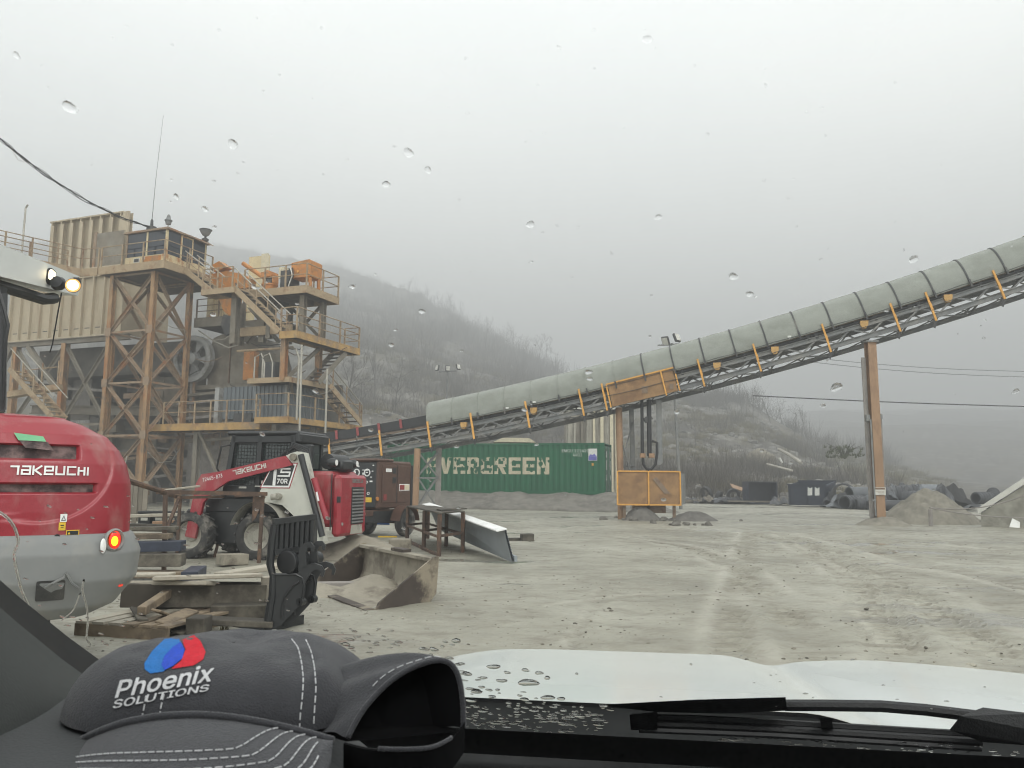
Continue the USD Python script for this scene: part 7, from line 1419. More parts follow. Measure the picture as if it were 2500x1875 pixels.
slab('pale_board', at(540, 1403, 8.0), at(720, 1375, 8.6), 0.3, 0.045, 'plank_pale', 'pale board slanting up behind the black fork carriage', up=(0, 0.1, 1))
slab('pale_board', at(262, 1404, 8.6), at(420, 1402, 8.6), 0.2, 0.03, 'plank_pale', 'pale board at the left back of the timber heap')
slab('upright_post', at(652, 1475, 7.7), at(654, 1408, 7.7), 0.10, 0.10, 'plank_pale', 'short pale upright post at the right end of the dark timber', 'post')
slab('dark_plank', at(512, 1515, 7.0), at(668, 1522, 7.1), 0.2, 0.05, 'timber_dark', 'dark plank on the ground left of the fork carriage foot', 'plank')
slab('dark_plank', at(520, 1490, 7.5), at(668, 1488, 7.6), 0.3, 0.12, 'timber_dark', 'thick dark plank under the right end of the long timber', 'plank')
for i, (a, b, w, lb) in enumerate((((395, 1522), (470, 1490), 0.13, 'broken board leaning over the right front corner of the pallet'), ((430, 1545), (500, 1515), 0.12, 'splintered board on the ground right of the pallet'), ((380, 1490), (420, 1505), 0.08, 'short splinter of board on the pallet'), ((350, 1515), (330, 1485), 0.09, 'loose board end on the middle of the pallet'))):
    slab('broken_board', at(*a, 6.75 + 0.03*i), at(*b, 7.25), w, 0.022, ('plank_brown', 'timber_dark')[i % 2], lb, up=(0.2, 0.1, 1))
slab('small_crate', at(475, 1530, 6.75), at(497, 1519, 6.9), 0.16, 0.13, 'timber_dark', 'small dark box by the right corner of the pallet', 'box')
q = on_ground(545, 1540); single('dry_weed', (clump(77, 30, 0.10, 0.07, 0.004)[0] + q, clump(77, 30, 0.10, 0.07, 0.004)[1]), 'dry_grass', 'wisp of dry grass on the mud in front of the dark plank', 'grass')
slab('concrete_kerb', at(536, 1366, 12.3), at(598, 1364, 12.6), 0.25, 0.16, 'bucket_mud', 'pale squared block on the ground under the loader', 'block')
# stacked beams, boxes and boards between the machines
for i, (y0, y1, w, h_, mt, lb) in enumerate(((1400, 1402, 0.3, 0.08, 'plank_brown', 'lowest'), (1366, 1366, 0.3, 0.16, 'timber_dark', 'second'), (1336, 1332, 0.3, 0.13, 'navy_box', 'third'), (1312, 1308, 0.24, 0.07, 'plank_brown', 'fourth'), (1292, 1289, 0.2, 0.05, 'timber_dark', 'topmost'))):
    slab('stacked_beam', at(205, y0, 10.4 + 0.15*i), at(448 - 14*(i == 4) - 30*(i == 3), y1, 10.6 + 0.15*i), w, h_, mt, f'{lb} beam of the stack between the red excavator and the loader', 'beam')
slab('blue_block', at(462, 1408, 10.2), at(485, 1392, 10.9), 0.2, 0.12, 'navy_box', 'small bluish block on the ground before the beam stack', 'block')
for i, px in enumerate((360, 395, 425)):
    q = at(px, 1268, 14.5); bb = thing('battery_box', ('left', 'middle', 'right')[i] + ' one of three black battery boxes on the boards behind the beam stack', 'box', q - V(0, 0, 0.12))
    part(bb, 'case', rbox(q, (V(1, 0, 0), V(0, 1, 0), UZ), (0.24, 0.25, 0.24), 0.02), 'machine_black'); part(bb, 'lid', rbox(q + V(0, 0, 0.13), (V(1, 0, 0), V(0, 1, 0), UZ), (0.26, 0.27, 0.04), 0.01), 'machine_black'); part(bb, 'label', box(q[0], q[1]-0.13, q[2]+0.01, 0.12, 0.006, 0.05), 'off_white')
t = thing('board_fence', 'weathered grey upright boards behind the red excavator', 'fence', at(310, 1268, 15.0)*V(1, 1, 0))
for k in range(9): q = at(258 + 12*k, 1225, 15.0 + 0.02*(k % 2)); part(t, 'board', box(q[0], q[1], 0.85 + 0.03*(k % 3), 0.085, 0.025, 0.72), 'wood_grey')
for z in (0.6, 1.05): p, q = at(252, 1225, 15.05), at(362, 1225, 15.05); part(t, 'rail', bar(V(p[0], p[1], z), V(q[0], q[1], z), 0.05, 0.09), 'plank_brown')
slab('long_plank', at(250, 1262, 14.0), at(440, 1256, 14.2), 0.3, 0.05, 'plank_pale', 'long pale plank under the battery boxes', 'plank'); slab('orange_timber', at(372, 1280, 13.6), at(432, 1276, 13.8), 0.1, 0.09, 'post_rust', 'short orange-brown timber below the battery boxes', 'timber'); slab('stack_timber', at(240, 1285, 13.4), at(440, 1290, 13.6), 0.2, 0.12, 'timber_dark', 'dark timber below the long pale plank', 'timber')
# rusty pipe frame in front of the loader
t = thing('pipe_frame', 'thin rusty steel frame of posts and rails standing in front of the loader', 'frame', on_ground(520, 1390))
fl, fr = on_ground(400, 1399), on_ground(632, 1376)
for p, px, py in ((fl, 404, 1203), (fr, 642, 1206)): tq = at(px, py, p[1]); part(t, 'post', bar(p, tq, 0.05, 0.05, up=(0, 1, 0)), 'rusty_bar')
tl, tr = at(385, 1201, fl[1]), at(650, 1206, fr[1]); part(t, 'top_rail', bar(tl, tr, 0.06, 0.06), 'rusty_bar')
bl, br = at(440, 1215, fl[1]+1.3), at(560, 1212, fr[1]+1.0); part(t, 'back_post', bar(V(bl[0], bl[1], 0), bl, 0.04), 'rusty_bar'); part(t, 'back_post', bar(V(br[0]-0.2, br[1], 0.0), br, 0.04), 'rusty_bar'); part(t, 'back_rail', bar(tl, bl, 0.045), 'rusty_bar'); part(t, 'back_rail', bar(tr, br, 0.045), 'rusty_bar'); part(t, 'back_rail', bar(bl, br, 0.045), 'rusty_bar'); part(t, 'brace', bar(at(438, 1214, fl[1]+0.4), at(408, 1290, fl[1]), 0.04), 'rusty_bar'); part(t, 'gusset', prism([(0, 0), (0.2, 0), (0.05, -0.35), (0, -0.4)], at(618, 1212, fr[1]-0.02), V(1, 0, 0), UZ, 0.02), 'rusty_bar')
single('long_pole', tube(at(236, 1150, 9.6), at(404, 1202, 11.0), 0.035, 8), 'rusty_bar', 'long dark pole sloping from behind the red hood to the rusty pipe frame', 'pole')
slab('pale_stick', at(395, 1198, 12.0), at(486, 1187, 12.4), 0.1, 0.03, 'plank_pale', 'thin pale board lying on the rusty pipe frame', 'board')
# clods and gravel on the mud
rk = np.random.default_rng(14); W = []
for k in range(5200):
    y = rk.uniform(2.6, 22)**1.0; x = rk.uniform(-0.62, 0.62)*y
    if meshkit.fbm(np.array([[x*0.5, y*0.5, 0.3]]), 3, 77)[0] < 0.47 and rk.uniform() < 0.8: continue
    W.append((x, y, 0.0))
W = np.array(W); W[:, 2] = yard_height(W[:, 0].copy(), W[:, 1].copy())[0]
sc_ = np.exp(rk.normal(-4.8, 0.45, len(W)))
look('clod', (0.13, 0.117, 0.093), 0.9, 0, 0.3, 3, rnd=0.5); look('clod_pale', (0.26, 0.245, 0.20), 0.9, 0, 0.3, 3, rnd=0.3)
scatter('mud_clods', [(rock(60, 1, (1, 1, .55)), 'clod'), (rock(61, 1, (1.3, .8, .5)), 'clod_pale'), (rock(62, 1, (.9, 1.2, .6)), 'clod')], W, rk.uniform(0, 6.28, len(W)), sc_[:, None]*np.ones(3), 'small clods and stones strewn over the wet mud', 'clods')
# ------------------------------------------------------------------ the car the view is taken from
look('car_white', (0.66, 0.69, 0.675), 0.2, 0, 0.03, 3, specular_ior_level=0.45, coat_weight=0.2)
look('trim_black', (0.012, 0.012, 0.013), 0.55, 0, 0.2, 20, bump=0.15, bscale=400)
look('gloss_black', (0.010, 0.010, 0.011), 0.35)
look('cowl_black', (0.022, 0.023, 0.023), 0.85, 0, 0.2, 20, specular_ior_level=0.08)
look('pillar_grey', (0.034, 0.037, 0.035), 0.75, 0, 0.05, 6, bump=0.12, bscale=500)
look('dash_grey', (0.042, 0.044, 0.046), 0.7, 0, 0.05, 6, bump=0.15, bscale=500)
look('headliner', (0.16, 0.16, 0.155), 0.9)
look('hat_cloth', (0.044, 0.0445, 0.050), 0.92, 0, 0.16, 55, bump=0.35, bscale=900, sheen_weight=0.25, sheen_roughness=0.4)
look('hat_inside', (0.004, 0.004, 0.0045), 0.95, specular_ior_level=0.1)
look('thread_white', (0.62, 0.62, 0.63), 0.8, 0, 0.1, 300, bump=0.3, bscale=1500)
look('thread_blue', (0.010, 0.155, 0.47), 0.75, 0, 0.15, 300, bump=0.35, bscale=1500)
look('thread_navy', (0.012, 0.065, 0.52), 0.75, 0, 0.15, 300, bump=0.35, bscale=1500)
look('thread_red', (0.60, 0.006, 0.022), 0.75, 0, 0.15, 300, bump=0.35, bscale=1500)
usdkit.material(stage, '/World/Looks/window_glass', {'f': ('fresnel', {'IOR': 1.42}), 't': ('transparent_bsdf', {'color': (0.95, 0.965, 0.96)}), 'g': ('transparent_bsdf', {'color': (0.80, 0.82, 0.82)}), 'm': ('mix_closure', {})},
                [('f.fac', 'm.fac'), ('t.BSDF', 'm.closure1'), ('g.BSDF', 'm.closure2')], surface='m.closure'); LOOK['window_glass'] = UsdShade.Material.Get(stage, '/World/Looks/window_glass')
usdkit.material(stage, '/World/Looks/water', {'p': ('principled_bsdf', {'base_color': (1, 1, 1), 'transmission_weight': 1.0, 'roughness': 0.0, 'ior': 1.33})}, [], surface='p.BSDF'); LOOK['water'] = UsdShade.Material.Get(stage, '/World/Looks/water')
PSI = math.radians(8); HC, RC = V(math.sin(PSI), math.cos(PSI), 0), V(math.cos(PSI), -math.sin(PSI), 0); CO = V(0, 1.02, 0)
def CP(u, v, z): return CO + RC*u + HC*v + V(0, 0, z)
SLO = math.radians(38); SD = -HC*math.cos(SLO) + UZ*math.sin(SLO); GN = HC*math.sin(SLO) + UZ*math.cos(SLO); GO = CP(0, -0.03, 0.985)
def on_glass(px, py, out=0.0): return on_plane(px, py, GO + GN*out, GN)
car = thing('car', 'white car seen from its driver seat: hood, wiper, windscreen and dark dashboard', 'car', CP(0.45, -0.4, 0))
# hood
us, vs = np.linspace(-0.75, 1.75, 150), np.linspace(0.115, 1.42, 110)
U, W_ = np.meshgrid(us, vs, indexing='ij')
fe = 1.215 - 0.085*((U - 0.42)/0.75)**2 - 0.30*np.clip((-0.02 - U)/0.30, 0, 2)**2.0 - 0.10*np.clip((U - 0.75)/0.45, 0, 2)**1.6        # front edge
hz_ = 1.005 - 0.105*W_ - 0.018*W_**2 + 0.014*sstep((0.47 - U)/0.10)*(1 - 0.3*W_) - 0.012*np.exp(-((U - 0.50)/0.05)**2) + 0.012*sstep((U - 0.52)/0.25) - 0.055*np.clip((U-0.6)/0.9, 0, 1)**2
ov = np.clip((W_ - fe + 0.10)/0.10, 0, 8); hz_ -= 0.016*ov**2.0
lv_ = np.clip((-0.14 - U)/0.12, 0, 6); hz_ -= 0.014*lv_**2
hz_ = np.maximum(hz_, 0.55)
part(car, 'hood', grid(np.array([[CP(u, v, z) for u, v, z in zip(a, b, c)] for a, b, c in zip(U, W_, hz_)])), 'car_white', True)
part(car, 'bulkhead', obox(CP(0.45, 0.10, 0.80), (RC, HC, UZ), (2.4, 0.14, 0.30)), 'cowl_black')
part(car, 'front_end', cat([obox(CP(0.45, 1.05, 0.5), (RC, HC, UZ), (1.5, 0.25, 0.34))]), 'car_white')
part(car, 'hood_lip', grid(np.array([[CP(u, 0.1155, float(z)) for u, z in zip(us, hz_[:, 0] - 0.0005)], [CP(u, 0.119, float(z)) for u, z in zip(us, hz_[:, 0] - 0.08)]])), 'trim_black')
# cowl panel between hood and glass
cr = []
for u in np.linspace(-0.72, 1.6, 60): hu = float(np.interp(u, us, hz_[:, 0])); cr.append([CP(u, 0.118, hu - 0.003), CP(u, 0.112, hu - 0.010), CP(u, 0.06, 0.976 - 0.02*max(0, u-0.6)), CP(u, 0.0, 0.968), CP(u, -0.05, 0.962), CP(u, -0.055, 0.80)])
part(car, 'cowl', grid(np.array(cr)), 'cowl_black', 30)
# windscreen with its black border
gu, gs = np.linspace(-0.80, 1.55, 24), np.linspace(0.0, 1.36, 24)
def gpt(u, s, out=0.0): return GO + RC*u + SD*s + GN*out
gl = part(car, 'windscreen', grid(np.array([[gpt(u, s) for s in gs] for u in gu])), 'window_glass', True)
part(gl, 'black_border', grid(np.array([[gpt(u, s, -0.0015) for s in (-0.01, 0.064)] for u in gu])), 'gloss_black')
# raindrops and trickles on the outside of the glass
rw_ = np.random.default_rng(33)
def cap(px, py, rpx, ax=1.0, ay=1.0, ht=0.36, n=12):
    c = on_glass(px, py, 0.0006); Y = c[1]; r = rpx*Y/FOC; ph = np.arange(n)*2*math.pi/n; wob = 1 + 0.12*np.sin(2*ph + rw_.uniform(0, 6)) + 0.08*np.sin(3*ph + rw_.uniform(0, 6))
    v = [c + GN*r*ht]; 
    for k, e in enumerate((0.38, 0.70, 0.92, 1.0)):
        h_ = r*ht*math.sqrt(max(0, 1 - e*e))*1.0
        for a, w in zip(ph, wob): v.append(c + RC*r*ax*e*w*math.cos(a) + SD*r*ay*e*w*math.sin(a) + GN*h_)
    v.append(c); f = []
    for j in range(n): f.append([0, 1+j, 1+(j+1) % n])
    for k in range(3):
        for j in range(n): a, b = 1+k*n+j, 1+k*n+(j+1) % n; f += [[a, a+n, b+n], [a, b+n, b]]
    for j in range(n): f.append([1+4*n, 1+3*n+(j+1) % n, 1+3*n+j])
    return (np.array(v), np.array(f)[:, ::-1])
D = []
big = [(170,262,20),(568,352,15),(998,373,14),(1045,415,10),(943,450,11),(1580,96,12),(1607,530,9),(1295,548,11),(2230,633,12),(1790,675,12),(1830,718,10),(2042,945,16),(2480,955,9),(1437,908,10),(1440,925,8),(1652,1005,9),(1030,760,9),
       (500,510,9),(40,135,10),(620,700,8),(430,480,9),(860,700,8),(1280,1000,8),(2010,990,7),(955,842,8),(1620,1220,7),(1860,1100,6),(1930,1130,6),(1120,1240,6),(985,1290,6),(800,1265,7),(770,955,8),(640,1060,8),(700,1250,6),(450,1290,7),(520,768,8),(1310,1085,6),(1115,1090,7),(905,1050,7)]
for x, y, r in big: D.append(cap(x, y, r*0.9, 1, 1, 0.29))
bumps = [(1290,1667,22,1.5),(1238,1642,9,1.2),(1283,1636,10,1.3),(1316,1643,11,1.2),(1336,1655,11,1.0),(1408,1645,6,1.0),(1687,1622,5,1.0),(1338,1703,14,1.7),(1163,1688,14,1.5),(1205,1628,13,1.8),(1140,1645,12,1.5),(1225,1662,11,1.6),(1370,1706,10,1.5),(1180,1655,9,1.4)]
for x, y, r, a in bumps: D.append(cap(x, y, r*0.72, a, 1.25, 0.27))
def zone(n, x0, x1, y0, y1, r0, r1, keep=None):
    k = 0
    while k < n:
        x, y = rw_.uniform(x0, x1), rw_.uniform(y0, y1)
        if keep and not keep(x, y): continue
        D.append(cap(x, y, rw_.uniform(r0, r1)*rw_.uniform(0.6, 1.0), rw_.uniform(1.0, 2.0), rw_.uniform(0.9, 1.4), rw_.uniform(0.2, 0.3), 9)); k += 1
zone(120, 1010, 1480, 1600, 1765, 3, 9, lambda x, y: y > 1605 + (x - 1010)*0.30)
zone(34, 820, 1130, 1555, 1640, 4, 10); zone(34, 620, 960, 1535, 1580, 3, 6); zone(26, 150, 330, 1500, 1640, 3, 7)
zone(150, 1130, 1560, 1720, 1800, 3, 8, lambda x, y: x < 1500 - (y-1720)*0.5); zone(130, 1720, 2500, 1800, 1850, 3, 8, lambda x, y: y > 1795 + (x-1700)*0.035)
zone(46, 60, 720, 1230, 1520, 2.5, 5); zone(110, 100, 2480, 40, 1240, 1.5, 4.2); zone(26, 1600, 2450, 1600, 1740, 2, 4)
part(gl, 'raindrop', cat(D), 'water', 50, kind='stuff', label='raindrops on the windscreen')
def trickle(pts, w):
    P = [on_glass(x, y, 0.001) for x, y in pts]; t_ = np.linspace(0, len(P)-1, len(P)*6); Q = np.stack([np.interp(t_, np.arange(len(P)), np.array(P)[:, k]) for k in range(3)], 1)
    for _ in range(4): Q[1:-1] = (Q[:-2] + 2*Q[1:-1] + Q[2:])/4
    rr_ = 0.4*w*np.mean(Q[:, 1])/FOC*(0.8 + 0.4*np.abs(np.sin(np.arange(len(Q))*1.3))); return ptube(Q, rr_, 7)
for pts, w in (([(-20, 1240), (18, 1262), (38, 1290), (46, 1325), (32, 1352), (40, 1392), (52, 1440), (70, 1480), (100, 1530), (130, 1560)], 8), ([(205, 1415), (200, 1440), (212, 1480), (215, 1520), (210, 1560), (222, 1575), (206, 1590), (215, 1620), (232, 1640)], 5), ([(196, 1448), (180, 1490), (150, 1515)], 4)):
    part(gl, 'trickle', trickle(pts, w), 'water', True)
# wiper
def w_at(px, py, out): return on_glass(px, py, out)
wb = part(car, 'wiper_blade', ptube([w_at(x, y, 0.022) for x, y in ((1560, 1768), (1700, 1772), (1900, 1782), (2150, 1797), (2395, 1812))], 0.0048, 8), 'trim_black', 40)
part(wb, 'blade_spine', ptube([w_at(x, y, 0.030) for x, y in ((1545, 1752), (1700, 1756), (1900, 1766), (2150, 1781), (2400, 1796))], 0.0046, 6), 'trim_black', 40)
part(wb, 'blade_cap', hull([w_at(x, y, o) for x, y in ((1537, 1745), (1605, 1737), (1605, 1785), (1540, 1782)) for o in (0.008, 0.026)]), 'trim_black'); part(wb, 'blade_clip', hull([w_at(x, y, o) for x, y in ((2002, 1752), (2030, 1754), (2034, 1778), (2004, 1776)) for o in (0.016, 0.038)]), 'trim_black')
part(wb, 'rubber_edge', ptube([w_at(x, y, 0.008) for x, y in ((1560, 1782), (1900, 1796), (2395, 1828))], 0.003, 5), 'rubber')
wa = part(car, 'wiper_arm', ptube([w_at(x, y, 0.040) for x, y in ((1915, 1722), (2000, 1722), (2150, 1724), (2260, 1733), (2380, 1748))], 0.0062, 8), 'trim_black', 40)
part(wa, 'arm_sleeve', hull([w_at(x, y, o) for x, y in ((1455, 1721), (1700, 1708), (1918, 1702), (1921, 1735), (1760, 1742), (1600, 1738)) for o in (0.03, 0.044)]), 'trim_black')
part(wa, 'pivot_cover', hull([w_at(x, y, o) for x, y, o in ((2318, 1782, 0.01), (2345, 1748, 0.02), (2400, 1727, 0.035), (2520, 1742, 0.035), (2560, 1790, 0.02), (2540, 1822, 0.01), (2400, 1812, 0.01), (2420, 1745, 0.05), (2500, 1765, 0.05))]), 'trim_black')
# dashboard with the raised hood that the hat lies on
db = []
for u in np.linspace(-0.85, 1.5, 60):
    row = []
    for v, z in ((-0.30, 0.90), (-0.385, 1.035), (-0.40, 1.052), (-0.43, 1.060), (-0.455, 1.050), (-0.462, 1.058), (-0.56, 1.062), (-0.75, 1.055), (-0.86, 1.02), (-0.9, 0.8)):
        b = math.exp(-((u + 0.20)/0.17)**4)*0.088*(1 if -0.86 < v < -0.39 else 0); row.append(CP(u, v, z + b))
    db.append(row)
part(car, 'dashboard', grid(np.array(db)), 'dash_grey', 40)
part(car, 'defrost_vent', hull([CP(u, v, z) for u in (-0.05, 0.13) for v, z in ((-0.405, 1.058), (-0.435, 1.066))]), 'trim_black')
# pillar trim in the lower left corner
pe = [(-260, 1262, 0.50), (-80, 1412, 0.56), (40, 1518, 0.62), (150, 1608, 0.68), (262, 1690, 0.74)]
edge = np.array([at(x, y, Y) for x, y, Y in pe]); low = np.array([at(x, y, Y) for x, y, Y in ((-420, 1900, 0.40), (-200, 1900, 0.44), (0, 1900, 0.48), (130, 1900, 0.52), (225, 1800, 0.60))])
rows = []
for k in range(9):
    q = k/8; rows.append(edge*(1-q) + low*q + UZ*0.018*math.sin(q*math.pi) + V(0.01, -0.03, 0)*math.sin(q*math.pi))
part(car, 'pillar_trim', grid(np.array(rows)), 'pillar_grey', True)
out_e = np.array([at(x + 12, y - 56, Y + 0.015) for x, y, Y in pe])
pts5 = np.linspace(0, 4, 25); E5 = np.stack([np.interp(pts5, range(5), edge[:, k]) for k in range(3)], 1); O5 = np.stack([np.interp(pts5, range(5), out_e[:, k]) for k in range(3)], 1)
part(car, 'pillar_seal', grid(np.array([E5 - V(0, 0.004, 0.0), (E5 + O5)/2 - V(0, 0.006, 0), O5])), 'gloss_black', True)
tw_ = at(222, 1698, 0.585); part(car, 'tweeter_slot', hull([at(x, y, Y) for x, y in ((207, 1690), (214, 1689), (243, 1704), (240, 1712), (206, 1700)) for Y in (0.585, 0.60)]), 'gloss_black')
part(car, 'tweeter_mesh', grid(np.array([[at(207, 1702, 0.588), at(238, 1714, 0.588)], [at(209, 1740, 0.578), at(232, 1742, 0.578)], [at(212, 1790, 0.567), at(214, 1790, 0.567)]])), 'trim_black')
# roof, doors and rear wall of the cabin round the viewer
part(car, 'roof', obox(CP(0.45, -1.95, 1.86), (RC, HC, UZ), (1.9, 1.70, 0.06)), 'headliner'); part(car, 'rear_wall', obox(CP(0.45, -2.8, 1.2), (RC, HC, UZ), (1.7, 0.05, 1.3)), 'headliner')
for u in (-0.45, 1.4): part(car, 'door_panel', obox(CP(u, -1.5, 0.75), (RC, HC, UZ), (0.06, 2.4, 0.75)), 'dash_grey')
part(car, 'floor', obox(CP(0.45, -1.4, 0.4), (RC, HC, UZ), (1.7, 2.7, 0.05)), 'dash_grey')

# ------------------------------------------------------------------ baseball cap on the dashboard
HX, HY, HA, HB, HZ, HH = -0.189, 0.560, 0.099, 0.078, 1.150, 0.0430
def hat_z(x, y):
    x, y = np.asarray(x, float), np.asarray(y, float); dx, dy = x - HX, y - HY
    rho = (np.abs(dx/HA)**2.5 + np.abs(dy/HB)**2.5)**0.4; z = HH*np.maximum(1 - rho**4.2, 0)**0.55*(1 - 0.06*np.clip(dx/HA, -1, 1) - 0.10*np.clip(-dx/HA - 0.55, 0, 1))
    P = np.stack([x*22, y*22, 0*x], -1)
    z = z*(1 + 0.16*(meshkit.fbm(P, 3, 5) - 0.5)) + 0.0065*(meshkit.fbm(P*1.25, 3, 9) - 0.5)*np.clip(2.5*(1-rho), 0, 1)
    for px, py, sx, sy, d in ((-0.178, 0.560, 0.018, 0.030, -0.0045), (-0.095, 0.545, 0.020, 0.030, -0.010), (-0.235, 0.585, 0.03, 0.05, -0.003), (-0.115, 0.515, 0.007, 0.03, 0.0035), (-0.128, 0.512, 0.005, 0.03, -0.0025), (-0.150, 0.555, 0.02, 0.03, 0.002)):
        z = z + d*np.exp(-((x-px)/sx)**2 - ((y-py)/sy)**2)*np.clip(4*(1-rho), 0, 1)
    return HZ + z
def on_hat(px, py, lift=0.0012):
    d = sight(px, py); Y = np.arange(0.44, 0.70, 0.0006); P = EYE + d*(Y/d[1])[:, None]; rho = (np.abs((P[:, 0]-HX)/HA)**2.5 + np.abs((P[:, 1]-HY)/HB)**2.5)**0.4
    hit = np.nonzero((P[:, 2] <= hat_z(P[:, 0], P[:, 1])) & (rho < 1.0))[0]
    if len(hit) == 0: k = int(np.argmin(np.abs(P[:, 2] - hat_z(P[:, 0], P[:, 1])) + (rho > 1)*9)); 
    else: k = hit[0]
    return P[k] - unit(d)*lift
cap_t = thing('baseball_cap', 'dark grey baseball cap with white stitching and an embroidered logo, on the dashboard', 'cap', (HX, HY, HZ))
rho_, phi_ = np.concatenate([np.linspace(0.02, 0.8, 40), np.linspace(0.81, 0.999, 34)]), np.linspace(0, 2*math.pi, 181)
R_, F_ = np.meshgrid(rho_, phi_, indexing='ij'); SC_ = (np.abs(np.cos(F_))**2.5 + np.abs(np.sin(F_))**2.5)**-0.4; X_, Y_ = HX + HA*R_*SC_*np.cos(F_), HY + HB*R_*SC_*np.sin(F_)
part(cap_t, 'crown', grid(np.stack([X_, Y_, hat_z(X_, Y_)], -1)), 'hat_cloth', True)
part(cap_t, 'crown_top', hull([V(HX, HY, float(hat_z(HX, HY))) + V(0.003*math.cos(a), 0.003*math.sin(a), 0.0004) for a in np.arange(0, 6, 0.7)] + [V(HX, HY, float(hat_z(HX, HY)) - 0.002)]), 'hat_cloth')
# back opening: an arched tunnel of cloth with a dark inside
B1, B2 = on_ground(846, 1802, 1.150), on_ground(1134, 1776, 1.150)
rim_px = [(846, 1802), (862, 1768), (885, 1730), (910, 1700), (945, 1665), (990, 1634), (1040, 1614), (1075, 1608), (1100, 1615), (1118, 1638), (1128, 1675), (1133, 1725), (1134, 1776)]
rq_ = np.linspace(0, 12, 49); RP = np.stack([np.interp(rq_, range(13), np.array(rim_px, float)[:, k]) for k in (0, 1)], 1)
for _ in range(3): RP[1:-1] = (RP[:-2] + 2*RP[1:-1] + RP[2:])/4
RIM = np.array([at(x, y, B1[1] + (B2[1]-B1[1])*q + 0.012*math.sin(math.pi*q)) for (x, y), q in zip(RP, np.linspace(0, 1, 49))])
RC_ = (B1 + B2)/2
back = unit(V(-0.80, 0.60, 0))
def arch(k, g=0.0):
    q = np.linspace(0, 1, 49)[:, None]
    c = RC_ + (RIM - RC_)*(1 + 0.05*k) + g*np.array([unit(r - RC_) for r in RIM])
    fold = 0.0016*np.sin(q*21 + k*6)*min(k*4, 1)
    return c + back*(0.062*k)*(0.55 + 0.45*np.sin(q*math.pi)) + UZ*(-0.010*k*k)*np.sin(q*math.pi) + UZ*fold
part(cap_t, 'back_panel', grid(np.array([arch(k) for k in np.linspace(0, 1, 18)])), 'hat_cloth', True)
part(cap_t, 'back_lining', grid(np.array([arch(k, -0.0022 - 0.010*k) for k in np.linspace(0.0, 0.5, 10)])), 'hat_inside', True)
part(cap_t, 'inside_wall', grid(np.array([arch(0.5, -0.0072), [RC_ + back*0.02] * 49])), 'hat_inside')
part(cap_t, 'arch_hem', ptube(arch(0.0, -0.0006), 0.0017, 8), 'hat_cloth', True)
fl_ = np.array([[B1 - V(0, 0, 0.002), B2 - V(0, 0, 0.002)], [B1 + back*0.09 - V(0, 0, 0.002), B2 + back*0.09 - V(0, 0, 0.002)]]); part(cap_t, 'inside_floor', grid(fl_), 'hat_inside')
st_pts = [at(838, 1830, 0.462), at(900, 1846, 0.452), at(980, 1850, 0.452), at(1055, 1846, 0.462), at(1105, 1820, 0.478), at(1134, 1778, 0.495)]
tq = np.linspace(0, 5, 40); SP_ = np.stack([np.interp(tq, range(6), np.array(st_pts)[:, k]) for k in range(3)], 1)
for _ in range(8): SP_[1:-1] = (SP_[:-2] + 2*SP_[1:-1] + SP_[2:])/4
part(cap_t, 'strap', grid(np.array([SP_ + UZ*0.003, SP_ - UZ*0.014 + V(0, 0.002, 0), SP_ - UZ*0.014 + V(0, 0.005, 0), SP_ + UZ*0.003 + V(0, 0.003, 0), SP_ + UZ*0.003])), 'hat_inside', 40)
part(cap_t, 'strap_end', ptube(SP_[10:32] + UZ*0.0045 + V(0, -0.001, 0), 0.0012, 6), 'hat_cloth', True)
# brim
jn = [(150, 1840, .50), (222, 1798, .487), (300, 1768, .481), (390, 1752, .478), (480, 1748, .477), (570, 1755, .476), (660, 1771, .474), (740, 1790, .472), (815, 1812, .468)]
on_ = [(40, 1990, .44), (110, 2010, .415), (220, 2030, .395), (350, 2045, .38), (480, 2050, .375), (600, 2040, .378), (700, 2010, .388), (770, 1950, .405), (808, 1850, .448)]
JN, ON = np.array([at(*p) for p in jn]), np.array([at(*p) for p in on_])
kk = np.linspace(0, 8, 73); JN, ON = (np.stack([np.interp(kk, range(9), A[:, k]) for k in range(3)], 1) for A in (JN, ON))
for A in (JN, ON):
    for _ in range(10): A[1:-1] = (A[:-2] + 2*A[1:-1] + A[2:])/4
def brim_pt(q, r_): i = np.clip(q*72, 0, 71.999); j = int(i); w = i - j; a = JN[j]*(1-w) + JN[j+1]*w; b = ON[j]*(1-w) + ON[j+1]*w; return a*(1-r_) + b*r_ + UZ*0.004*math.sin(math.pi*min(r_*1.1, 1))
BR = np.array([[brim_pt(q, r_) for q in np.linspace(0, 1, 73)] for r_ in np.linspace(0, 1, 18)])
part(cap_t, 'brim', cat([grid(BR), (lambda m: (m[0], m[1][:, ::-1]))(grid(BR - UZ*0.003))]), 'hat_cloth', True)
part(cap_t, 'brim_piping', ptube(JN + V(0, -0.001, 0.0012), 0.0022, 8), 'hat_cloth', True)
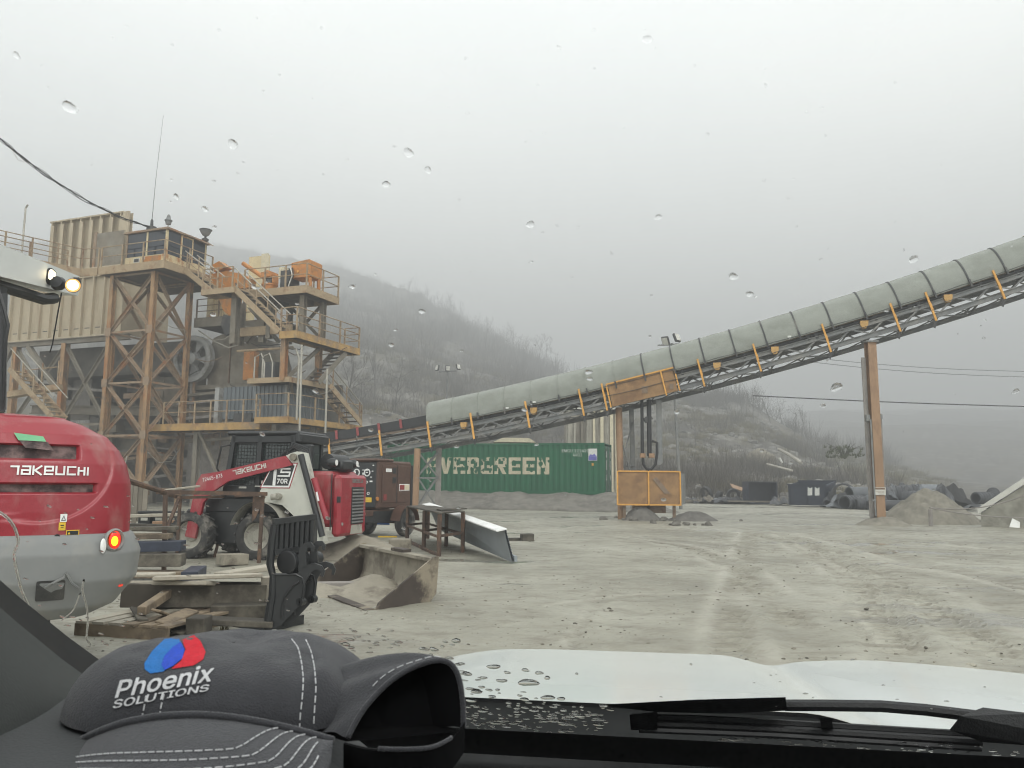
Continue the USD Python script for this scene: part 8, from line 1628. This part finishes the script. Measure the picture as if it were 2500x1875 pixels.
# stitches
def stitches(P, r_=0.00042, dash=0.0042, gap=0.0018):
    P = np.asarray(P); s = np.concatenate([[0], np.cumsum(np.linalg.norm(np.diff(P, axis=0), axis=1))]); out = []; k = 0.0
    while k + dash < s[-1]:
        a, b = (np.array([np.interp(x, s, P[:, i]) for i in range(3)]) for x in (k, k + dash)); out.append(tube(a, b, r_, 5)); k += dash + gap
    return cat(out)
def px_curve(pts, n=40):
    pts = np.array(pts, float); t_ = np.linspace(0, len(pts)-1, n); Q = np.stack([np.interp(t_, range(len(pts)), pts[:, k]) for k in (0, 1)], 1)
    for _ in range(3): Q[1:-1] = (Q[:-2] + 2*Q[1:-1] + Q[2:])/4
    return Q
for pts in ([(712, 1560), (728, 1580), (737, 1620), (741, 1660), (738, 1705), (733, 1745), (731, 1788)], [(747, 1562), (760, 1590), (768, 1630), (772, 1680), (768, 1730), (765, 1790)], [(345, 1757), (352, 1725), (358, 1690)], [(388, 1752), (393, 1725), (402, 1688)]):
    part(cap_t, 'seam_stitch', stitches([on_hat(*p, 0.0008) for p in px_curve(pts)]), 'thread_white', kind='stuff')
for k in range(6):
    Q = []
    for q in np.linspace(0.02, 0.93 - 0.045*k*0, 60):
        r_ = 0.36 + 0.075*k; r0 = r_ + 0.06*math.sin((q-0.1)*5) ; e0 = 0.60 + 0.055*k
        r2 = r0*(1 - sstep((q - e0)/0.22)) if q > e0 else r0
        if r2 > 0.01: Q.append(brim_pt(q, r2) + UZ*0.0006)
    part(cap_t, 'brim_stitch', stitches(Q, 0.00042, 0.0038, 0.0014), 'thread_white', kind='stuff')
part(cap_t, 'arch_stitch', stitches(arch(0.10, 0.0008)[14:36], 0.00035), 'thread_white', kind='stuff')
# embroidery
def embroider(pg, to_px, lift=0.0013, th=0.0005, name='embroidery', mt='thread_white', seg=None):
    pg = shapely.segmentize(pg, seg) if seg else pg; out = []
    for g_ in getattr(pg, 'geoms', [pg]):
        m = trimesh.creation.extrude_polygon(g_, 1.0, engine='earcut'); v, f = np.array(m.vertices), np.array(m.faces)
        mm = trimesh.Trimesh(v, f, process=True)
        out.append((np.array([on_hat(*to_px(a, b), lift + th*c - 0.0004) for a, b, c in mm.vertices]), np.array(mm.faces)))
    return part(cap_t, name, cat(out), mt)
c8 = lambda pts: sg.Polygon([(152 + x*0.312, 1262 + y*0.305) for x, y in pts]).buffer(2.2).buffer(-2.2).buffer(-1.0).buffer(1.0)
def fine(pg, step=5):
    x0, y0, x1, y1 = pg.bounds; cells = [pg.intersection(sg.box(x, y, x+step, y+step)) for x in np.arange(x0, x1, step) for y in np.arange(y0, y1, step)]
    return cells
def patch_px(pg, name, mt, lift):
    out = []
    for q in fine(pg, 6):
        for g_ in getattr(q, 'geoms', [q]):
            if g_.geom_type == 'Polygon' and g_.area > 0.05:
                v, f = trimesh.creation.triangulate_polygon(g_, engine='earcut'); out.append((np.array([on_hat(a, b, lift) for a, b in v]), f[:, ::-1]))
    return part(cap_t, name, cat(out), mt)
em = patch_px(c8([(905, 960), (800, 978), (705, 1070), (642, 1170), (645, 1220), (690, 1252), (790, 1238), (900, 1150), (945, 1030)]), 'emblem_blue', 'thread_blue', 0.0012)
patch_px(c8([(925, 1000), (958, 1060), (940, 1130), (870, 1190), (800, 1225), (775, 1180), (800, 1110), (865, 1040)]), 'emblem_navy', 'thread_navy', 0.0018)
patch_px(c8([(1030, 945), (1080, 990), (1122, 1080), (1102, 1140), (1030, 1187), (850, 1217), (930, 1150), (966, 1060), (935, 985)]), 'emblem_red', 'thread_red', 0.0016)
def word(text, p0, p1, hgt, shear, name, bold=True, spread=None, h1=None):
    m = meshkit.text_mesh(text, 1.0, 0.2, bold); v = np.array(m.vertices); w = v[:, 0].max(); v[:, 0] /= w; h1 = h1 or hgt
    p0, p1 = np.array(p0, float), np.array(p1, float); hh = hgt + (h1 - hgt)*v[:, 0]; top = v[:, 2] > 0.1
    px = p0[0] + (p1[0]-p0[0])*v[:, 0] + shear*v[:, 1]*hh; py = p0[1] + (p1[1]-p0[1])*v[:, 0] - v[:, 1]*hh
    part(cap_t, name, (np.array([on_hat(a, b, 0.0017 if t_ else 0.0004) for a, b, t_ in zip(px, py, top)]), np.array(m.faces)), 'thread_white')
word('Phoenix', (275, 1704), (514, 1662), 41, 0.30, 'word_embroidery')
word('SOLUTIONS', (272, 1730), (508, 1686), 20, 0.30, 'word_embroidery', True, None, 16)
